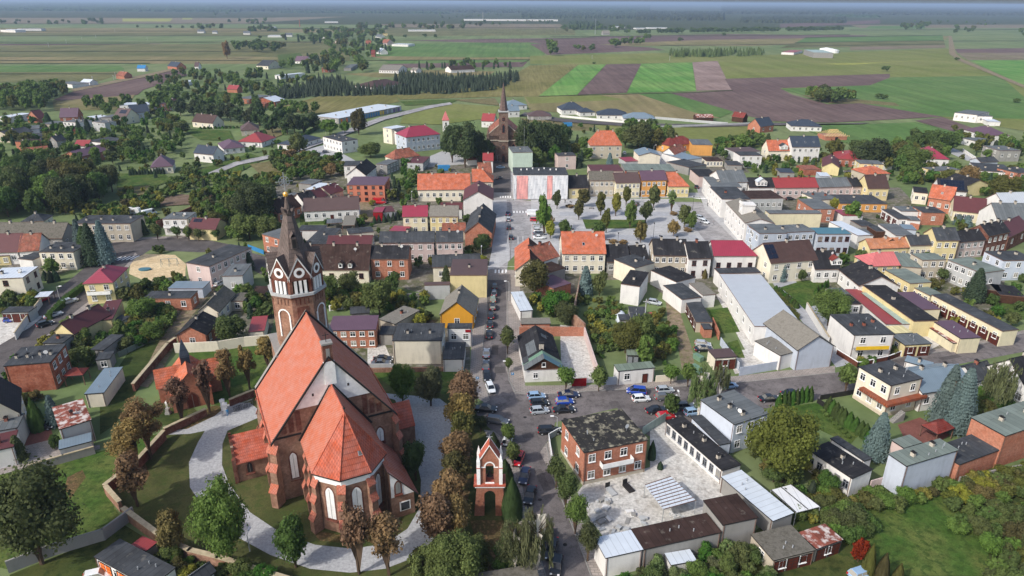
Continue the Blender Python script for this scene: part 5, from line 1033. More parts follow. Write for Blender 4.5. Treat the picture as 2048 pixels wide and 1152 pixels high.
# belfry: wall piers with louvred openings
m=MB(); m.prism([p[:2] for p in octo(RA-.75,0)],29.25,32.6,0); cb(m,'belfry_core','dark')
for i in range(8):
    T=facing(i); pt=lambda x,y,z: T@Vector((x,y,z))
    m=MB(); bx=lambda a,b,c,d,e_,f,mi=0: m.box(a,b,c,d,e_,f,mi,T)
    bx(-hw,-hw+.5,-ap,-ap+.5,29.25,32.6); bx(hw-.5,hw,-ap,-ap+.5,29.25,32.6); bx(-hw+.5,hw-.5,-ap+.003,-ap+.5,31.7,32.6)
    # gable triangle
    m.face([pt(-hw-.1,-ap-.1,32.1),pt(hw+.1,-ap-.1,32.1),pt(0,-ap-.1,35.6)]); 
    b=cb(m,'belfry_gable','bd')
    m=MB()
    for x in (-.85,0,.85): m.box(x-.24,x+.24,-ap-.12,-ap+.2,29.3,31.7,0,T)
    for s in (-1,1):
        m.face([pt(s*(hw+.3),-ap-.18,31.75),pt(0,-ap-.18,35.75),pt(0,-ap-.18,36.25),pt(s*(hw+.3),-ap-.18,32.25)]) 
    cb(m,'white_trim','white',b)
    m=MB(); k=14
    for j in range(k):
        a=2*math.pi*j/k; a2=2*math.pi*(j+1)/k; m.face([pt(.98*math.cos(a),-ap-.16,33.25+.98*math.sin(a)),pt(.98*math.cos(a2),-ap-.16,33.25+.98*math.sin(a2)),pt(.5*math.cos(a2),-ap-.16,33.25+.5*math.sin(a2)),pt(.5*math.cos(a),-ap-.16,33.25+.5*math.sin(a))])
    m.face([pt(x,-ap-.14,33.25+z) for x,z in ((-.36,0),(0,-.36),(.36,0),(0,.36))],1)
    cb(m,'roundel','white dark',b)
    m=MB() # little gable roof running back into the spire
    back=pt(0,-1.6,36.2)
    for s in (-1,1):
        q=[pt(s*(hw+.35),-ap-.25,31.95),pt(0,-ap-.25,36.25),back,pt(s*(hw*.5),-ap*.55,33.5)]; m.face(q if s>0 else q[::-1])
    cb(m,'gable_roof','prs',b)
    # arched panels below
    if i%2==0 or True:
        m=MB()
        for s in (-1,1): m.box(s*1.15-.14,s*1.15+.14,-ap-.16,-ap+.1,20.6,25,0,T)
        k=8
        for j in range(k):
            a=math.pi*j/k;a2=math.pi*(j+1)/k
            m.face([pt(1.29*math.cos(a),-ap-.16,25+1.29*math.sin(a)),pt(1.29*math.cos(a2),-ap-.16,25+1.29*math.sin(a2)),pt(1.01*math.cos(a2),-ap-.16,25+1.01*math.sin(a2)),pt(1.01*math.cos(a),-ap-.16,25+1.01*math.sin(a))])
        if i%2==1: cb(m,'white_arch','white',tw)
        m=MB()
        if i%2==0: m.box(-1.1,1.1,-ap-.03,-ap+.05,23.8,26.6,0,T)
        for x in (-1.1,-.37,.37,1.1): m.box(x-.12,x+.12,-ap-.08,-ap+.05,27.1,28.2,0,T)
        cb(m,'brick_frieze','bd',tw)
# spire
m=MB(); r0,r1=4.3,.75; z0,z1=32.8,43.4
a=octo(r0,z0);b=octo(2.35,37.2);c=octo(r1,z1)
for A_,B_ in ((a,b),(b,c)):
    for i in range(8): j=(i+1)%8; m.face([A_[i],A_[j],B_[j],B_[i]])
m.cone((TX,TY),.72,43.2,46.2,8,0,math.pi/8,.16)
for i in range(8):   # crown of little gablets
    T=facing(i); m.face([T@Vector(p) for p in ((-.42,-.95,43.0),(.42,-.95,43.0),(0,-1.25,44.1))]); m.face([T@Vector(p) for p in ((-.42,-.95,43.0),(0,-1.25,44.1),(0,-.4,43.9))]); m.face([T@Vector(p) for p in ((.42,-.95,43.0),(0,-.4,43.9),(0,-1.25,44.1))])
sp=cb(m,'spire','prs')
m=MB(); T=facing(6); m.box(-.45,.45,-3.0,-1.2,37.2,39.4,0,T); m.box(-.3,.3,-3.04,-3.003,37.4,39.,1,T); m.face([T@Vector(p) for p in ((-.6,-3.1,39.3),(0,-3.1,40.2),(0,-1.2,40.2),(-.6,-1.2,39.3))]); m.face([T@Vector(p) for p in ((.6,-3.1,39.3),(.6,-1.2,39.3),(0,-1.2,40.2),(0,-3.1,40.2))]); cb(m,'spire_dormer','prs dark',sp)
m=MB(); m.ball((TX,TY,46.5),.48,10); cb(m,'gilded_ball','gold',sp)
m=MB(); m.tube((TX,TY,46.9),(TX,TY,50.4),.07); zc=48.8; T=facing(6)
k=16
for rr in (.9,.45):
    for j in range(k): a_=2*math.pi*j/k;b_=2*math.pi*(j+1)/k; m.tube(T@Vector((rr*math.cos(a_),0,zc+rr*math.sin(a_))),T@Vector((rr*math.cos(b_),0,zc+rr*math.sin(b_))),.05,k=4)
for j in range(8): a_=math.pi*j/4; m.tube(T@Vector((0,0,zc)),T@Vector(((1.5 if j%2==0 else .9)*math.cos(a_),0,zc+(1.5 if j%2==0 else .9)*math.sin(a_))),.06,k=4)
cb(m,'filigree_cross','steel',sp)
# ---------------- bell tower ----------------
def part(m,name,mats,par,label=None): return m.build(name,[M[q] for q in mats.split()],par,label)
b=P(980,1030); bt=empty('bell_tower',b,R(1),'small free-standing brick bell tower with white pinnacles and arched opening','bell tower'); FOOT.append((b-Vector((3,0,0)),Vector((1,0,0)),Vector((0,1,0)),6,5))
m=MB()
for s in (-1,1):
    q=lambda z,o:[(s*(1.05),-.0),(s*(2.5+o),-.0),(s*(2.5+o),3.2),(s*1.05,3.2)]
    lo=q(0,.45);hi=q(0,0); n=m.pts([(x,y-(.35 if y<1 else 0),0) for x,y in lo]+[(x,y,5.2) for x,y in hi]); 
    for i in range(4): j=(i+1)%4; m.f.append((n+i,n+j,n+4+j,n+4+i)); m.m.append(0)
m.box(-2.5,2.5,0,3.2,5.2,6.0); k=8
for y in (0,3.2):
    for j in range(k):
        a=math.pi*j/k;a2=math.pi*(j+1)/k; m.face([(1.05*math.cos(a),y,4.15+1.05*math.sin(a)),(1.05*math.cos(a2),y,4.15+1.05*math.sin(a2)),(1.05*math.cos(a2),y,5.25),(1.05*math.cos(a),y,5.25)])
base=part(m,'tower_base','bt',bt)
m=MB(); m.box(-2.75,2.75,-.25,3.45,5.95,6.25,0); m.box(-2.95,2.95,-.4,3.6,6.26,6.6,1); part(m,'cornice','white ch2',bt)
m=MB(); m.box(-2,-.75,.25,2.9,6.6,11.2); m.box(.75,2,.25,2.9,6.6,11.2)
for y in (.25,2.9): m.face([(-.75,y,10.2),(.75,y,10.2),(.75,y,11.2),(-.75,y,11.2)]); m.face([(-2,y,11.2),(2,y,11.2),(0,y,14.3)])
part(m,'belfry','bt',bt)
m=MB()
for s in (-1,1): m.face([(s*2.25,0,10.85),(0,0,14.4),(0,3.1,14.4),(s*2.25,3.1,10.85)])
part(m,'roof','ch2',bt)
m=MB()
for s in (-1,1):
    for y in (-.03,3.1): m.face([(s*2.3,y,10.9),(0,y,14.55),(0,y,14.3),(s*2.15,y,10.9)]); m.face([(s*2.3,y,10.9),(0,y,14.55),(0,y+.12,14.55),(s*2.3,y+.12,10.9)])
part(m,'verge','white',bt)
for s in (-1,1):
    for y in (.1,3.0):
        m=MB(); x=s*2.05; m.box(x-.32,x+.32,y-.3,y+.3,6.6,11.3); m.box(x-.38,x+.38,y-.36,y+.36,9.9,10.05,1); m.cone((x,y),.48,11.3,12.9,4,0,math.pi/4); part(m,'pinnacle','white ch2',bt)
m=MB(); k=10
for j in range(k):
    a=math.pi*j/k;a2=math.pi*(j+1)/k; m.face([(.75*math.cos(a),.2,10.1+.75*math.sin(a)),(.75*math.cos(a2),.2,10.1+.75*math.sin(a2)),(1.02*math.cos(a2),.2,10.1+1.02*math.sin(a2)),(1.02*math.cos(a),.2,10.1+1.02*math.sin(a))])
m.box(-.85,.85,.1,.3,6.6,6.85); m.box(-1.6,-.75,.17,.25,9.85,10.05); m.box(.75,1.6,.17,.25,9.85,10.05); part(m,'white_arch','white',bt)
def bell(z,r):
    m=MB(); m.cone((0,1.6),r,z,z+r*.5,12,0,0,r*.75); m.cone((0,1.6),r*.75,z+r*.5,z+r*1.4,12,0,0,r*.45); m.ball((0,1.6,z+r*1.4),r*.45,8); m.tube((-1,1.6,z+r*1.75),(1,1.6,z+r*1.75),.07); part(m,'bell','dark',bt)
bell(7.4,.6); bell(4.3,.45)
m=MB(); m.tube((0,1.5,14.4),(0,1.5,15.9),.05); m.tube((-.6,1.5,15.4),(.6,1.5,15.4),.05); part(m,'cross','steel',bt)
bt.scale=(.87,.72,.95)
# ---------------- brown brick church on the far side of the square ----------------
b=P(1007,322); bc=empty('church',b,R(1),'dark brown neo-gothic church with slender brick spire at the end of the street','church'); FOOT.append((b-Vector((13,2,0)),Vector((1,0,0)),Vector((0,1,0)),26,40))
m=MB(); m.box(-10,10,0,26,0,15.5); m.face([(-9.6,0,15.5),(9.6,0,15.5),(0,0,22.5)]); m.face([(-9.6,26,15.5),(9.6,26,15.5),(0,26,22.5)]); nw=part(m,'nave_wall','brd',bc)
m=MB(); 
for s in (-1,1): m.face([(s*10.3,.6,14.9),(0,.6,22.4),(0,26.3,22.4),(s*10.3,26.3,14.9)])
part(m,'nave_roof','orf',bc)
m=MB()
for s in (-1,1): m.face([(s*9.9,-.2,15.4),(0,-.2,22.6),(0,-.2,23.1),(s*10.1,-.2,15.8)]); m.face([(s*9.9,-.2,15.8),(0,-.2,23.1),(0,.6,23.1),(s*9.9,.6,15.8)])
part(m,'gable_coping','be',bc)
m=MB(); m.box(-3,3,-2.2,3,0,28.2); bw=part(m,'tower_wall','brd',bc)
m=MB(); m.box(-3.5,3.5,-2.7,3.5,28.2,28.9); part(m,'tower_cornice','lg',bc)
m=MB(); m.cone((0,.4),3.0,28.9,43.5,8,0,math.pi/8,.25); m.ball((0,.4,43.7),.35,6); part(m,'spire','brs',bc)
m=MB(); m.box(-10.3,-3.01,-.5,-.02,11.8,12.3,1); m.box(3.01,10.3,-.5,-.02,11.8,12.3,1); m.box(-3.3,3.3,-2.6,-2.22,11.8,12.3,1)
for i in range(9):
    for s in (-1,1): x=s*(3.6+i*.78); m.box(x-.14,x+.14,-.35,-.1,12.3,14.6,0)
for s in (-1,1): a,b_=sorted((s*3.1,s*10.2)); m.box(a,b_,-.45,-.02,14.6,15.1,0)
part(m,'gallery','brd be',nw)
for s in (-1,1):
    m=MB(); x=s*10.2; m.prism([(x-.9,-.9),(x+.9,-.9),(x+.9,.9),(x-.9,.9)],0,15.6); m.cone((x,0),.6,15.6,20.5,6,0); m.ball((x,0,20.5),.3,6); part(m,'corner_turret','brd',bc)
    for x0,z0,z1 in ((s*6.6,3.5,9.8),):
        m=MB(); arch(m,Matrix.Identity(4),2.6,z0-.4,z1+.5,-.06,1); arch(m,Matrix.Identity(4),1.9,z0,z1,-.1,0); o=part(m,'window','glass bd',nw); o.location=(x0,0,0)
def rose(z,r,y): 
    m=MB()
    for rr,mi,dy in ((r,1,0),(r*.72,0,.06)): m.face([(rr*math.cos(a*math.pi/8),y-dy,z+rr*math.sin(a*math.pi/8)) for a in range(16)],mi)
    m.box(-.06,.06,y-.1,y-.065,z-r*.7,z+r*.7,1); m.box(-r*.7,r*.7,y-.1,y-.065,z-.06,z+.06,1); part(m,'rose_window','glass bd',bw)
rose(24.2,1.35,-2.24); rose(8.3,1.6,-2.24)
m=MB(); arch(m,Matrix.Identity(4),2.4,16.2,22,-2.26,1); arch(m,Matrix.Identity(4),1.5,16.8,21.2,-2.32,0); part(m,'window','glass bd',bw)
m=MB(); arch(m,Matrix.Identity(4),2.8,0,4.8,-2.26,1); arch(m,Matrix.Identity(4),1.9,0,4.0,-2.32,0); part(m,'portal','dark bd',bw)
m=MB(); 
for i in range(14): m.tube((-10+i*1.5,-6,0),(-10+i*1.5,-6,2.2),.06,k=4)
m.box(-10,10,-6.05,-5.95,2.0,2.1); m.box(-10,10,-6.05,-5.95,.4,.5); o=m.build('railing',M['dark'],None,loc=bc.location,rz=R(1)); tag(o,'dark metal railing in front of the dark brown church','railing')
bc.scale=(.8,1,.91)
b=P(892,262); e=empty('bell_turret',b,R(8),'slim white tower with pink pyramid roof at the end of the crimson-roofed institution','tower'); hh=hgt(b,240); m=MB(); m.box(-2,2,-2,2,0,hh); w_=m.build('tower_wall',M['wh'],e); m=MB(); m.box(-2.3,2.3,-2.3,2.3,hh,hh+.3); m.cone((0,0),3.1,hh+.3,hgt(b,226)+1.5,4,0,math.pi/4); m.build('pyramid_roof',M['sal'],e); inst('window',win_mesh(.8,1.2,'k'),w_,(0,-2,hh-2))
# ---------------- little brick chapel by the churchyard gate ----------------
b=P(388,810); A=R(28); cp=empty('chapel',b,A,'small brick chapel with orange tile roofs and slate turret by the churchyard gate','chapel'); FOOT.append((b-Vector((6,3,0)),Vector((1,0,0)),Vector((0,1,0)),14,14))
def gb(x0,x1,y0,y1,he,hr,ax,par,nm,rm='or',wmn='bo',ov=.3):
    m=MB();r=MB()
    if ax=='y':
        xm=(x0+x1)/2
        for y in (y0,y1): m.face([(x0,y,0),(x1,y,0),(x1,y,he),(xm,y,hr),(x0,y,he)])
        for x in (x0,x1): m.face([(x,y0,0),(x,y1,0),(x,y1,he),(x,y0,he)])
        k=(hr-he)/(xm-x0)*ov
        for s,xx in ((-1,x0-ov),(1,x1+ov)): r.face([(xx,y0-ov,he-k),(xm,y0-ov,hr+.04),(xm,y1+ov,hr+.04),(xx,y1+ov,he-k)])
    else:
        ym=(y0+y1)/2
        for x in (x0,x1): m.face([(x,y0,0),(x,y1,0),(x,y1,he),(x,ym,hr),(x,y0,he)])
        for y in (y0,y1): m.face([(x0,y,0),(x1,y,0),(x1,y,he),(x0,y,he)])
        k=(hr-he)/(ym-y0)*ov
        for yy in (y0-ov,y1+ov): r.face([(x0-ov,yy,he-k),(x0-ov,ym,hr+.04),(x1+ov,ym,hr+.04),(x1+ov,yy,he-k)])
    w_=m.build(nm+'_wall',M[wmn],par); r.build(nm+'_roof',M[rm],par); return w_
w_=gb(-3.5,3.5,-1,9,4.6,8.2,'y',cp,'nave'); gb(-6,6,3.4,7.6,4.2,7.2,'x',cp,'transept'); 
awin(w_,0,-1,0,2,0.1,3.4,'door','door'); awin(w_,-3.5,1.3,-math.pi/2,1,1.5,3.6,'glass')
m=MB(); m.box(-.9,.9,4.6,6.4,7.0,9.0); m.cone((0,5.5),1.35,9,13.2,4,0,math.pi/4); m.tube((0,5.5,13),(0,5.5,14.4),.05,k=4); m.tube((-.35,5.5,14),(.35,5.5,14),.05,k=4); m.build('turret',M['slt'],cp)
m=MB()
for s in (-1,1): m.prism([(s*3.5-.3,-1.7),(s*3.5+.3,-1.7),(s*3.5+.3,-1.0),(s*3.5-.3,-1.0)],0,4.2); m.prism([(s*3.5-.35,-1.3),(s*3.5+.35,-1.3),(s*3.5+.35,-.9),(s*3.5-.35,-.9)],4.1,5.2,1)
for q in (m,): pass
for i in range(2):
    mm=MB(); s=(-1,1)[i]; mm.box(s*3.5-.3,s*3.5+.3,-1.7,-1,0,4.2); mm.box(s*3.5-.36,s*3.5+.36,-1.76,-.94,4.2,4.4,1); mm.build('buttress',[M['bo'],M['or']],cp)
# ---------------- statue in the round flower bed ----------------
b=P(337,828); st=empty('statue',b,0,'white figure statue on a pedestal in the round flower bed','statue')
m=MB(); m.box(-.5,.5,-.5,.5,0,.5); m.box(-.35,.35,-.35,.35,.5,1.3); m.box(-.42,.42,-.42,.42,1.3,1.4); part(m,'pedestal','gy',st)
def person_mesh(hh=1.75,nm='person',stride=.25,arm=.2):
    V=[(0,0,.95),(0,0,1.15),(0,0,1.38),(0,0,1.5),(0,.01,1.63),(.1,0,.9),(.11,stride*.5,.5),(.11,stride,.06),(.11,stride-.13,.03),(-.1,0,.9),(-.11,-stride*.3,.5),(-.11,-stride,.06),(-.11,-stride-.13,.03),(.2,0,1.4),(.26,-arm*.4,1.12),(.24,-arm,.88),(-.2,0,1.4),(-.26,arm*.3,1.12),(-.24,arm*.6,.88),(0,.01,1.72)]
    E=[(0,1),(1,2),(2,3),(3,4),(0,5),(5,6),(6,7),(7,8),(0,9),(9,10),(10,11),(11,12),(2,13),(13,14),(14,15),(2,16),(16,17),(17,18),(4,19)]
    Rr=[.15,.13,.15,.055,.1,.09,.065,.045,.03,.09,.065,.045,.03,.06,.045,.035,.06,.045,.035,.08]
    me=bpy.data.meshes.new(nm); me.from_pydata([(x*hh/1.78,y*hh/1.78,z*hh/1.78) for x,y,z in V],E,[]); o=bpy.data.objects.new(nm,me); col.objects.link(o)
    sk=o.modifiers.new('Skin','SKIN'); o.modifiers.new('Subd','SUBSURF').levels=1
    for i,r in enumerate(Rr): me.skin_vertices[0].data[i].radius=(r,r)
    me.skin_vertices[0].data[0].use_root=True; dg=bpy.context.evaluated_depsgraph_get(); me2=bpy.data.meshes.new_from_object(o.evaluated_get(dg)); bpy.data.objects.remove(o); return me2
SM=person_mesh(1.8,'figure',.02,.05); SM.materials.clear(); SM.materials.append(M['white']); inst('figure',SM,st,(0,0,1.4),R(180))
m=MB(); k=18; c=P(340,832); m.face([(c.x+3.4*math.cos(a*2*math.pi/k),c.y+3.4*math.sin(a*2*math.pi/k),.075) for a in range(k)]); o=m.build('flower_bed',M['grass']); o['kind']='structure'
# ---------------- old corner house with a patched roof ----------------
L_=P(1048,738,3.6);Q_=P(1127,735,3.6);u=(Q_-L_).normalized();n=Vector((-u.y,u.x,0)); wd=(Q_-L_).length; dep=(P(1113,668,3.6)-L_).dot(n); L0=Vector((L_.x,L_.y,0)); FOOT.append((L0,u,n,wd,dep))
oh=empty('house',L0,math.atan2(u.y,u.x),'old white corner house with dark plank gable and roof patched in black, green and blue','house')
m=MB(); m.box(.3,wd-.3,.3,dep-.3,0,3.3); wl=part(m,'wall','wh',oh)
m=MB(); m.face([(.2,.2,3.35),(wd-.2,.2,3.35),(wd/2,.2,6.1)]); m.face([(.2,dep-.2,3.35),(wd-.2,dep-.2,3.35),(wd/2,dep-.2,6.1)]); m.box(.1,wd-.1,.1,.3,3.2,3.36,1); part(m,'plank_gable','wd gut',oh)
def strip(y0,y1,side,mk,lab=None,dz=0.,f0=0.,f1=1.):
    m=MB(); xa=0 if side<0 else wd; f=lambda q:(xa+(wd/2-xa)*q,3.4+2.85*q+dz)
    a,b_=f(f0),f(f1); m.face([(a[0],y0,a[1]),(a[0],y1,a[1]),(b_[0],y1,b_[1]),(b_[0],y0,b_[1])]); m.face([(a[0],y0,a[1]-.1),(b_[0],y0,b_[1]-.1),(b_[0],y0,b_[1]),(a[0],y0,a[1])]); m.build('roof',M[mk],oh,lab)
strip(3.4,dep,-1,'blk'); strip(3.4,dep,1,'blk'); strip(-.3,2.0,-1,'gry','grey corrugated roof strip'); strip(-.3,2.0,1,'tea','blue sheet roof strip'); strip(2.0,3.4,-1,'gre'); strip(2.0,3.4,1,'gre','green sheet roof strip')
strip(4.5,dep*.62,-1,'gry',None,.03,.3,.75); strip(dep*.7,dep*.8,1,'gry',None,.03,.5,.8); strip(2.2,5,-1,'dgr',None,.04,.02,.3)
m=MB(); m.box(wd/2-.5,wd/2+.5,4.3,5.1,5.2,7.4); m.box(wd/2-.6,wd/2+.6,4.2,5.2,7.4,7.55,1); part(m,'chimney','chim dark',oh)
inst('window',win_mesh(.9,1.2,'w'),wl,(wd*.3,.3,1.7)); inst('window',win_mesh(.7,.9,'w'),wl,(wd/2,.2,4.4))
# ---------------- walls and fences ----------------
def wallrun(name,pts,hh,th,mk,label,cat,capm=None,posts=0,group=None,z0=0):
    q=[P(*p) for p in pts]; o0=q[0]; r=empty(name,o0,0,label,cat,group) if (capm or posts) else None
    m=MB();c=MB();pp=MB(); 
    for a,b in zip(q,q[1:]):
        a=a-o0;b=b-o0; d=(b-a).normalized(); n_=Vector((-d.y,d.x,0))*th/2; e_=d*th*.45
        m.prism([(a-n_-e_)[:2],(b-n_+e_)[:2],(b+n_+e_)[:2],(a+n_-e_)[:2]],0,hh)
        if capm: n2=n_*1.5; c.prism([(a-n2-e_)[:2],(b-n2+e_)[:2],(b+n2+e_)[:2],(a+n2-e_)[:2]],hh+.002,hh+.14)
        if posts:
            k=max(1,int((b-a).length/posts))
            for i in range(k+1): p=a.lerp(b,i/k); x,y=p.x,p.y; s_=th/2+.06; pb=MB(); pb.box(x-s_,x+s_,y-s_,y+s_,0,hh+.12); pb.build('post',M[capm or mk],r)
    if r is None: o=m.build(name,M[mk],None,loc=o0); tag(o,label,cat,group); return o
    m.build('panel' if posts else 'wall',M[mk],r)
    if capm: c.build('coping',M[capm],r)
    return r
wallrun('stone_wall',[(270,782),(338,700),(352,690)],1.9,.5,'bd','stone and brick churchyard wall with grey coping along the dirt lane','wall','cap')
wallrun('churchyard_wall',[(352,706),(438,702),(490,693),(545,688)],2.6,.3,'cr','long smooth cream wall behind the chapel lawn','wall')
wallrun('brick_wall',[(333,870),(412,832)],1.6,.45,'bd','low brick wall between the chapel garden and the gravel drive','wall','cap')
wallrun('brick_wall',[(462,812),(508,793)],1.6,.4,'bd','low brick wall behind the parked bicycles','wall','cap')
wallrun('brick_wall',[(278,938),(330,880)],2.,.5,'bd','brick retaining wall beside two leaning chestnut trees','wall','cap')
wallrun('brick_wall',[(215,988),(278,938)],2.,.5,'bd','brick churchyard wall running down to the low corner gate','wall','cap')
wallrun('churchyard_wall',[(217,992),(243,1022)],2.,.5,'bc','short brick churchyard wall with yellow coping at the corner','wall','cap')
wallrun('churchyard_wall',[(252,1036),(327,1092),(383,1120),(440,1134),(520,1160),(600,1185)],2.,.55,'bc','long pale-topped churchyard wall along the lower left','wall','cap')
wallrun('garden_wall',[(268,1036),(210,1080),(110,1110),(20,1145)],2.2,.3,'gy','dark grey rendered garden wall in the lower left','wall')
wallrun('garden_wall',[(62,945),(130,925),(190,908)],1.6,.25,'gy','stepped concrete garden wall below the garages','wall','cap')
wallrun('brick_wall',[(740,745),(915,742)],1.1,.4,'bc','low old brick wall along the lawn behind the cream block','wall')
wallrun('concrete_fence',[(733,741),(787,741)],1.6,.12,'lg','grey concrete panel fence beside the parked dark cars','fence','lg',2.2)
wallrun('brick_wall',[(1040,672),(1168,672)],2.6,.4,'bo','weathered brick wall at the back of the ruined yard','wall')
wallrun('brick_wall',[(1168,672),(1197,762)],2.6,.3,'pk','bare plaster and brick wall on the right side of the ruined yard','wall')
wallrun('gate',[(1144,773),(1172,772)],2.,.1,'rd','dark red sheet metal gate of the ruined yard','gate')
wallrun('gate',[(1205,771),(1232,769)],2.,.1,'lb','pale grey metal gate left of the white shop','gate')
wallrun('garden_wall',[(1312,764),(1352,761)],1.6,.25,'cr','low cream wall right of the white shop','wall')
wallrun('brick_wall',[(1160,573),(1145,650),(1168,672)],3.6,.4,'bc','tall ivy covered brick wall in the back gardens','wall')
wallrun('gate',[(1478,752),(1559,738)],2.2,.1,'lb','long grey-blue metal fence and gate left of the pale blue barn','gate',None,0)
wallrun('fence',[(1424,650),(1437,680)],2.2,.2,'bo','short orange brick wall by the small garage','wall')
wallrun('fence',[(1440,690),(1477,742)],2.1,.12,'lb','tall grey metal fence beside the small garage','fence')
wallrun('garden_wall',[(1612,620),(1655,690)],2.2,.25,'wh','white wall along the narrow side street','wall','cap')
wallrun('fence',[(1672,708),(1715,735),(1775,722),(1800,712)],1.3,.15,'prw','low wooden garden fence with white posts round the white balcony house','fence','white',4.5)
wallrun('fence',[(1634,806),(1700,850),(1722,868)],1.2,.12,'dark','dark garden fence beside the thuja hedge and round bushes','fence')
wallrun('fence',[(1640,800),(1700,790),(1722,783)],1.2,.12,'dark','low dark street fence near the ball-shaped tree','fence')
wallrun('fence',[(1284,872),(1330,842)],2.,.1,'gls','translucent sheet fence between the brick house and the white outbuilding','fence')
wallrun('fence',[(1104,925),(1097,880),(1118,868)],1.3,.1,'lg','light metal fence round the brick house corner','fence','white',2.)
wallrun('brick_wall',[(2120,925),(1990,950),(1918,965)],1.2,.3,'gy','grey lower wall under the long brick hall by the orchard','wall')
wallrun('garden_wall',[(1740,975),(1775,965),(1800,990)],1.5,.2,'pk','low pinkish wall left of the cubic house','wall')
wallrun('garden_wall',[(85,610),(50,655),(33,680)],2.,.2,'wh','white stepped parapet wall beside the side street','wall','cap')
wallrun('fence',[(166,575),(120,618),(95,640)],1.3,.2,'prw','dark fence behind the clipped hedge on the side street','fence')
wallrun('blue_fence',[(497,497),(528,509)],1.5,.12,'blue','bright blue metal fence beside the orange brick house','fence')
wallrun('green_fence',[(325,566),(374,562)],1.6,.1,'grn','green net fence along the sandy playground','fence')
wallrun('brick_wall',[(316,458),(392,425)],3.,.35,'bd','long dark brick boundary wall behind the white vans','wall')
wallrun('garden_wall',[(660,622),(728,612)],1.5,.2,'wh','white panel garden wall right of the steeple','wall','white',3)
wallrun('garden_wall',[(803,600),(846,597)],1.6,.2,'gy','grey concrete panel wall left of the tall yellow block','wall','gy',2.5)
wallrun('brick_wall',[(1796,452),(1836,460)],2.2,.3,'bo','little orange brick wall in the courtyards behind the street row','wall')
wallrun('garden_wall',[(960,508),(945,500),(930,505)],2.,.25,'ye','curved yellow wall under the ivy at the street bend','wall')
wallrun('concrete_fence',[(1320,257),(1500,250),(1517,248)],1.8,.12,'lg','long pale concrete fence along the field road','fence')
wallrun('concrete_fence',[(1310,238),(1380,244),(1455,250)],1.8,.12,'lg','second pale concrete fence slanting toward the barns','fence')
wallrun('white_wall',[(1120,234),(1200,242),(1250,246)],1.5,.15,'wh','white garden wall in front of the new bungalows','wall')
wallrun('white_wall',[(1925,303),(1950,320)],1.5,.2,'wh','white arched garden wall near the curving lane','wall','white',3)
wallrun('fence',[(238,715),(290,690)],1.4,.05,'grn','fine green wire fence across the left garden','fence')
# ---------------- netting on the building by the square ----------------
L_=P(1027,350,10.5);Q_=P(1136,350,10.5);u=(Q_-L_).normalized();n=Vector((-u.y,u.x,0)); wd=(Q_-L_).length; L0=Vector((L_.x,L_.y,0)); dep=(P(1133,336,10.5)-L_).dot(n); FOOT.append((L0,u,n,wd,dep))
nb=empty('apartment_block',L0,math.atan2(u.y,u.x),'three-storey block wrapped in white and red scaffold netting on the square','apartment block')
m=MB(); m.box(0,wd,0,dep,0,10.5); part(m,'wall','wh',nb)
m=MB(); m.box(-.1,wd+.1,-.1,dep+.1,10.5,10.8); rf=part(m,'roof','dgr',nb)
for i in range(7): chimney(rf,wd*(.15+.11*i),dep*random.uniform(.4,.8),10.8,.5,.8,'white')
for r_ in range(3):
    for c_ in range(8): inst('window',win_mesh(1.2,1.4,'w'),nb,(wd*(c_+.5)/8,0,1.9+r_*3.3))
def net(x0,x1,mk,lab):
    m=MB(); k=int((x1-x0)/1.0)+1; 
    for i in range(k):
        for j in range(6):
            f=lambda a,b:(x0+(x1-x0)*a/k,-.9-.12*math.sin(a*1.7+b),.3+10.1*b/6)
            m.face([f(i,j),f(i+1,j),f(i+1,j+1),f(i,j+1)])
    m.build('scaffold_net',M[mk],nb,lab)
net(0,.055*wd,'netw','white scaffold netting'); net(.06*wd,.265*wd,'netr','red scaffold netting'); net(.27*wd,.615*wd,'netw','white scaffold netting'); net(.62*wd,.715*wd,'netr','red scaffold netting'); net(.72*wd,wd,'netw','white scaffold netting')
m=MB()
for i in range(13): m.tube((wd*i/12,-.85,0),(wd*i/12,-.85,10.6),.04,k=4,cap=False)
for z in (2.2,4.4,6.6,8.8,10.6): m.tube((0,-.85,z),(wd,-.85,z),.04,k=4,cap=False)
m.build('scaffold',M['steel'],nb)
# ---------------- clock turret of the town hall ----------------
th=[o for o in bpy.data.objects if o.name=='town_hall'][0]
p=P(1493,424,9.0); loc=th.matrix_basis.inverted()@p
m=MB(); m.box(-2.1,2.1,-2.2,2.2,-8.7,2.9); t=m.build('clock_turret',M['wh'],th,loc=loc)
m=MB(); m.box(-2.35,2.35,-2.45,2.45,2.9,3.2)
for i in range(5): m.box(-2.3+i*1.05,-1.8+i*1.05,-2.4,-2.0,3.202,3.7)
m.build('battlement',M['wh'],t)
m=MB(); m.face([(1.0*math.cos(a*math.pi/10),-2.23,1.2+1.0*math.sin(a*math.pi/10)) for a in range(20)],1); m.face([(.88*math.cos(a*math.pi/10),-2.25,1.2+.88*math.sin(a*math.pi/10)) for a in range(20)],0)
for h_ in range(12): a=h_*math.pi/6; m.face([(.78*math.cos(a)-.04,-2.27,1.2+.78*math.sin(a)-.04),(.78*math.cos(a)+.04,-2.27,1.2+.78*math.sin(a)-.04),(.78*math.cos(a)+.04,-2.27,1.2+.78*math.sin(a)+.04),(.78*math.cos(a)-.04,-2.27,1.2+.78*math.sin(a)+.04)],1)
m.box(-.04,.04,-2.3,-2.27,1.2,1.9,1); m.box(0,.5,-2.3,-2.27,1.16,1.24,1); o=m.build('clock_face',[M['white'],M['dark']],t); o.rotation_euler=(0,0,R(28)); o.location=(-.4,-.1,0)
for mm in ((P(1520,445,8.2)),): pass
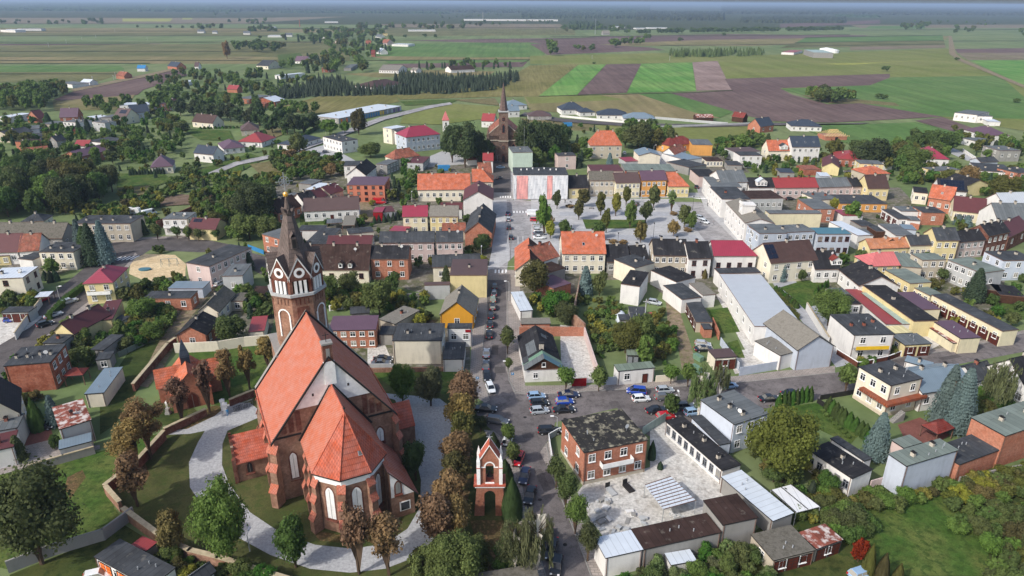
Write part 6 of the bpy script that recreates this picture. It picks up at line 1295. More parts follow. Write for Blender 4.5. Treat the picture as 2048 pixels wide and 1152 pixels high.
# dormers on selected roofs
def dormer(px,py,h,wd,hh,roofm,wallm,ang,par):
    p=P(px,py,h); m=MB(); d=MB(); loc=par.matrix_basis.inverted()@p
    m.box(-wd/2,wd/2,0,2.8,0,hh); m.face([(-wd/2,0,hh),(wd/2,0,hh),(0,0,hh+wd*.32)]); o=m.build('dormer',M[wallm],par,loc=loc)
    for s in (-1,1): d.face([(s*(wd/2+.25),-.3,hh-.12),(0,-.3,hh+wd*.34),(0,3.2,hh+wd*.34),(s*(wd/2+.25),3.2,hh-.12)])
    d.build('dormer_roof',M[roofm],o)
    for i in range(max(1,int(wd/1.4))): k=max(1,int(wd/1.4)); inst('window',win_mesh(wd/k*.6,hh*.62,'w'),o,(-wd/2+wd*(i+.5)/k,0,hh*.52))
def byl(s_): return [o for o in bpy.data.objects if o.get('label','').startswith(s_)][0]
try:
    dormer(1524,372,5.8,4.2,1.9,'wht','wh',0,byl('house with black roof and a white'))
    dormer(1673,530,5.3,3.2,1.5,'prd','wh',0,byl('white house with black roof and a red'))
    dormer(681,536,5.,1.2,1.4,'dbr','wh',0,byl('long cream farmhouse')); dormer(700,536,5.,1.2,1.4,'dbr','wh',0,byl('long cream farmhouse'))
    dormer(1568,299,6.2,4.,1.8,'dgr','wh',0,byl('cream house with orange roof and'))
    dormer(1781,489,5.,2.6,1.2,'tan','dark',0,byl('yellow house with tan'))
    dormer(17,462,4.6,2.4,1.2,'etd','gy',0,byl('very long old')); dormer(56,462,4.6,2.4,1.2,'etd','gy',0,byl('very long old'))
    dormer(1212,287,7.2,6.5,2.2,'or','be',0,byl('grand beige villa'))
except Exception as e_: print('DORMER',e_)
# terracotta balcony and outside stair on the villa, yellow balcony
v=byl('tall cream villa'); V=[o for o in v.children if o.name.startswith('wall')][0]
def addb(par,x0,x1,y0,y1,z0,z1,mk,nm,lab=None): m=MB(); m.box(x0,x1,y0,y1,z0,z1); return m.build(nm,M[mk],par,lab)
addb(v,-1.2,9.6,-1.3,.1,3.4,4.0,'terra','balcony'); addb(v,-1.2,.05,.102,6.,3.4,4.,'terra','balcony')
m=MB()
for i in range(9): m.box(2.6-i*.3,2.9-i*.3,-2.4,-1.31,0,.25+(8-i)*.0+.2*(9-i))
m.build('outside_stair',M['gy'],v)
v=byl('white two-storey house with yellow'); addb(v,.5,8.5,-1.1,.1,3.2,3.4,'gy','balcony_slab'); addb(v,.5,8.5,-1.16,-1.1,3.4,4.3,'yel','balcony_rail')
# sign boards
v=byl('white one-storey front with red'); wv=[o for o in v.children if o.name.startswith('wall')][0]; addb(wv,4.4,5.8,.02,.12,4.0,4.7,'rd','sign_board')
# roof timbers of the house under construction
b=P(1650,281); uc=empty('unfinished_house',b,R(2),'unfinished brick house with bare timber roof rafters by the field','building shell'); FOOT.append((b,Vector((1,0,0)),Vector((0,1,0)),14,12))
m=MB(); m.box(0,13.5,0,11,0,2.6); part(m,'wall','bo',uc); inst('door',door_mesh(1.6,2.,'dark'),uc,(7,0,0))
for i in range(17):
    m=MB(); x=-.8+i*.95; e=min(max(0,x/5),1,max(0,(13.5-x)/5)); zt=2.9+3.*min(1,e+.15)
    for s in (-1,1): m.tube((x,5.5+s*6.4,2.6),(x,5.5+s*(6.4*(1-min(1,e+.15))),zt),.12,k=4)
    m.build('rafter',M['tim'],uc)
m=MB(); m.tube((4,5.5,5.9),(9.5,5.5,5.9),.12,k=4); m.build('ridge_beam',M['tim'],uc)
# coloured panels of the long nursery school
v=byl('long low nursery'); u_=Vector((math.cos(v.rotation_euler[2]),math.sin(v.rotation_euler[2]),0)); wl_=(P(803,211,3.8)-P(677,237,3.8)).length
cols=['ora','doorg','ora']+['doorg']*3+['gy']*2+['blue']*8+['yel','yel','doorg','lb','doorg','lb','pur_','doorg','pur_','lb']
for i,c_ in enumerate(cols): 
    x=wl_*(.03+.95*i/len(cols)); addb(v,x,x+wl_/len(cols)*.55,.02,.1,.3,3.0,c_,'facade_panel')
# roof glazing bars on the canopies
def canopy(pts,h,mk,bar,nb_,label,cat='canopy',slope=0.):
    q=[P(x,y,h) for x,y in pts]; o0=Vector((q[0].x,q[0].y,0)); r=empty('canopy',o0,0,label,cat); q=[p-o0 for p in q]; m=MB(); m.face(q); m.face([p-Vector((0,0,.08)) for p in q][::-1])
    m.build('roof_sheet',M[mk],r)
    for i in range(nb_+1):
        t=i/nb_; a=q[0].lerp(q[3],t)+Vector((0,0,.05)); b_=q[1].lerp(q[2],t)+Vector((0,0,.05)); mm=MB(); mm.tube(a,b_,.07,k=4); mm.build('roof_bar',M[bar],r)
    for p in q: mm=MB(); mm.tube((p.x,p.y,0),(p.x,p.y,h-.1),.06,k=5); mm.build('post',M['steel'],r)
canopy([(1327,1019),(1392,1001),(1342,953),(1290,970)],2.8,'wht','gut',9,'striped white canopy roof over the stonemason workplace')
canopy([(1542,980),(1592,1025),(1640,1013),(1582,969)],2.7,'pcw','dark',2,'white translucent canopy divided by black bars beside the pale metal shed')
M_=None
# playground
b=P(340,531); m=MB()
sw=empty('swing_frame',b,R(10),'turquoise metal climbing frame in the sandy playground','playground frame')
for x in (-2.4,0,2.4):
    for y in (-.9,.9): mm=MB(); mm.tube((x,y,0),(x,0,2.3),.06,k=5); mm.build('leg',M['tea'],sw)
mm=MB(); mm.tube((-2.4,0,2.3),(2.4,0,2.3),.06,k=5); mm.build('crossbar',M['tea'],sw)
b=P(290,540); m=MB(); k=14; m.prism([(1.9*math.cos(a*2*math.pi/k),1.2*math.sin(a*2*math.pi/k)) for a in range(k)],0,.5); o=m.build('planter',M['tea'],None,loc=b); tag(o,'oval turquoise planter at the edge of the playground','planter')
b=P(283,533); m=MB(); 
# polytunnel
b=P(1236,650); m=MB(); k=8
for i in range(k):
    a=math.pi*i/k;a2=math.pi*(i+1)/k; m.face([(1.6+1.6*math.cos(a),0,1.9*math.sin(a)),(1.6+1.6*math.cos(a2),0,1.9*math.sin(a2)),(1.6+1.6*math.cos(a2),5,1.9*math.sin(a2)),(1.6+1.6*math.cos(a),5,1.9*math.sin(a))])
o=m.build('polytunnel',M['wht'],None,loc=b,rz=R(5)); tag(o,'grey plastic polytunnel among the vegetable beds','polytunnel')
# tall mast and chimney stack, field pylons
b=P(1190,70); m=MB(); 
for s in range(3): m.tube((1.2*math.cos(s*2.1),1.2*math.sin(s*2.1),0),(.3*math.cos(s*2.1),.3*math.sin(s*2.1),hgt(b,37)),.35,.2,4)
o=m.build('radio_mast',M['steel'],None,loc=b); tag(o,'tall thin radio mast beside the distant farm','mast')
b=P(600,54); m=MB(); m.tube((0,0,0),(0,0,hgt(b,38)),1.6,.9,8); o=m.build('chimney_stack',M['br'],None,loc=b); tag(o,'distant brick chimney stack on the left plain','chimney stack')
b=P(966,40); m=MB(); m.tube((0,0,0),(0,0,hgt(b,25)),2.,1.5,8); o=m.build('chimney_stack',M['gy'],None,loc=b); tag(o,'grey chimney behind the enormous white greenhouse','chimney stack')
for i,(x,y,w_) in enumerate(((1652,103,14),(1664,106,14))):
    b=P(x,y); r=mpp(b)*w_*.9; m=MB(); k=20; m.prism([(r*math.cos(a*2*math.pi/k),r*math.sin(a*2*math.pi/k)) for a in range(k)],0,5); m.cone((0,0),r,5,7,20,0); o=m.build('storage_tank',M['white'],None,loc=b); tag(o,('round white biogas tank behind the nearer one','round white biogas tank in front of the other')[i],'tank')
# ---------------- trees ----------------
rs=random.Random(11)
def leafq(m,c,nrm,s,asp=1.,mi=0,up=None):
    n=Vector(nrm).normalized(); a=(n.cross(Vector((0,0,1))) if up is None else n.cross(up)); a=a.normalized() if a.length>.01 else Vector((1,0,0)); b=n.cross(a)
    t=rs.uniform(0,6.28) if up is None else 0; a,b=a*math.cos(t)+b*math.sin(t),b*math.cos(t)-a*math.sin(t)
    a*=s/2; b*=s/2*asp; c=Vector(c); k=m.pts([c-a-b*.6,c+a*.7-b,c+a+b*.7,c-a*.6+b]); m.f.append((k,k+1,k+2,k+3)); m.m.append(mi)
def blob(m,c,r,rz,mi=0,k=7):
    n0=len(m.v); m.ball((0,0,0),1.,k,mi)
    for i in range(n0,len(m.v)): v=m.v[i]; q=rs.uniform(.78,1.1); m.v[i]=(c[0]+v[0]*r*q,c[1]+v[1]*r*q,c[2]+v[2]*rz*q)
HN=1.6
def crown_mesh(shape,res,seed):
    rs.seed(hash((shape,res,seed))%1000 if False else (ord(shape)*7+res*31+seed*101)); m=MB(); N=(320,1100,4400,10000)[res]; S=(.30,.17,.09,.058)[res]
    if shape in 'DPO':
        K={'D':(7,10,14,20),'P':(4,5,6,8),'O':(6,8,11,13)}[shape][res]; L=[]
        for i in range(K):
            t=i/(K-1); a=i*2.4+rs.uniform(-.4,.4)
            if shape=='D': z=.25+.95*t*rs.uniform(.75,1.15); rr=.68*math.sin(math.pi*min(1,max(.12,(z+.1)/1.75)))*rs.uniform(.35,1.2); r=rs.uniform(.24,.48)
            elif shape=='P': z=.4+.7*t; rr=.32; r=.55
            else: z=.15+1.2*t; rr=.42*math.sin(math.pi*min(.97,.12+t*.75))*rs.uniform(.5,1.3); r=rs.uniform(.3,.5)*(1-.25*t)
            L.append((rr*math.cos(a),rr*math.sin(a),min(z,1.3),r))
        for x,y,z,r in L: blob(m,(x,y,z),r*.8,r*.72)
        w=[q[3]**2 for q in L]
        for _ in range(N):
            x,y,z,r=rs.choices(L,w)[0]; d=Vector((rs.gauss(0,1),rs.gauss(0,1),rs.gauss(.25,1))).normalized(); f=r*(rs.uniform(.78,1.15) if rs.random()<.86 else rs.uniform(1.1,1.45))
            leafq(m,(x+d.x*f,y+d.y*f,z+d.z*f*.95),d+Vector((rs.gauss(0,.55),rs.gauss(0,.55),rs.gauss(.2,.5))),S*rs.uniform(.6,1.4))
    elif shape=='B':   # open, thin crown with visible limbs
        L=[]
        for i in range(9+3*res):
            a=i*2.4; z=rs.uniform(.1,1.35); rr=rs.uniform(.15,.7)*math.sin(math.pi*min(.95,.2+z/1.9)); L.append((rr*math.cos(a),rr*math.sin(a),z,rs.uniform(.16,.34)))
            m.tube((0,0,max(-.2,z-.5)),(rr*math.cos(a),rr*math.sin(a),z),.035,.015,4,1)
        for _ in range(int(N*.85)):
            x,y,z,r=rs.choice(L); d=Vector((rs.gauss(0,1),rs.gauss(0,1),rs.gauss(0,1))).normalized(); f=r*rs.uniform(.2,1.2); leafq(m,(x+d.x*f,y+d.y*f,z+d.z*f),d+Vector((rs.gauss(0,.6),rs.gauss(0,.6),rs.gauss(.3,.5))),S*rs.uniform(.6,1.3))
    elif shape=='S':
        m.cone((0,0),.7,0.02,HN*.5,8,0,0,.42); m.cone((0,0),.42,HN*.5,HN*.97,8,0)
        T=(7,11,18,22)[res]
        for i in range(N):
            t=rs.random()**.75; tier=math.floor(t*T)/T; fr=(t*T)%1; r=(1-tier)**.72*(1.-.3*fr)+.03; a=rs.uniform(0,6.28); q=rs.uniform(.72,1.05); dirv=Vector((math.cos(a),math.sin(a),0))
            c=dirv*r*q+Vector((0,0,HN*(tier+ .9/T*(1-q)+.02)))
            leafq(m,c,Vector((dirv.x*.5+rs.gauss(0,.3),dirv.y*.5+rs.gauss(0,.3),.8)),S*rs.uniform(.8,1.5),.6)
    elif shape=='T':
        n0=len(m.v); m.cone((0,0),.75,0,HN*.3,8,0,0,.8); m.cone((0,0),.8,HN*.3,HN*.97,8,0)
        for i in range(N):
            t=rs.random(); r=(.95 if t<.3 else .95*(1-((t-.3)/.7)**1.6))*rs.uniform(.85,1.05)+.03; a=rs.uniform(0,6.28); leafq(m,(r*math.cos(a),r*math.sin(a),HN*t*.98),(math.cos(a),math.sin(a),rs.gauss(.2,.35)),S*rs.uniform(.7,1.2),1.6)
    elif shape=='W':
        m.tube((0,0,-.3),(0,0,1.2),.03,.015,4,1)
        for i in range(26+12*res):
            a=rs.uniform(0,6.28); rr=rs.uniform(.2,.95); z=HN*rs.uniform(.55,.98)*(1-.35*rr); x,y=rr*math.cos(a),rr*math.sin(a); m.tube((0,0,z*.7),(x*.8,y*.8,z),.018,.01,3,1)
            ln=rs.uniform(.35,.95)*z
            for j in range(max(5,N//(34+12*res))):
                t=rs.random(); leafq(m,(x+rs.gauss(0,.07),y+rs.gauss(0,.07),z-ln*t+.06),(rs.gauss(0,1),rs.gauss(0,1),.15),S*.55*rs.uniform(.6,1.3),2.,up=Vector((0,0,1)))
    if shape in 'DPOB':
        rr=sorted(math.hypot(v[0],v[1]) for v in m.v); k=.97/rr[int(len(rr)*.97)]; z0=min(v[2] for v in m.v); z1=max(v[2] for v in m.v); m.v=[(v[0]*k,v[1]*k,(v[2]-z0)*HN/(z1-z0)) for v in m.v]
    me=m.mesh('crown',[M['lG'],M['bark']]); return me
_cm={}
def cm(shape,res,v):
    k=(shape,res,v)
    if k not in _cm: _cm[k]=crown_mesh(*k)
    return _cm[k]
def trunk_mesh(white):
    k=('t',white)
    if k in _cm: return _cm[k]
    m=MB(); m.tube((0,0,0),(.1,0,.35),1,.75,7); m.tube((.1,0,.34),(0,.15,.9),.75,.25,7)
    for a,z in ((0,.35),(2.1,.42),(4.2,.5),(1,.6)): m.tube((0,0,z),(4*math.cos(a),4*math.sin(a),z+.28),.42,.12,5)
    _cm[k]=m.mesh('trunk',M['barkw' if white else 'bark']); return _cm[k]
NTREE=[0]
CW=dict(lD='dark green',lG='green',lY='yellow-green',lB='brown-leaved',lS='dark',lL='silvery blue',lT='bright green',lW='pale green',lR='dark red',lK='very dark green',lO='olive-brown')
def tree(p,h,r,shape,mat,label,cat='tree',group=None,name=None,res=None,base=None,white=False):
    px=r*2/mpp(p); 
    if res is None: res=3 if px>72 else 2 if px>40 else (1 if px>15 else 0)
    name=name or {'S':'spruce_tree','T':'thuja','W':'weeping_birch'}.get(shape,'leafy_tree')
    v=NTREE[0]%3; NTREE[0]+=1
    if base is None: base={'S':.04,'T':.0,'W':.12,'P':.3,'O':.16,'B':.36}.get(shape,.16)
    if h<4 and shape in 'DP': base=.0
    hc=h*(1-base); ang=rs.uniform(0,6.28)
    me=cm(shape,res,v)
    if px<9:
        o=bpy.data.objects.new(name,me); col.objects.link(o); o.location=(p.x,p.y,h*base); o.rotation_euler=(0,0,ang); o.scale=(r,r,hc/HN); o.material_slots[0].link='OBJECT'; o.material_slots[0].material=M[mat]; tag(o,label,cat,group); return o
    e=empty(name,(p.x,p.y,0),ang,label,cat,group)
    c=inst('crown',me,e,(0,0,h*base),0,(r,r,hc/HN)); c.material_slots[0].link='OBJECT'; c.material_slots[0].material=M[mat]
    tr=max(.1,h*.022); 
    if shape!='T': inst('trunk',trunk_mesh(white),e,(0,0,0),0,(tr,tr,h*.8))
    return e
TREES='''
D lG 460 1128 967 112|big glossy green tree at the corner of the gravel drive
O lY 352 1112 1017 54|yellow-green young tree left of the big glossy tree
O lT 592 1135 1031 60|ivy-wrapped bright green tree below the church apse
B lB 718 1148 1003 66|brown autumn chestnut standing before the apse
B lB 778 1152 1028 64|thinner brown chestnut right of the one before the apse
D lD 85 1128 930 165|huge dark tree filling the lower left corner
B lB 278 946 836 84|leaning brown chestnut outside the retaining wall
B lB 303 918 792 76|brown chestnut with long bare trunk by the retaining wall
B lB 276 1014 905 60|brown chestnut nearest the low corner gate
B lB 420 826 722 36|brown chestnut by the chapel door
B lB 366 850 752 42|brown chestnut between chapel and flower bed
B lB 460 793 697 40|slim brown chestnut on the chapel lawn
B lB 500 779 691 42|brown chestnut beside the church roof edge
B lB 540 745 672 46|last brown chestnut of the chapel lawn
O lB 928 832 743 62|topmost brown chestnut of the avenue along the street
O lB 924 868 785 60|second brown chestnut of the avenue along the street
O lO 921 905 822 56|third olive-brown chestnut of the avenue along the street
O lB 916 948 862 62|fourth brown chestnut of the avenue left of the bell tower
O lO 911 990 902 64|fifth chestnut of the avenue, half green, left of the bell tower
O lB 905 1030 938 70|sixth brown chestnut of the avenue left of the bell tower
O lB 876 1092 985 70|brown chestnut at the outer bend of the gravel drive
O lB 915 1078 988 60|brown chestnut below the bell tower
D lG 911 1172 1068 110|round fresh green tree at the bottom edge right of the drive
D lG 850 1165 1095 62|small green tree at the bottom edge near the gravel
W lW 1072 1150 995 72|weeping birch hanging over the dark parked cars
W lW 1030 1140 1030 76|pale weeping birch behind the first at the bottom
T lK 1024 1034 956 42|large dark cypress right of the bell tower
T lK 1010 968 920 34|tall dark cypress behind the bell tower
T lK 987 908 866 30|dark cypress above the bell tower cross
P lK 961 868 830 27|round clipped dark bush near the silver estate car
D lK 832 962 880 44|dark round tree against the right side of the church
D lG 806 806 724 52|round green tree on the lawn behind the church, left one
D lW 862 812 727 56|paler round tree on the lawn behind the church, right one
P lG 1016 892 846 28|small street tree near the dark estate car
P lG 1026 935 882 30|small street tree beside the red car
P lD 1112 976 914 38|street tree at the corner of the brick house
P lD 1131 1018 948 44|dark street tree, second below the brick house
P lG 1150 1069 990 46|green street tree with a bare trunk by the stone yard
P lD 1175 1122 1044 42|street tree at the white-roofed workshop corner
P lG 1015 708 655 30|clipped street tree beside the black patched roof
P lD 1015 690 650 24|second clipped crown beside the black patched roof
P lG 1017 745 713 17|very small street tree near the blue parking sign
P lG 1131 781 733 36|ball-shaped tree before the old corner house
P lG 1197 783 735 36|ball-shaped tree left of the white shop
P lG 1341 768 728 34|ball tree right of the white shop
P lG 1375 774 724 32|ball tree left of the weeping birch by the road
W lW 1396 832 720 58|weeping birch with white trunk by the parking road
W lW 1438 792 722 40|thin weeping birch with pale trunk near the light blue car
O lT 1340 832 786 38|bright green tree above the small red car
P lG 1690 786 727 40|ball-shaped tree at the junction by the cream villa
D lO 1562 965 806 128|very large walnut tree with dense olive-green crown
S lL 1748 916 825 60|silvery blue spruce standing alone behind the garden hedge
S lL 1880 850 730 62|tall blue spruce before the blue-grey roof, left one
S lL 1908 862 736 74|tall blue spruce before the blue-grey roof, right one
W lW 1985 822 704 58|feathery weeping birch at the right
D lG 1655 652 575 76|large round tree behind the white balcony house
S lL 1563 563 518 22|slim blue spruce in front of the solar panel house
D lD 1602 563 537 20|small dark cypress beside the slim blue spruce
S lS 1945 602 536 50|broad dark spruce in front of the long grey tenement
P lD 1882 566 536 22|topiary tree with layered clipped crowns
D lO 1070 590 520 62|round olive crown filling the corner house yard
S lL 1170 590 531 38|blue spruce behind the large orange roof
D lG 1198 592 540 34|loose green tree right of the blue spruce in the back garden
D lT 1112 634 580 52|bright green tree behind the ivy wall
D lD 1130 648 602 50|dark round tree behind the ruined yard
D lO 1250 706 640 74|spreading apple tree in the allotment
D lG 1282 700 626 56|dark green tree next to the spreading apple tree
O lG 1290 735 668 34|slim tree at the lower edge of the allotment
D lD 463 686 626 66|dense dark round tree behind the cream churchyard wall
D lG 760 632 560 64|yellow-flecked green tree in the yellow farmhouse garden
D lG 700 590 543 46|round tree in front of the brick house balcony
D lT 785 590 543 40|lively green tree left of the grey windowless wing
D lG 660 612 548 44|tree close to the right side of the steeple
S lK 893 570 530 26|dark fir beside the tall yellow block
D lT 965 505 466 42|ivy thicket over the curved yellow wall
D lK 522 450 360 84|huge dark oak beside the steeple tip
D lG 500 480 425 60|green tree below the huge dark oak
D lG 540 485 428 56|green tree left of the orange brick house
S lS 500 540 504 26|small fir at the street corner left of the steeple
S lS 190 530 446 50|dark spruce in front of the beige apartment house
S lL 215 528 440 44|bluish spruce before the beige apartment house
S lL 163 500 438 30|blue spruce at the left end of the apartment house
S lK 178 520 452 46|very dark fir left in the spruce group
S lK 290 470 438 20|dark fir right of the apartment house
P lG 316 481 446 20|pollarded street tree near the brick semi, first
P lD 355 478 452 18|pollarded street tree, second from the left
P lG 378 482 452 18|pollarded street tree, third from the left
P lG 398 483 456 16|pollarded street tree, fourth from the left
P lD 415 478 452 20|pollarded street tree, fifth before the yellow cottage
P lD 433 480 456 20|pollarded street tree, sixth before the yellow cottage
T lD 78 860 798 28|dark columnar cypress beside the black tile roof
S lL 112 850 790 36|blue spruce between the black roof and rusty roof
S lD 42 920 870 38|dark conifer by the dusty red roof
D lT 112 895 866 24|bright bush beside the red paved drive
T lS 92 560 543 14|first of four clipped dark thujas by the cream villa
T lS 103 564 542 16|second of four clipped dark thujas by the cream villa
T lS 113 562 540 15|third of four clipped dark thujas by the cream villa
T lS 74 580 562 12|single low thuja at the cream villa wall
D lG 108 550 515 34|light green tree in the yard of the flat dark-roofed house
D lG 150 672 632 42|olive tree against the yellow gable
D lT 182 664 636 30|round bright green bush right of the yellow gable
D lG 170 690 655 30|small tree beneath the yellow gable
D lG 176 732 690 38|tree beside the brick house with brown pavilion
D lG 310 680 640 44|round garden tree beside the dirt lane
D lG 245 680 640 36|tree in the overgrown left garden
D lG 290 640 596 54|tall bush with vines before the low brick house
D lG 255 600 572 34|tree right of the yellow villa
D lO 278 604 568 30|brownish tree right of the yellow villa
D lB 1932 376 330 42|rusty brown round tree above the solar roof
D lO 2000 415 345 56|yellow-tinged large tree right of the solar roof
D lK 1742 335 272 70|great dark round tree behind the brick bungalow
D lD 1720 325 278 60|dark leafy tree left of the great round one
D lG 1822 342 292 64|grey-green spreading tree left of the crimson bungalow
D lD 1830 300 254 36|tall dark tree at the meadow edge, left one
D lD 1865 304 258 50|tall dark tree at the meadow edge, middle one
D lD 1895 304 262 38|tall dark tree at the meadow edge, right one
S lS 1790 310 282 24|dark spruce behind the lichened dark tree
D lO 1664 316 276 36|brownish tree under the unfinished timber roof
S lK 1531 312 266 24|dark fir left of the slate-roofed villa
D lG 1480 334 316 16|little round tree beside the white cubic house
P lG 1712 331 312 26|round conifer beside the brick bungalow
D lD 1215 268 250 10|small dark tree at the new estate
D lK 930 335 240 66|massive dark lime beside the brown church, left
D lK 905 325 246 46|massive dark lime behind the institution tower
D lK 955 330 262 44|dark lime close to the brown church wall
D lK 1055 325 236 60|massive dark lime right of the brown church
D lK 1090 322 240 60|second massive dark lime right of the brown church
D lD 1115 320 262 44|third dark lime right of the brown church
D lG 1078 336 292 36|fresh green tree between the mint block and beige block
D lT 1112 330 288 30|light tree behind the fresh green one near the mint block
D lO 1310 300 254 36|brown-tinged tree right of the grand villa
D lG 1276 300 240 60|large green trees mass behind the grand villa, left crown
D lG 1250 296 252 46|large green tree directly behind the grand villa roof
D lD 1338 300 268 24|dark tree left of the red hipped roof
S lL 1219 332 305 18|small blue spruce before the grand villa
D lG 601 312 262 38|round tree in front of the dark bungalow
D lO 718 270 215 32|tall reddish walnut before the nursery school
D lG 742 315 282 46|round green tree below the office block
D lG 690 268 240 20|bushy tree left of the nursery school, right one
D lG 660 270 236 36|dark tree left of the nursery school, left one
D lG 379 356 330 34|willow-like tree right of the big purple hipped roof
W lW 382 356 328 32|weeping willow in the meadow beside the purple hipped roof
D lG 366 268 240 32|light green willow left of the white bungalow lawns
S lS 98 251 224 20|blue-black spruce between the left houses
S lS 160 270 240 18|dark spruce, left one of the pair before the white houses
S lS 178 268 236 20|dark spruce, right one of the pair before the white houses
D lG 1088 470 385 32|dense brown-green linden beside the parked white van
D lB 1096 452 425 28|brown linden lower on the parking side of the square
O lY 1100 478 440 20|small yellowing linden at the parking corner
O lO 1157 440 398 24|linden with two-tone crown left on the square
D lD 1130 474 437 27|dark round maple right of the parked cars
O lO 1201 431 382 19|slim linden before the grey tenement
O lO 1212 466 415 19|slim linden at the left end of the lawn
O lY 1231 432 383 21|bright yellow-green linden before the cream tenement
D lD 1196 478 443 26|dark tree hidden behind the large orange roof ridge
O lG 1260 456 400 28|tall green linden at the middle of the lawn
O lD 1291 446 400 26|leaning dark linden right of the tall green one
D lY 1280 486 442 27|round yellowing linden at the right end of the lawn
O lG 1307 416 369 28|fresh linden before the orange tenement
O lO 1252 410 371 20|brown-tipped linden before the cream tenement
O lO 1166 414 376 25|linden before the low yellow house
O lD 1114 418 379 19|linden before the netted building
D lB 1347 473 438 26|reddish maple above the beige two-storey house
O lG 1368 456 408 28|silver-green linden on the east road, left one
O lG 1382 462 422 24|silver-green linden on the east road, right one
B lW 1342 428 380 18|thin pale young linden before the yellow corner house
T lY 1408 556 534 12|golden cypress before the white terrace house
D lG 1700 445 398 36|round dark tree beside the little crimson hall
D lY 1668 420 394 20|yellowish tree left of the crimson hall
D lG 1830 437 418 18|small round bush before the orange brick cube
S lL 1915 450 428 26|blue-green conifer pair before the maroon roof, left
S lL 1932 452 430 26|blue-green conifer pair before the maroon roof, right
D lR 1715 1124 1078 36|dark red maple shrub beside the orchard meadow
T lO 1732 1150 1090 26|olive cypress right of the dark red shrub
T lO 1760 1160 1108 26|olive cypress at the bottom, second from the dark red shrub
T lO 1792 1168 1128 22|olive cypress at the bottom, third from the dark red shrub
T lS 1320 938 924 12|little dark thuja in the stonemason yard
T lS 1303 918 882 16|tall dark thuja beside the brick house wall
D lB 455 118 80 16|tall pale poplar at the edge of the maize field
'''
for l in TREES.strip().split('\n'):
    s,lab=l.split('|'); sh,mt,xb,yb,yt,w_=s.split(); p=P(float(xb),float(yb)); tree(p,hgt(p,float(yt)),float(w_)*mpp(p)/2,sh,mt,lab,white=sh=='W')
# ---- fills -------
def inpoly(x,y,q):
    c=False; j=len(q)-1
    for i in range(len(q)):
        if (q[i][1]>y)!=(q[j][1]>y) and x<(q[j][0]-q[i][0])*(y-q[i][1])/(q[j][1]-q[i][1])+q[i][0]: c=not c
        j=i
    return c
NOGO=[[tuple(P(*q)[:2]) for q in pts] for nm,mk,z,pts in ROADS if mk in('asph','asphl','asphd','sq','sqd','grav','conc','side','asphalt_lane','dirt','sand','redp')]
def blocked(p,mg=.8):
    for L_,u_,n_,w_,d_ in FOOT:
        q=p-L_
        if abs(q.x)+abs(q.y)>90: continue
        a=q.dot(u_);b=q.dot(n_)
        if -mg<a<w_+mg and -mg<b<d_+mg: return True
    return any(inpoly(p.x,p.y,g) for g in NOGO)
def fill(poly,n,kinds,h0,h1,rf,label,group,md=2.5,cat='tree',res=None,name=None):
    q=[tuple(P(*a)[:2]) for a in poly]; r2=random.Random(n*7+int(poly[0][0])); xs=[a[0] for a in poly]; ys=[a[1] for a in poly]; done=[];t=0
    while len(done)<n and t<n*25:
        t+=1; x=r2.uniform(min(xs),max(xs));y=r2.uniform(min(ys),max(ys))
        if not inpoly(x,y,poly): continue
        p=P(x,y)
        if any((p-d).length<md for d in done) or blocked(p): continue
        done.append(p); h=r2.uniform(h0,h1); sh,mt=r2.choice(kinds).split(); f=rf if sh not in 'ST' else rf*.55
        tree(p,h,h*f*r2.uniform(.8,1.15),sh,mt,CW[mt]+' '+label,cat,CW[mt]+' '+group,name=name,res=res)
A_=['D lD','D lD','D lG','D lG','D lO']; B_=['D lG','D lD','D lT','D lO','D lG','S lS']; C_=['D lG','D lT','D lY','D lO','D lG']
fill([(-60,350),(60,350),(150,362),(226,372),(234,400),(150,425),(60,440),(-80,440)],78,['D lD','D lK','D lD','D lG','D lO'],11,16,.36,'tree in the dense wood at the left','trees of the wood at the left',3.5)
fill([(60,412),(140,412),(330,405),(335,424),(250,430),(150,428),(60,436)],34,C_,2.5,5,.5,'bush in front of the left wood','bushes before the left wood',2.,'bush',name='bush')
fill([(-20,195),(110,180),(138,190),(105,206),(95,224),(-20,222)],90,A_,8,13,.38,'tree in the clump beside the ploughed strip','trees beside the ploughed strip',6)
fill([(165,214),(230,212),(300,222),(330,214),(345,225),(240,228),(180,226)],16,A_,8,12,.35,'tree behind the long white roofed hall','trees behind the white hall',6)
fill([(-20,235),(130,250),(260,245),(300,300),(240,300),(110,320),(-20,300)],95,B_,4,7,.42,'garden tree among the left village houses','garden trees of the left village',4)
fill([(195,225),(350,235),(380,262),(360,300),(290,340),(240,320),(215,300),(250,260)],80,B_+['D lD'],4,8,.42,'tree in the gardens before the solar gable house','trees of the gardens left of the lane',4)
fill([(300,165),(380,145),(470,150),(560,150),(640,165),(600,186),(560,200),(480,190),(400,185),(340,192),(300,186)],120,A_+['S lS'],6,10,.42,'tree in the belt between fields and village','trees of the upper village belt',5)
fill([(290,192),(400,190),(540,205),(640,230),(600,240),(500,222),(380,215),(300,212)],50,A_,7,10,.42,'tree behind the dark avenue','trees behind the dark avenue',5)
for i,(x,y) in enumerate([(362,232),(388,234),(405,236),(424,240),(443,242),(462,244),(480,247),(500,252),(520,256),(545,266),(575,268),(590,268),(607,266),(628,262),(520,238),(560,250)]):
    p=P(x,y); tree(p,12+(i%3),5.2,'D','lK','very dark horse chestnut in the avenue across the village','tree','chestnut avenue of the village')
fill([(560,78),(720,72),(790,82),(778,108),(730,122),(742,146),(620,150),(560,138),(600,122),(690,104),(600,88)],110,A_+['S lS'],10,15,.45,'tree around the farms in the middle distance','trees around the middle farms',8)
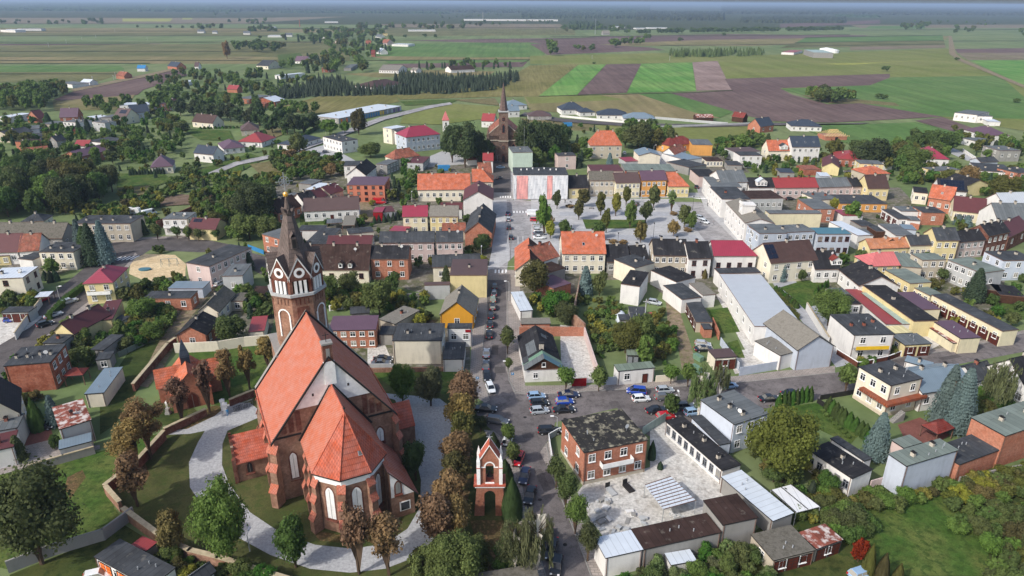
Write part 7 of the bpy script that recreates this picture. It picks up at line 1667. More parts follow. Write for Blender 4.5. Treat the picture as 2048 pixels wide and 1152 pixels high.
fill([(620,62),(700,60),(760,62),(775,72),(700,82),(600,80)],50,A_,12,17,.5,'tree in the distant farm group','trees of the distant farm group',10)
fill([(830,135),(1020,126),(1026,138),(840,144)],30,['D lD','S lS','D lG'],7,11,.36,'tree in the row behind the plantation','trees behind the plantation',6)
fill([(470,92),(545,92),(600,100),(560,106),(470,106)],18,A_,12,17,.5,'tree in the round grove on the plain','trees of the round grove',12)
fill([(700,52),(1000,46),(1010,54),(870,62),(700,60)],44,A_,12,17,.5,'tree along the road to the greenhouses','trees along the greenhouse road',14)
fill([(880,30),(1010,28),(1010,34),(880,40)],18,A_,9,13,.5,'tree at the distant greenhouse','trees at the distant greenhouse',20)
fill([(550,305),(600,314),(690,328),(688,352),(640,362),(575,360),(545,335)],58,['D lG','D lT','D lD','D lO','D lB'],4,7,.5,'bush in the thicket below the parking yard','bushes of the thicket by the parking yard',2.5,'bush',name='bush')
fill([(380,400),(430,382),(500,378),(560,402),(560,440),(520,470),(480,485),(440,470),(400,440)],80,B_,4,8,.45,'tree in the gardens left of the steeple tip','trees left of the steeple tip',3)
fill([(240,385),(330,375),(400,345),(420,372),(330,398),(290,405),(240,402)],40,C_+['D lD'],2,4,.6,'shrub in the overgrown plots','shrubs of the overgrown plots',2.5,'bush',name='bush')
fill([(400,366),(560,352),(570,372),(430,385)],30,C_,2.5,5,.5,'shrub along the garden path','shrubs along the garden path',3,'bush',name='bush')
fill([(885,302),(960,304),(972,328),(905,328)],12,['D lK','D lD'],11,14,.38,'lime tree in the park left of the brown church','limes left of the brown church',4)
fill([(1036,300),(1045,282),(1120,276),(1132,300),(1115,312),(1070,318)],16,['D lK','D lD'],11,14,.38,'lime tree in the park right of the brown church','limes right of the brown church',4)
fill([(1120,290),(1170,282),(1178,330),(1158,338),(1125,318)],18,B_,4,8,.45,'tree left of the grand villa','trees left of the grand villa',3)
fill([(1250,298),(1252,262),(1310,256),(1345,284),(1330,306),(1265,302)],22,B_,7,12,.4,'tree behind the grand villa','trees behind the grand villa',4)
fill([(1428,318),(1432,288),(1500,280),(1530,296),(1470,302),(1465,322)],30,B_,4,8,.45,'tree behind the cubic white house','trees behind the cubic white house',3)
fill([(1485,350),(1500,320),(1560,312),(1650,312),(1680,350)],34,C_+['S lS'],2.5,5,.5,'shrub in the gardens below the slate villa','shrubs below the slate villa',3,'bush',name='bush')
fill([(1690,325),(1780,300),(1910,290),(1905,320),(1850,335),(1790,350)],30,A_,6,11,.42,'tree between the villas at the right','trees between the right villas',4)
fill([(1790,350),(1870,345),(1960,350),(2048,345),(2048,400),(1960,395),(1860,368),(1800,370)],80,B_,3,7,.45,'garden tree near the solar roof','garden trees near the solar roof',3)
fill([(1905,262),(1990,290),(2070,280),(2090,330),(1960,318),(1930,285)],60,B_,3,7,.45,'tree among the far right villas','trees among the far right villas',4)
fill([(1570,1035),(1640,990),(1740,985),(1800,1000),(1860,972),(1990,960),(2060,940),(2060,985),(1960,1010),(1880,1005),(1790,1022),(1700,1030),(1640,1050)],62,['D lY','D lO','D lG','D lG'],1.8,3.,.62,'bush in the thick hedge round the orchard meadow','bushes of the orchard hedge',1.3,'bush',name='bush')
fill([(1880,1012),(2060,985),(2060,1190),(1975,1175),(1965,1090),(1890,1055)],30,['D lD','D lG','D lO','D lG'],1.8,3.8,.58,'shrub in the thicket right of the orchard meadow','shrubs right of the orchard meadow',1.8,'bush',name='bush')
fill([(1655,1050),(1720,1035),(1740,1060),(1700,1085),(1660,1080)],12,['D lD','D lG'],2.5,4.,.6,'shrub left of the orchard meadow','shrubs left of the orchard meadow',1.4,'bush',name='bush')
fill([(1230,1130),(1330,1110),(1400,1120),(1500,1080),(1540,1120),(1540,1200),(1240,1200)],30,['D lG','D lD','D lT','D lW'],1.8,3.6,.55,'shrub behind the grey workshop','shrubs behind the grey workshop',1.8,'bush',name='bush')
fill([(1160,595),(1232,606),(1250,625),(1262,665),(1325,665),(1330,735),(1240,705),(1200,718),(1178,655)],80,C_+['D lD'],.9,2.6,.65,'shrub in the allotment','shrubs of the allotment',1.8,'bush',name='bush')
fill([(1066,590),(1150,590),(1158,640),(1105,640),(1066,620)],18,C_,2,4,.5,'shrub in the yard behind the corner house','shrubs behind the corner house',2,'bush',name='bush')
fill([(232,645),(345,600),(352,640),(305,690),(250,700),(225,672)],52,C_+['D lD'],1.6,3.8,.6,'shrub in the wild left gardens','shrubs of the wild left gardens',1.8,'bush',name='bush')
fill([(130,700),(190,660),(225,690),(180,735),(140,740)],16,C_,1.5,3.2,.6,'shrub in the courtyards by the dark brick house','shrubs by the dark brick house',2,'bush',name='bush')
fill([(690,585),(850,600),(860,648),(820,655),(795,625),(700,620),(650,625),(650,595)],44,C_,1.8,4,.55,'shrub in the overgrown yards right of the steeple','shrubs right of the steeple',2,'bush',name='bush')
fill([(480,590),(555,590),(560,650),(500,640),(470,610)],14,B_,2.5,5,.5,'shrub left of the steeple base','shrubs left of the steeple base',2.5,'bush',name='bush')
fill([(300,1105),(420,1145),(560,1165),(540,1200),(380,1170),(300,1120)],20,C_,1.5,3.4,.6,'shrub outside the lower churchyard wall','shrubs outside the churchyard wall',1.6,'bush',name='bush')
fill([(840,1130),(1000,1110),(1060,1150),(1040,1230),(840,1230)],16,C_,2.5,5,.55,'shrub at the bottom edge before the bell tower','shrubs before the bell tower',2,'bush',name='bush')
fill([(265,595),(335,560),(370,570),(345,596),(290,575)],8,B_,3,4,.5,'bush beside the green net fence','bushes beside the net fence',3,'bush',name='bush')
fill([(1840,815),(1960,840),(2070,800),(2060,770),(1960,790)],26,B_,2.5,5,.5,'shrub below the white gabled cottages','shrubs below the white gabled cottages',2,'bush',name='bush')
fill([(1700,700),(1790,695),(1800,715),(1720,735)],12,C_,1.2,2.4,.6,'shrub in the front garden of the balcony house','front garden shrubs of the balcony house',1.5,'bush',name='bush')
fill([(1112,240),(1165,268),(1300,262),(1280,250),(1180,246)],10,B_,2,5,.45,'little tree on the building plots','little trees of the building plots',5)
fill([(760,360),(830,330),(835,410),(795,420),(775,400)],22,B_,3,6,.45,'tree behind the scaffolded salmon building','trees behind the salmon building',3)
fill([(1300,640),(1345,620),(1350,700),(1310,735)],14,C_,1.5,3.5,.55,'shrub beside the dirt lane','shrubs beside the dirt lane',2,'bush',name='bush')
for poly,n,h0,h1,k in [([(1610,196),(1640,194),(1715,200),(1700,208),(1640,207)],14,6,10,'clump in the ploughed field'),([(1800,50),(1862,50),(1866,60),(1800,61)],16,10,16,'grove in the right meadows'),([(1908,58),(1952,58),(1952,67),(1908,68)],8,10,14,'smaller grove at the right'),([(2020,66),(2060,66),(2060,74),(2020,74)],6,9,13,'grove at the far right edge'),
  ([(1092,96),(1118,96),(1116,112),(1092,112)],5,11,15,'group at the green field corner'),([(1150,96),(1196,94),(1198,102),(1148,104)],6,6,9,'hedge in the middle fields'),([(1222,90),(1240,88),(1242,108),(1228,110)],4,10,14,'pair near the plantation block'),([(1246,84),(1300,78),(1300,88),(1248,94)],9,8,12,'field grove left of the plantation block'),
  ([(160,40),(206,40),(206,52),(164,52)],12,9,13,'grove on the left plain'),([(94,46),(140,44),(140,50),(94,50)],10,7,10,'trees by the grey farm hall'),([(0,44),(60,44),(60,50),(0,50)],8,7,10,'hedge by the white farm hall'),([(395,54),(448,54),(448,62),(395,62)],8,9,12,'trees at the lone farmhouse'),([(426,28),(456,28),(456,33),(426,33)],6,9,12,'far grove on the left plain'),([(456,44),(540,43),(540,50),(456,50)],14,9,12,'far hedge on the left plain'),
  ([(480,60),(540,56),(560,66),(480,66)],14,8,12,'trees along the left road farms'),([(1820,40),(1990,44),(1990,54),(1830,50)],16,6,9,'scattered bushes of the right plain'),([(1010,44),(1130,42),(1130,46),(1010,47)],24,5,7,'thin hedge near the enormous greenhouse'),([(1110,60),(1165,56),(1170,66),(1110,68)],9,9,13,'field grove by the mast'),([(1165,52),(1270,58),(1260,68),(1175,66)],26,8,12,'farm trees round the mast')]:
    fill(poly,n,A_,h0*1.3,h1*1.3,.5,'tree of the '+k,'trees of the '+k,7)
for i in range(62):
    x=1278+i*6.6; 
    if 1300<x<1312 or 1370<x<1382 or 1560<x<1570: continue
    p=P(x,69-(x-1278)*.017+random.uniform(-.4,.4)); tree(p,random.uniform(13,17),random.uniform(7,9),'D','lD','dark tree in the long row across the far fields','tree','long field tree row')
for k,(x,y,h,r) in enumerate([(275,56,9,5),(315,56,8,5),(325,56,8,4.5),(341,57,10,5.5),(366,57,9,5),(385,58,10,6),(404,62,16,10),(1360,83,9,7),(1345,62,9,6),(850,75,9,6),(870,76,9,5.5),(810,76,8,5),(1770,143,7,5.5),(1913,121,5,4),(1755,197,4.5,3.8),(1768,199,4.5,3.5),(2031,206,4,3.5),(1188,128,3,2.6),(1447,72,9,6),(1096,48,10,7),(8,64,8,6),(780,105,11,4),(520,78,8,5)]):
    w=['left end of the field track','far fields','open plain'][k%3]; tree(P(x,y),h,r,'D','lD','solitary dark tree standing in the open fields','tree','solitary field trees')
G_='shrub between the houses and yards'
for pg in ([(230,430),(560,440),(600,560),(480,600),(280,600)],[(0,560),(120,620),(140,720),(0,900)],[(600,430),(985,420),(985,540),(600,560)],[(1400,300),(2048,350),(2048,470),(1560,460),(1500,380)],[(1680,480),(2048,560),(2048,650),(1880,700),(1700,620)],[(700,320),(985,330),(985,430),(600,440),(560,360)],[(230,300),(420,300),(560,350),(400,400),(240,345)],[(140,430),(320,432),(330,470),(150,470)],[(1460,270),(1800,300),(2048,300),(2048,340),(1500,345)],[(1500,900),(1620,900),(1700,985),(1560,1010)]):
    fill(pg,46,C_+['D lD','S lS'],1.3,4.2,.5,G_,'shrubs between houses',2,'bush',name='bush')
fill([(0,262),(100,262),(300,300),(230,340),(0,345)],46,B_,5,9,.42,'tree between the left village and the wood','trees between village and wood',4)
fill([(400,290),(560,250),(640,270),(560,310),(420,345),(380,330)],22,B_,2,4.5,.42,'small tree beside the village lane','small trees beside the village lane',4)
# thuja hedges, plant by plant
def trow(pts,step,h,r,mt,label,group,sh='T',cat='hedge plant',name=None,jit=.15):
    q=[P(*a) for a in pts]
    for a,b in zip(q,q[1:]):
        k=max(1,int((b-a).length/step))
        for i in range(k): p=a.lerp(b,(i+.5)/k)+Vector((random.uniform(-jit,jit),random.uniform(-jit,jit),0)); tree(p,h*random.uniform(.9,1.1),r,sh,mt,label,cat,group,name=name)
trow([(1553,814),(1622,800)],1.0,3.4,.75,'lT','columnar thuja in the screen beside two black cars','thuja screen by the road')
trow([(1650,818),(1690,850),(1728,872),(1740,890)],1.2,3.2,1.0,'lT','bushy thuja in the thick hedge beside the cream villa','thick thuja hedge')
trow([(1640,820),(1700,880)],1.5,.8,.6,'lG','low ball shrub edging the garden path','ball shrubs edging the path','P','bush','bush')
trow([(600,437),(655,434)],1.0,2.,.5,'lT','small thuja in the row before the long white cottage','thujas before the white cottage')
trow([(258,352),(330,348)],1.3,3.,.8,'lS','dark thuja in the hedge before the purple hipped roof','thujas before the purple roof')
trow([(745,448),(800,440)],1.6,3.2,.8,'lS','dark thuja behind the pale yellow pair','thujas behind the yellow pair')
trow([(2000,600),(2060,610)],1.,2.6,.7,'lT','clipped thuja along the lawn at the right','clipped thujas at the right')
trow([(1550,640-60),(1596,618)],1.3,1.8,.8,'lT','plant of the trimmed hedge along the crimson trimmed hall','trimmed hedge at the hall')
trow([(1628,590),(1655,575)],1.1,2.4,.6,'lT','thuja in the little row by the terrace','little thuja row by the terrace')
trow([(398,258),(500,256)],2.2,1.6,1.1,'lT','clipped plant of the long hedge before the brown roofed house','hedge before the brown roofed house')
trow([(640,255),(560,300)],1.8,2.2,1.,'lT','clipped plant of the hedge along the lane','hedge along the lane')
def hedge(pts,h,w_,mt,label):
    q=[P(*a) for a in pts]; o0=q[0]; m=MB(); rs.seed(5)
    for a,b in zip(q,q[1:]):
        a=a-o0;b=b-o0;d=(b-a); L_=d.length; d.normalize(); n_=Vector((-d.y,d.x,0)); m.prism([(a-n_*w_*.4)[:2],(b-n_*w_*.4)[:2],(b+n_*w_*.4)[:2],(a+n_*w_*.4)[:2]],0,h*.92)
        for _ in range(int(L_*h*26)):
            t=rs.uniform(0,L_); s=rs.choice((-1,1,0,0)); z=h if s==0 else rs.uniform(0,h); off=n_*(w_/2*s if s else rs.uniform(-w_/2,w_/2)); leafq(m,a+d*t+off+Vector((0,0,z+rs.gauss(0,.05))),n_*s+Vector((rs.gauss(0,.4),rs.gauss(0,.4),1 if s==0 else .2)),.3)
    o=m.build('hedge',[M[mt]],None,loc=o0); tag(o,label,'hedge')
hedge([(98,640),(140,598),(172,575)],1.7,1.6,'lT','clipped bright hedge beside the side street in front of the cream villa')
hedge([(-20,606),(60,600)],1.8,1.4,'lG','dark clipped hedge below the cream villa wall')
hedge([(850,398),(895,399)],1.9,1.4,'lT','clipped hedge in front of the long orange roof')
hedge([(1585,345),(1640,343)],2.2,1.4,'lG','clipped hedge before the slate-roofed villa')
hedge([(1548,590),(1593,640)],1.6,1.6,'lO','long trimmed olive hedge on the right side of the blue-white hall')
# plantation and far forests
def stuffwood(name,poly,n,h0,h1,sh,mt,rf):
    q=[tuple(a) for a in poly]; r2=random.Random(3); xs=[a[0] for a in q]; ys=[a[1] for a in q]; m=MB(); c=0
    while c<n:
        x=r2.uniform(min(xs),max(xs)); y=r2.uniform(min(ys),max(ys))
        if not inpoly(x,y,q): continue
        p=P(x,y); c+=1
        if blocked(p,2): continue
        h=r2.uniform(h0,h1); r=h*rf*r2.uniform(.8,1.2)
        if sh=='S':
            for t in range(3): m.cone((p.x,p.y),r*(1-.28*t),h*(.06+.26*t),h*(.5+.25*t),6,0,r2.uniform(0,1))
        else: k=len(m.v); m.ball((p.x,p.y,h*.55),r,6,0,h*.5/r)
    o=m.build(name,M[mt]); o['kind']='stuff'
stuffwood('conifer_plantation',[(540,201),(640,194),(790,191),(900,189),(990,181),(1042,160),(1036,150),(980,158),(900,160),(810,150),(790,158),(775,178),(700,178),(690,160),(640,160),(600,178),(540,188)],900,6,10,'S','lS',.24)
stuffwood('pine_plantation',[(1338,108),(1480,104),(1530,106),(1520,112),(1400,116),(1338,114)],150,8,12,'S','lD',.3)
def forest(x0,x1,yn,far,h,mt='lK'):
    d0=P((x0+x1)/2,yn).y; V=[];rows=0;d=d0; nc=int((x1-x0)/2.2)+2; r2=random.Random(int(x0))
    while d<far and rows<95:
        sx0=P(x0,yn).x/P(x0,yn).y; sx1=P(x1,yn).x/P(x1,yn).y
        for i in range(nc):
            t=i/(nc-1); xx=(sx0+(sx1-sx0)*t)*d; edge=(i in(0,nc-1)) or rows==0
            V.append((xx+r2.uniform(-.3,.3)*d*.002,d*(1+r2.uniform(-.004,.004)),0 if edge else h*r2.uniform(.45,1.05)))
        rows+=1; d*=(1.004 if rows==1 else 1.013+.0006*rows)
    fs=[(j*nc+i,j*nc+i+1,(j+1)*nc+i+1,(j+1)*nc+i) for j in range(rows-1) for i in range(nc-1)]
    me=bpy.data.meshes.new('forest'); me.from_pydata(V,[],fs); me.materials.append(M[mt]); o=bpy.data.objects.new('forest',me); col.objects.link(o); o['kind']='stuff'
for a in [(-700,480,21,60000,16),(430,1060,24,60000,16),(560,900,26.5,5600,12),(1000,1300,26,60000,18),(1040,1290,37,5600,14),(1270,1448,41,6500,17),(1440,2800,32,60000,18),(1480,1690,46,4200,13),(1136,1200,58,2900,14),(1880,2100,52,2900,10),(1670,1760,35,5200,12)]: forest(*a)
# ---------------- cars ----------------
def cmat(n,c,r=.28): 
    s=NT('car_paint_'+n,r,.6); s.b.inputs['Coat Weight'].default_value=.5; return s.out(s.hsv(lin(c),.5,1.,s.ramp(s.noise(2.,2),.3,.7,.96,1.04)))
CP={k:cmat(k,c) for k,c in dict(white=(225,228,228),silver=(165,172,178),grey=(88,92,98),black=(24,25,28),navy=(28,36,66),blue=(28,66,160),sky=(140,170,200),red=(180,24,34),green=(120,136,120)).items()}
_car={}
def car_parts(ty):
    if ty in _car: return _car[ty]
    Ln,W,Hh={'hatch':(3.9,1.7,1.47),'sedan':(4.55,1.78,1.43),'estate':(4.65,1.8,1.5),'van':(5.4,2.0,2.4),'mini':(4.3,1.8,1.65)}[ty]
    a=Ln/2; m=MB(); g=MB(); belt=.92 if ty!='van' else 1.25; 
    if ty=='sedan': gl=[(-a+.85,.0),(a-1.25,0)];gt=[(-a+1.45,0),(a-2.0,0)]
    elif ty=='hatch': gl=[(-a+.1,0),(a-.95,0)];gt=[(-a+.5,0),(a-1.6,0)]
    elif ty=='estate': gl=[(-a+.1,0),(a-1.2,0)];gt=[(-a+.45,0),(a-1.9,0)]
    elif ty=='mini': gl=[(-a+.08,0),(a-.7,0)];gt=[(-a+.35,0),(a-1.5,0)]
    else: gl=[(-a+.05,0),(a-.6,0)];gt=[(-a+.1,0),(a-1.2,0)]
    x0,x1=gl[0][0],gl[1][0]; X0,X1=gt[0][0],gt[1][0]
    # body: stations along the length (x, half width, bottom, top)
    hood=.78 if ty!='van' else 1.1
    st=[(-a,.80,.42,.72),(-a+.12,.9,.3,belt-.06),(x0+.25,1,.24,belt),(0,1,.22,belt-.01),(x1-.1,1,.24,belt-.04),(a-.45,.97,.26,hood),(a-.12,.88,.3,hood-.12),(a,.74,.36,.58)]
    if st[2][0]<=st[1][0]: st[2]=(st[1][0]+.15,1,.24,belt)
    rings=[]
    for x,wf,zb,zt in st:
        y=W/2*wf; rings.append(m.pts([(x,-y*.93,zb),(x,-y,zb+.2),(x,-y,zt-.14),(x,-y*.9,zt),(x,y*.9,zt),(x,y,zt-.14),(x,y,zb+.2),(x,y*.93,zb)]))
    for r0,r1 in zip(rings,rings[1:]):
        for i in range(8): j=(i+1)%8; m.f.append((r0+i,r0+j,r1+j,r1+i)); m.m.append(0)
    for r_ in (rings[0],rings[-1]): m.f.append(tuple(r_+i for i in range(8))); m.m.append(0)
    y0,y1=W/2*.9,W/2*.72; zt=Hh-.04
    lo=[(x0,-y0,belt-.02),(x1,-y0,belt-.05),(x1,y0,belt-.05),(x0,y0,belt-.02)]; hi=[(X0,-y1,zt),(X1,-y1,zt),(X1,y1,zt),(X0,y1,zt)]
    if ty=='van': m.prism([(x0,-y0),(a-1.9,-y0),(a-1.9,y0),(x0,y0)],belt-.02,zt)
    for i in range(4): j=(i+1)%4; g.face([lo[i],lo[j],hi[j],hi[i]])
    # roof and pillars
    rp=[(X0-.04,-y1-.02,zt),(X1+.02,-y1-.02,zt),(X1+.02,y1+.02,zt),(X0-.04,y1+.02,zt)]; m.face([(x,y,z-.02) for x,y,z in rp]); k=m.pts([(x,y,z) for x,y,z in rp]+[(x*.96+(X0+X1)/2*.04,y*.88,z+.06) for x,y,z in rp]); 
    for i in range(4): j=(i+1)%4; m.f.append((k+i,k+j,k+4+j,k+4+i)); m.m.append(0)
    m.f.append((k+4,k+5,k+6,k+7)); m.m.append(0)
    for i in range(4): m.tube(lo[i],hi[i],.05,k=4)
    xm=(x0+x1)/2-.1; XM=(X0+X1)/2
    for s in (-1,1): m.tube((xm,s*y0,belt),(XM,s*y1,zt),.045,k=4)
    m.box(a-.02,a+.04,-W*.3,W*.3,.3,.45,1); m.box(-a-.04,-a+.02,-W*.3,W*.3,.32,.45,1); m.box(-a-.05,-a-.041,-.26,.26,.5,.62,2)
    body=m.mesh('body',[CP['grey'],M['dark'],M['white']]); body.polygons.foreach_set('use_smooth',[False]*len(body.polygons))
    gm_=g.mesh('windows',M['glass'])
    w_=MB(); w_.tube((0,-.1,0),(0,.1,0),.31,k=12,m=0); w_.tube((0,-.115,0),(0,.115,0),.19,k=10,m=1); wm=w_.mesh('wheel',[M['dark'],M['steel']])
    h_=MB(); h_.box(-.16,.06,-.17,.17,-.08,.08); hm_=h_.mesh('headlight',M['white']); t_=MB(); t_.box(-.05,.08,-.14,.14,-.12,.12); tm=t_.mesh('tail_light',M['redp2'])
    _car[ty]=(body,gm_,wm,hm_,tm,Ln,W,belt,a); return _car[ty]
def car(px,py,hd,ty,colr,label,group,name='parked_car',cat='car'):
    body,gm_,wm,hm_,tm,Ln,W,belt,a=car_parts(ty); p=P(px,py,.7); p.z=.05
    e=empty(name,p,R(hd),label,cat,group); b=inst('body',body,e,(0,0,0)); b.material_slots[0].link='OBJECT'; b.material_slots[0].material=CP[colr]
    inst('windows',gm_,e,(0,0,0))
    for x in (-a+.78,a-.8):
        for y in (-1,1): inst('wheel',wm,e,(x,y*(W/2-.08),.31))
    for y in (-1,1): inst('headlight',hm_,e,(a-.06,y*W*.33,.62)); inst('tail_light',tm,e,(-a+.02,y*W*.38,.72))
CARS='''
989 572 92 hatch black|black hatchback at the top of the kerbside row, nearest the crossing
988 585 92 hatch grey|small dark grey hatchback, second from the crossing
986 598 92 hatch green|silver-green hatchback in the kerbside row
985 613 92 hatch black|black hatchback just below the silver-green one
982 630 92 hatch black|black hatchback beside the ochre gable house
980 647 92 hatch black|black car next to the white front with the red sign
978 667 92 sedan black|black saloon beside the low dark flat-roofed annex
973 705 90 sedan silver|silver saloon in the middle of the kerbside row
972 729 90 sedan grey|dark grey saloon behind the silver one
974 750 -84 sedan black|black saloon facing the camera above the white car
981 775 -75 hatch white|white hatchback pulling out near the road junction
972 816 -4 sedan black|black saloon under the topmost chestnut at the junction
995 840 -14 estate grey|dark grey estate car parked askew at the bend
1016 878 75 hatch white|white hatchback hidden by the small street tree
1037 917 -105 hatch red|bright red hatchback beside the bell tower street
1049 950 -100 sedan navy|dark blue saloon below the red hatchback
1060 989 -102 sedan black|black saloon next to the tall dark cypress
1094 1075 -98 sedan black|black car half under the weeping birch
1103 1096 -100 sedan black|black car just below the birch branches
1113 1130 -102 hatch black|black hatchback at the bottom of the street
1099 860 4 estate black|black estate car beside the street lamp at the brick house
1073 791 8 hatch sky|pale blue hatchback, top of the left triple in the car park
1079 805 8 hatch black|black hatchback, middle of the left triple in the car park
1079 820 10 hatch silver|silver hatchback, bottom of the left triple in the car park
1137 788 5 sedan navy|navy saloon, top of the right triple in the car park
1129 802 8 hatch blue|vivid blue hatchback, middle of the right triple
1128 818 8 sedan black|black saloon, bottom of the right triple
1273 781 170 mini blue|bright blue people carrier before the white shop
1282 796 8 hatch white|white hatchback parked left of the dark ones by the shop
1330 779 8 hatch silver|silver hatchback under the ball tree near the shop
1328 793 10 hatch grey|dark grey hatchback right of the white one
1313 819 12 sedan black|black saloon behind the brick house
1332 831 12 hatch red|dark red hatchback below the bright green tree
1369 811 8 estate grey|dark grey estate by the parking road
1386 823 14 hatch sky|pale blue-grey hatchback at the birch trunk
1458 770 12 hatch sky|light blue small car under the thin birch
1539 796 6 sedan black|black saloon left of the thuja screen
1584 786 8 sedan black|black saloon right at the end of the thuja screen
1338 589 -82 hatch red|bright red hatchback on the back lawn
1309 604 -24 hatch silver|silver hatchback on the back lawn by the narrow white block
1306 632 10 hatch red|old red car with its bonnet open beside the felt shed
1406 687 -10 hatch silver|silver hatchback on grass by the garage row
1408 697 5 sedan black|black car tucked behind the small cream garage
1579 621 -60 hatch navy|dark blue car in the alley beside the crimson trimmed hall
1067 428 3 van white|white delivery van in the parking bays on the square
1070 439 3 hatch red|red hatchback below the white van on the square
1075 451 3 hatch silver|silver car in the square's parking bays
1077 460 3 hatch white|white car between silver and dark in the square's bays
1078 466 3 sedan grey|dark car in the square's parking bays
1078 474 3 sedan white|white saloon lowest in the square's parking bays
1016 426 90 sedan navy|dark blue saloon at the kerb near the crossing of the square
1017 438 90 hatch silver|silver hatchback following the dark blue saloon
1018 454 90 hatch black|black hatchback in the middle of the square's kerb
1022 474 92 hatch black|black hatchback lowest at the square's kerb
1001 334 5 sedan sky|grey-blue car before the brown church railing
998 355 60 hatch black|small black car driving toward the brown church
1393 373 80 sedan black|black car in the side street by the yellow corner house
1401 435 -45 hatch silver|silver car on the east road of the square
1409 443 -45 hatch white|white car on the east road of the square
1273 408 60 hatch black|dark car among the lindens of the square
137 602 55 estate silver|silver estate car driving past the yellow villa
106 629 55 sedan silver|silver saloon on the left side street
90 647 50 hatch black|black hatchback behind the silver saloon on the left
24 638 20 hatch blue|blue small car in the yard with garages at left
84 598 70 hatch red|red car under the curved carport
438 567 75 hatch silver|silver car between the two pale buildings near the playground
305 435 50 hatch navy|dark car beside the white vans
85 851 5 mini black|black people carrier on the red paved drive
195 1150 20 hatch white|white car beside the garden workshop at the bottom left
760 404 0 van red|red van before the salmon brick building
766 717 5 sedan black|black saloon behind the concrete panel fence
762 725 5 sedan grey|grey saloon just behind the concrete panel fence
524 291 60 van white|white box van in the lane by the dark bungalow
447 308 40 hatch white|white car before the purple-brown bungalow
652 303 10 hatch grey|grey car on the paved yard of the office block
1249 306 85 mini white|white people carrier beside the grand villa
1697 343 150 sedan black|black car in the yard by the yellow gable
1580 397 10 sedan black|dark saloon in the courtyard behind the grey offices
1722 1146 20 hatch sky|pale blue car under the dark red shrub
1937 842 30 hatch navy|dark blue car hidden behind the garden pavilion
299 427 55 van white|white tall delivery van at the brick boundary wall
'''
for l in CARS.strip().split('\n'):
    s,lab=l.split('|'); x,y,hd,ty,cl=s.split(); car(float(x),float(y),float(hd),ty,cl,lab,None,'van' if ty=='van' else 'parked_car','van' if ty=='van' else 'car')
b=P(269,428); e=empty('caravan',b,R(5),'small white caravan behind the beige apartment house','caravan'); m=MB(); m.prism([(-2.3,-1),(2.3,-1),(2.3,1),(-2.3,1)],.5,2.4); m.prism([(-2.,-.9),(1.7,-.9),(1.7,.9),(-2.,.9)],2.4,2.6); part(m,'body','white',e); inst('window',win_mesh(1.2,.7,'k'),e,(0,-1,1.6)); 
for x in (-.2,): m=MB(); m.tube((x,-1.02,.3),(x,-.85,.3),.3,k=10); part(m,'wheel','dark',e)
# ---------------- street furniture ----------------
def lamp(x,y,ty,lab,arm=0,mk='lg'):
    p=P(x,y); h=hgt(p,ty); e=empty('street_lamp',p,R(arm),lab,'street lamp'); m=MB(); m.tube((0,0,0),(0,0,h-.3),.09,.06,6); m.tube((0,0,h-.3),(.9,0,h),.05,.05,5); m.build('pole',M[mk],e); m=MB(); m.prism([(.7,-.16),(1.4,-.16),(1.4,.16),(.7,.16)],h-.1,h+.06); m.build('lamp_head',M['white'],e)
for a in [(1114,858,832,'street lamp at the corner of the brick house',180),(1018,602,562,'street lamp by the crossing near the corner house',180),(1018,746,722,'short street lamp beside the blue parking sign',180),(500,1103,1067,'thin garden lamp on the gravel drive bend',90),(1356,812,787,'street lamp near the dark grey estate car',90),(1357,818+0,789,'second lamp post close to the estate car',200),(673,400,369,'street lamp by the stable with maroon roof',0),(824,405,384,'street lamp before the long orange roof',90),(900,322,296,'street lamp at the gravel forecourt of the institution',0),(995,322,310,'street lamp at the foot of the brown church',0),(1306,290,290-22,'lamp in the lane right of the grand villa',0),(121,603,572,'street lamp beside the clipped hedge',0),(652,270,243,'tall pole lamp by the office block',90),(963,520,494,'lamp at the curved yellow wall',90),(1307,304,290,'lamp near the cream blank gable',0),(1756,388,379,'lamp by the low maroon fence',0),(1467,303,299,'lamp near the white cubic house',0)]:
    if a[2]<a[1]-3: lamp(*a)
for i,(x,y,t) in enumerate([(1306,480,445),(1235,497,465),(1140,413,402),(1143,417,403),(1385,420,392),(1018,486,455),(1012,470,430),(1317,500,470)]):
    p=P(x,y); h=hgt(p,t); e=empty('lantern_post',p,0,'slender dark lantern post on the pale square','lantern post','lantern posts on the square'); m=MB(); m.tube((0,0,0),(0,0,h-.5),.07,.05,6); m.build('pole',M['dark'],e); m=MB(); m.cone((0,0),.14,h-.5,h-.1,6,0,0,.24); m.cone((0,0),.28,h-.1,h+.1,6,0); m.build('lantern',M['dark'],e)
def sign(x,y,h,mk,lab,ang=-90,shape='sq'):
    p=P(x,y); e=empty('road_sign',p,R(ang+90),lab,'road sign'); m=MB(); m.tube((0,0,0),(0,0,h),.035,k=5); m.build('post',M['steel'],e); m=MB(); m.box(-.3,.3,-.07,-.036,h-.65,h-.05); f=m.build('sign_plate',M[mk],e)
    if mk=='blue':
        c=bpy.data.curves.new('letter','FONT'); c.body='P'; c.size=.55; c.align_x='CENTER'; c.align_y='CENTER'; c.extrude=.004; o=bpy.data.objects.new('letter',c); col.objects.link(o); dg=bpy.context.evaluated_depsgraph_get(); me=bpy.data.meshes.new_from_object(o.evaluated_get(dg)); bpy.data.objects.remove(o); me.materials.clear(); me.materials.append(M['white']); q=inst('letter',me,f,(0,-.08,h-.35)); q.rotation_euler=(math.pi/2,0,0)
sign(1025,765,2.6,'blue','blue parking sign on the pavement by the old corner house'); sign(955,772,2.4,'blue','blue round-topped road sign by the avenue of chestnuts')
sign(1046,742,2.3,'lb','small pale street name sign on the corner house')
b=P(265,508); m=MB()
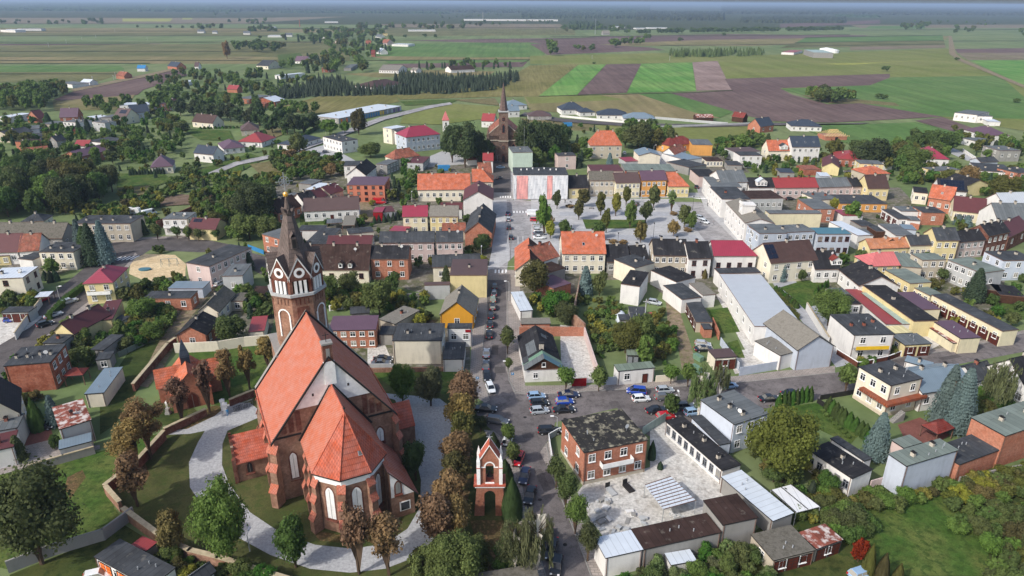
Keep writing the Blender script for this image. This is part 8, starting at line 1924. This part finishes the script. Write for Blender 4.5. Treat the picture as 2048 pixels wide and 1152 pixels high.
# bicycles in the rack by the gate
def bike(p,ang,lab):
    e=empty('bicycle',p,ang,lab,'bicycle','bicycles parked at the churchyard gate')
    for x in (-.5,.5):
        m=MB(); k=12
        for j in range(k): a=2*math.pi*j/k;b_=2*math.pi*(j+1)/k; m.tube((x+.33*math.cos(a),0,.33+.33*math.sin(a)),(x+.33*math.cos(b_),0,.33+.33*math.sin(b_)),.025,k=4,cap=False)
        for j in range(4): a=math.pi*j/4; m.tube((x+.32*math.cos(a),0,.33+.32*math.sin(a)),(x-.32*math.cos(a),0,.33-.32*math.sin(a)),.008,k=3)
        m.build('wheel',M['dark'],e)
    m=MB()
    for a,b_ in (((-.5,0,.33),(-.15,0,.85)),((-.15,0,.8),(.4,0,.85)),((-.05,0,.33),(.4,0,.8)),((-.5,0,.33),(-.05,0,.33)),((-.05,0,.33),(-.15,0,.85)),((.5,0,.33),(.38,0,.95))): m.tube(a,b_,.025,k=5)
    m.build('frame',M['doorg'],e); m=MB(); m.box(-.28,-.02,-.07,.07,.86,.92); m.build('saddle',M['dark'],e); m=MB(); m.tube((.36,-.28,.98),(.36,.28,.98),.02,k=5); m.build('handlebar',M['steel'],e)
for i in range(13): bike(P(468+i*3.1,822-i*1.1)+Vector((0,0,.06)),R(112+random.uniform(-8,8)),'bicycle in the dense row leaning by the low brick wall at the gate')
# gate pillars with white caps
for x,y,l in ((452,827,'white gate pillar left of the bicycles'),(447,820,'white gate pillar nearest the chapel')): p=P(x,y); m=MB(); m.box(-.4,.4,-.4,.4,0,2.2); m.box(-.5,.5,-.5,.5,2.2,2.35); m.cone((0,0),.6,2.35,2.8,4,0,math.pi/4); o=m.build('gate_pillar',M['white'],None,loc=p,rz=R(25)); tag(o,l,'gate pillar')
# people
PM=person_mesh(1.74,'person'); 
for x,y,a,c1,l in ((1415,413,40,'dark','person in dark clothes walking on the east pavement of the square'),(1130,407,10,'dark','person in dark clothes standing by the netted building'),(1427,450,80,'doorg','person in grey walking past the town hall'),(456,832,200,'blue','person in blue standing at the churchyard gate')):
    me=PM.copy(); me.materials.clear(); me.materials.append(M[c1]); me.materials.append(M['skin']); 
    for pl in me.polygons:
        if pl.center.z>1.48 or (pl.center.z<.92 and abs(pl.center.x)>.2): pl.material_index=1
    o=bpy.data.objects.new('person',me); col.objects.link(o); o.location=P(x,y)+Vector((0,0,.06)); o.rotation_euler=(0,0,R(a)); tag(o,l,'person'); m=MB(); m.ball((0,.0,1.66),.115,8); m.build('hair',M['dark'],o)
# stonemason yard: slabs, samples, blocks
rs=random.Random(21)
for i in range(55):
    x,y=rs.choice([(1190,1035),(1215,1050),(1240,1060),(1270,1035),(1285,1050),(1205,1010),(1300,1060),(1360,1040),(1385,1050)]); x+=rs.uniform(-16,16); y+=rs.uniform(-12,12); p=P(x,y)+Vector((0,0,.06))
    if blocked(p,.2) and False: continue
    m=MB(); a,b_,c_=rs.uniform(.25,.8),rs.uniform(.15,.4),rs.uniform(.1,.5); m.box(-a,a,-b_,b_,0,c_); o=m.build('stone_slab',M[rs.choice(['gy','lg','wh','lg'])],None,loc=p,rz=rs.uniform(0,3)); tag(o,'loose stone slab lying in the stonemason yard','stone slab','loose slabs in the stonemason yard')
for x,y,mk,l in ((1222,985,'lg','light gravestone sample near the brick house cellar door'),(1257,978,'dark','black polished gravestone sample in the yard')):
    p=P(x,y)+Vector((0,0,.06)); e=empty('gravestone',p,R(-65),l,'gravestone'); m=MB(); m.box(-1.1,1.1,-.55,.55,0,.3); m.build('slab',M[mk],e); m=MB(); m.box(-1.25,-1.12,-.45,.45,0,1.2); m.build('headstone',M['dark'],e)
for i,(x,y,mk) in enumerate(((1392,742,'gre'),(1398,755,'gre'),(1396,720,'gre'))):
    p=P(x,y); m=MB(); m.box(-1.2,1.2,-.6,.6,.1,1.2); m.box(-1.25,1.25,-.65,.65,1.2,1.3); o=m.build('waste_container',M[mk],None,loc=p,rz=R(-60)); tag(o,('green waste container nearest the road','green waste container in the middle beside the cream garage','green waste container beside the dirt lane edge')[i],'waste container')
for x,y,mk,l in ((1135,253,'blue','blue shipping container on the building plot'),(585,330-3,'gre','green site trailer in the dry meadow'),(1273,240,'lb','pale grey field container behind the bungalows'),(888,341,'blue','blue tarpaulin covered trailer in the scrap yard')):
    p=P(x,y); e=empty('container',p,R(3),l,'container'); m=MB(); m.box(-3,3,-1.2,1.2,.2,2.6); m.build('body',M[mk],e); m=MB(); [m.box(-3+.5*i,-2.9+.5*i,-1.26,-1.203,.25,2.5) for i in range(12)]; m.build('rib',M[mk],e) if False else None
# square: benches and flower tubs
for i,(x,y) in enumerate([(1215,481),(1280,480),(1183,418),(1238,419)]):
    p=P(x,y); e=empty('bench',p,0,'dark slatted bench on the pale square paving','bench','benches on the square'); m=MB(); m.box(-1,1,-.25,.25,.42,.5); m.build('seat',M['wd'],e)
    for s in (-1,1): m=MB(); m.box(s*.8-.05,s*.8+.05,-.2,.2,.06,.42); m.build('leg',M['dark'],e)
for i,(x,y) in enumerate([(1227,487),(1247,488),(1140,415),(1346,430),(1374,463)]):
    p=P(x,y); tree(p,1.4,1.9,'D','lB','low reddish brown planting bed shrub on the square','shrub','reddish planting on the square','bush')
# antennas on the mint block
b=P(1048,300,10.8)
for i,(x,l) in enumerate(((1048,'tall thin antenna mast on the mint green block'),)): m=MB(); p=P(x,302,10); m.tube((0,0,0),(0,0,12),.06,k=4); o=m.build('antenna_mast',M['steel'],None,loc=p); tag(o,l,'antenna')
# thin utility poles
for i,(x,y,t) in enumerate(((1288,655,598),(1281,420,380),(232,158,145),(188,172,152),(98,95,85),(133,87,79),(164,80,74),(192,76,70),(295,80,74),(230,65,58),(1110,66,57),(1184,118,110),(1339,122,112),(228,160,150))):
    p=P(x,y); m=MB(); m.tube((0,0,0),(0,0,hgt(p,t)),.14 if y>300 else .22,k=5); m.box(-.8,.8,-.06,.06,hgt(p,t)-.8,hgt(p,t)-.65); o=m.build('utility_pole',M['lg'],None,loc=p); tag(o,'utility pole with short crossarm'+(' in the back gardens' if y>300 else ' standing in the wide fields'),'utility pole','utility poles in the fields' if y<300 else 'utility poles in the gardens')
# ---------------- keep the 300 largest trees and bushes as things, the rest becomes one mass ----------------
import numpy as np
def merge_rest(stem_,out,keep=298):
    L=[o for o in bpy.data.objects if o.parent is None and (o.name==stem_ or o.name.startswith(stem_+'.')) and 'label' in o]
    bpy.context.view_layer.update(); ch={}; dead=[]
    for o in bpy.data.objects:
        if o.parent: ch.setdefault(o.parent.name,[]).append(o)
    def size(o):
        c=[q for q in ch.get(o.name,[]) if q.name.startswith('crown')]; s=(c[0] if c else o).scale; return max(s.x*2,s.z*1.2)/mpp(o.location)+(1e4 if not o.get('group') else 0)
    L.sort(key=size,reverse=True); V=[];FL=[];FI=[];off=0;lt=[]; mats=[];
    for o in L[keep:]:
        c=[q for q in ch.get(o.name,[]) if q.name.startswith('crown')]; c=c[0] if c else o; far=size(o)<26
        me=c.data
        if len(me.vertices)>4*600: me=cm(next(k[0] for k,v in _cm.items() if v==me),0 if far else 1,0)
        n=len(me.vertices); co=np.empty(n*3); me.vertices.foreach_get('co',co); co=co.reshape(-1,3); Mx=np.array(o.matrix_world@c.matrix_basis if c!=o else o.matrix_world)
        V.append(co@Mx[:3,:3].T+Mx[:3,3]); k=len(me.loops); li=np.empty(k,int); me.loops.foreach_get('vertex_index',li); FI.append(li+off); q=len(me.polygons); t=np.empty(q,int); me.polygons.foreach_get('loop_total',t); lt.append(t); off+=n
        mt=c.material_slots[0].material; 
        if mt not in mats: mats.append(mt)
        FL.append(np.full(q,mats.index(mt)))
        dead+=list(ch.get(o.name,[]))+[o]
    bpy.data.batch_remove(dead)
    if not V: return
    V=np.concatenate(V);FI=np.concatenate(FI);lt=np.concatenate(lt);FL=np.concatenate(FL); me=bpy.data.meshes.new(out); me.vertices.add(len(V)); me.vertices.foreach_set('co',V.ravel()); me.loops.add(len(FI)); me.loops.foreach_set('vertex_index',FI); me.polygons.add(len(lt)); st=np.concatenate(([0],np.cumsum(lt)[:-1])); me.polygons.foreach_set('loop_start',st); me.polygons.foreach_set('loop_total',lt)
    for q in mats: me.materials.append(q)
    me.update(calc_edges=True); me.polygons.foreach_set('material_index',FL); o=bpy.data.objects.new(out,me); col.objects.link(o); o['kind']='stuff'; print(out,len(L)-keep,len(lt))
merge_rest('leafy_tree','distant_woodland'); merge_rest('bush','undergrowth')
# ---------------- the air ----------------
hz=MB(); hz.box(-60000,60000,-600,66000,-1.5,92); o=hz.build('haze',[]) ; o['kind']='stuff'
hm=bpy.data.materials.new('haze'); hm.use_nodes=True; ht=hm.node_tree; ht.nodes.remove(ht.nodes['Principled BSDF']); pv=ht.nodes.new('ShaderNodeVolumePrincipled'); pv.inputs['Color'].default_value=(.5,.66,.9,1); pv.inputs['Density'].default_value=.000105; pv.inputs['Density Attribute'].default_value=''; pv.inputs['Anisotropy'].default_value=.1
ht.links.new(pv.outputs[0],ht.nodes['Material Output'].inputs['Volume']); o.data.materials.clear(); o.data.materials.append(hm)
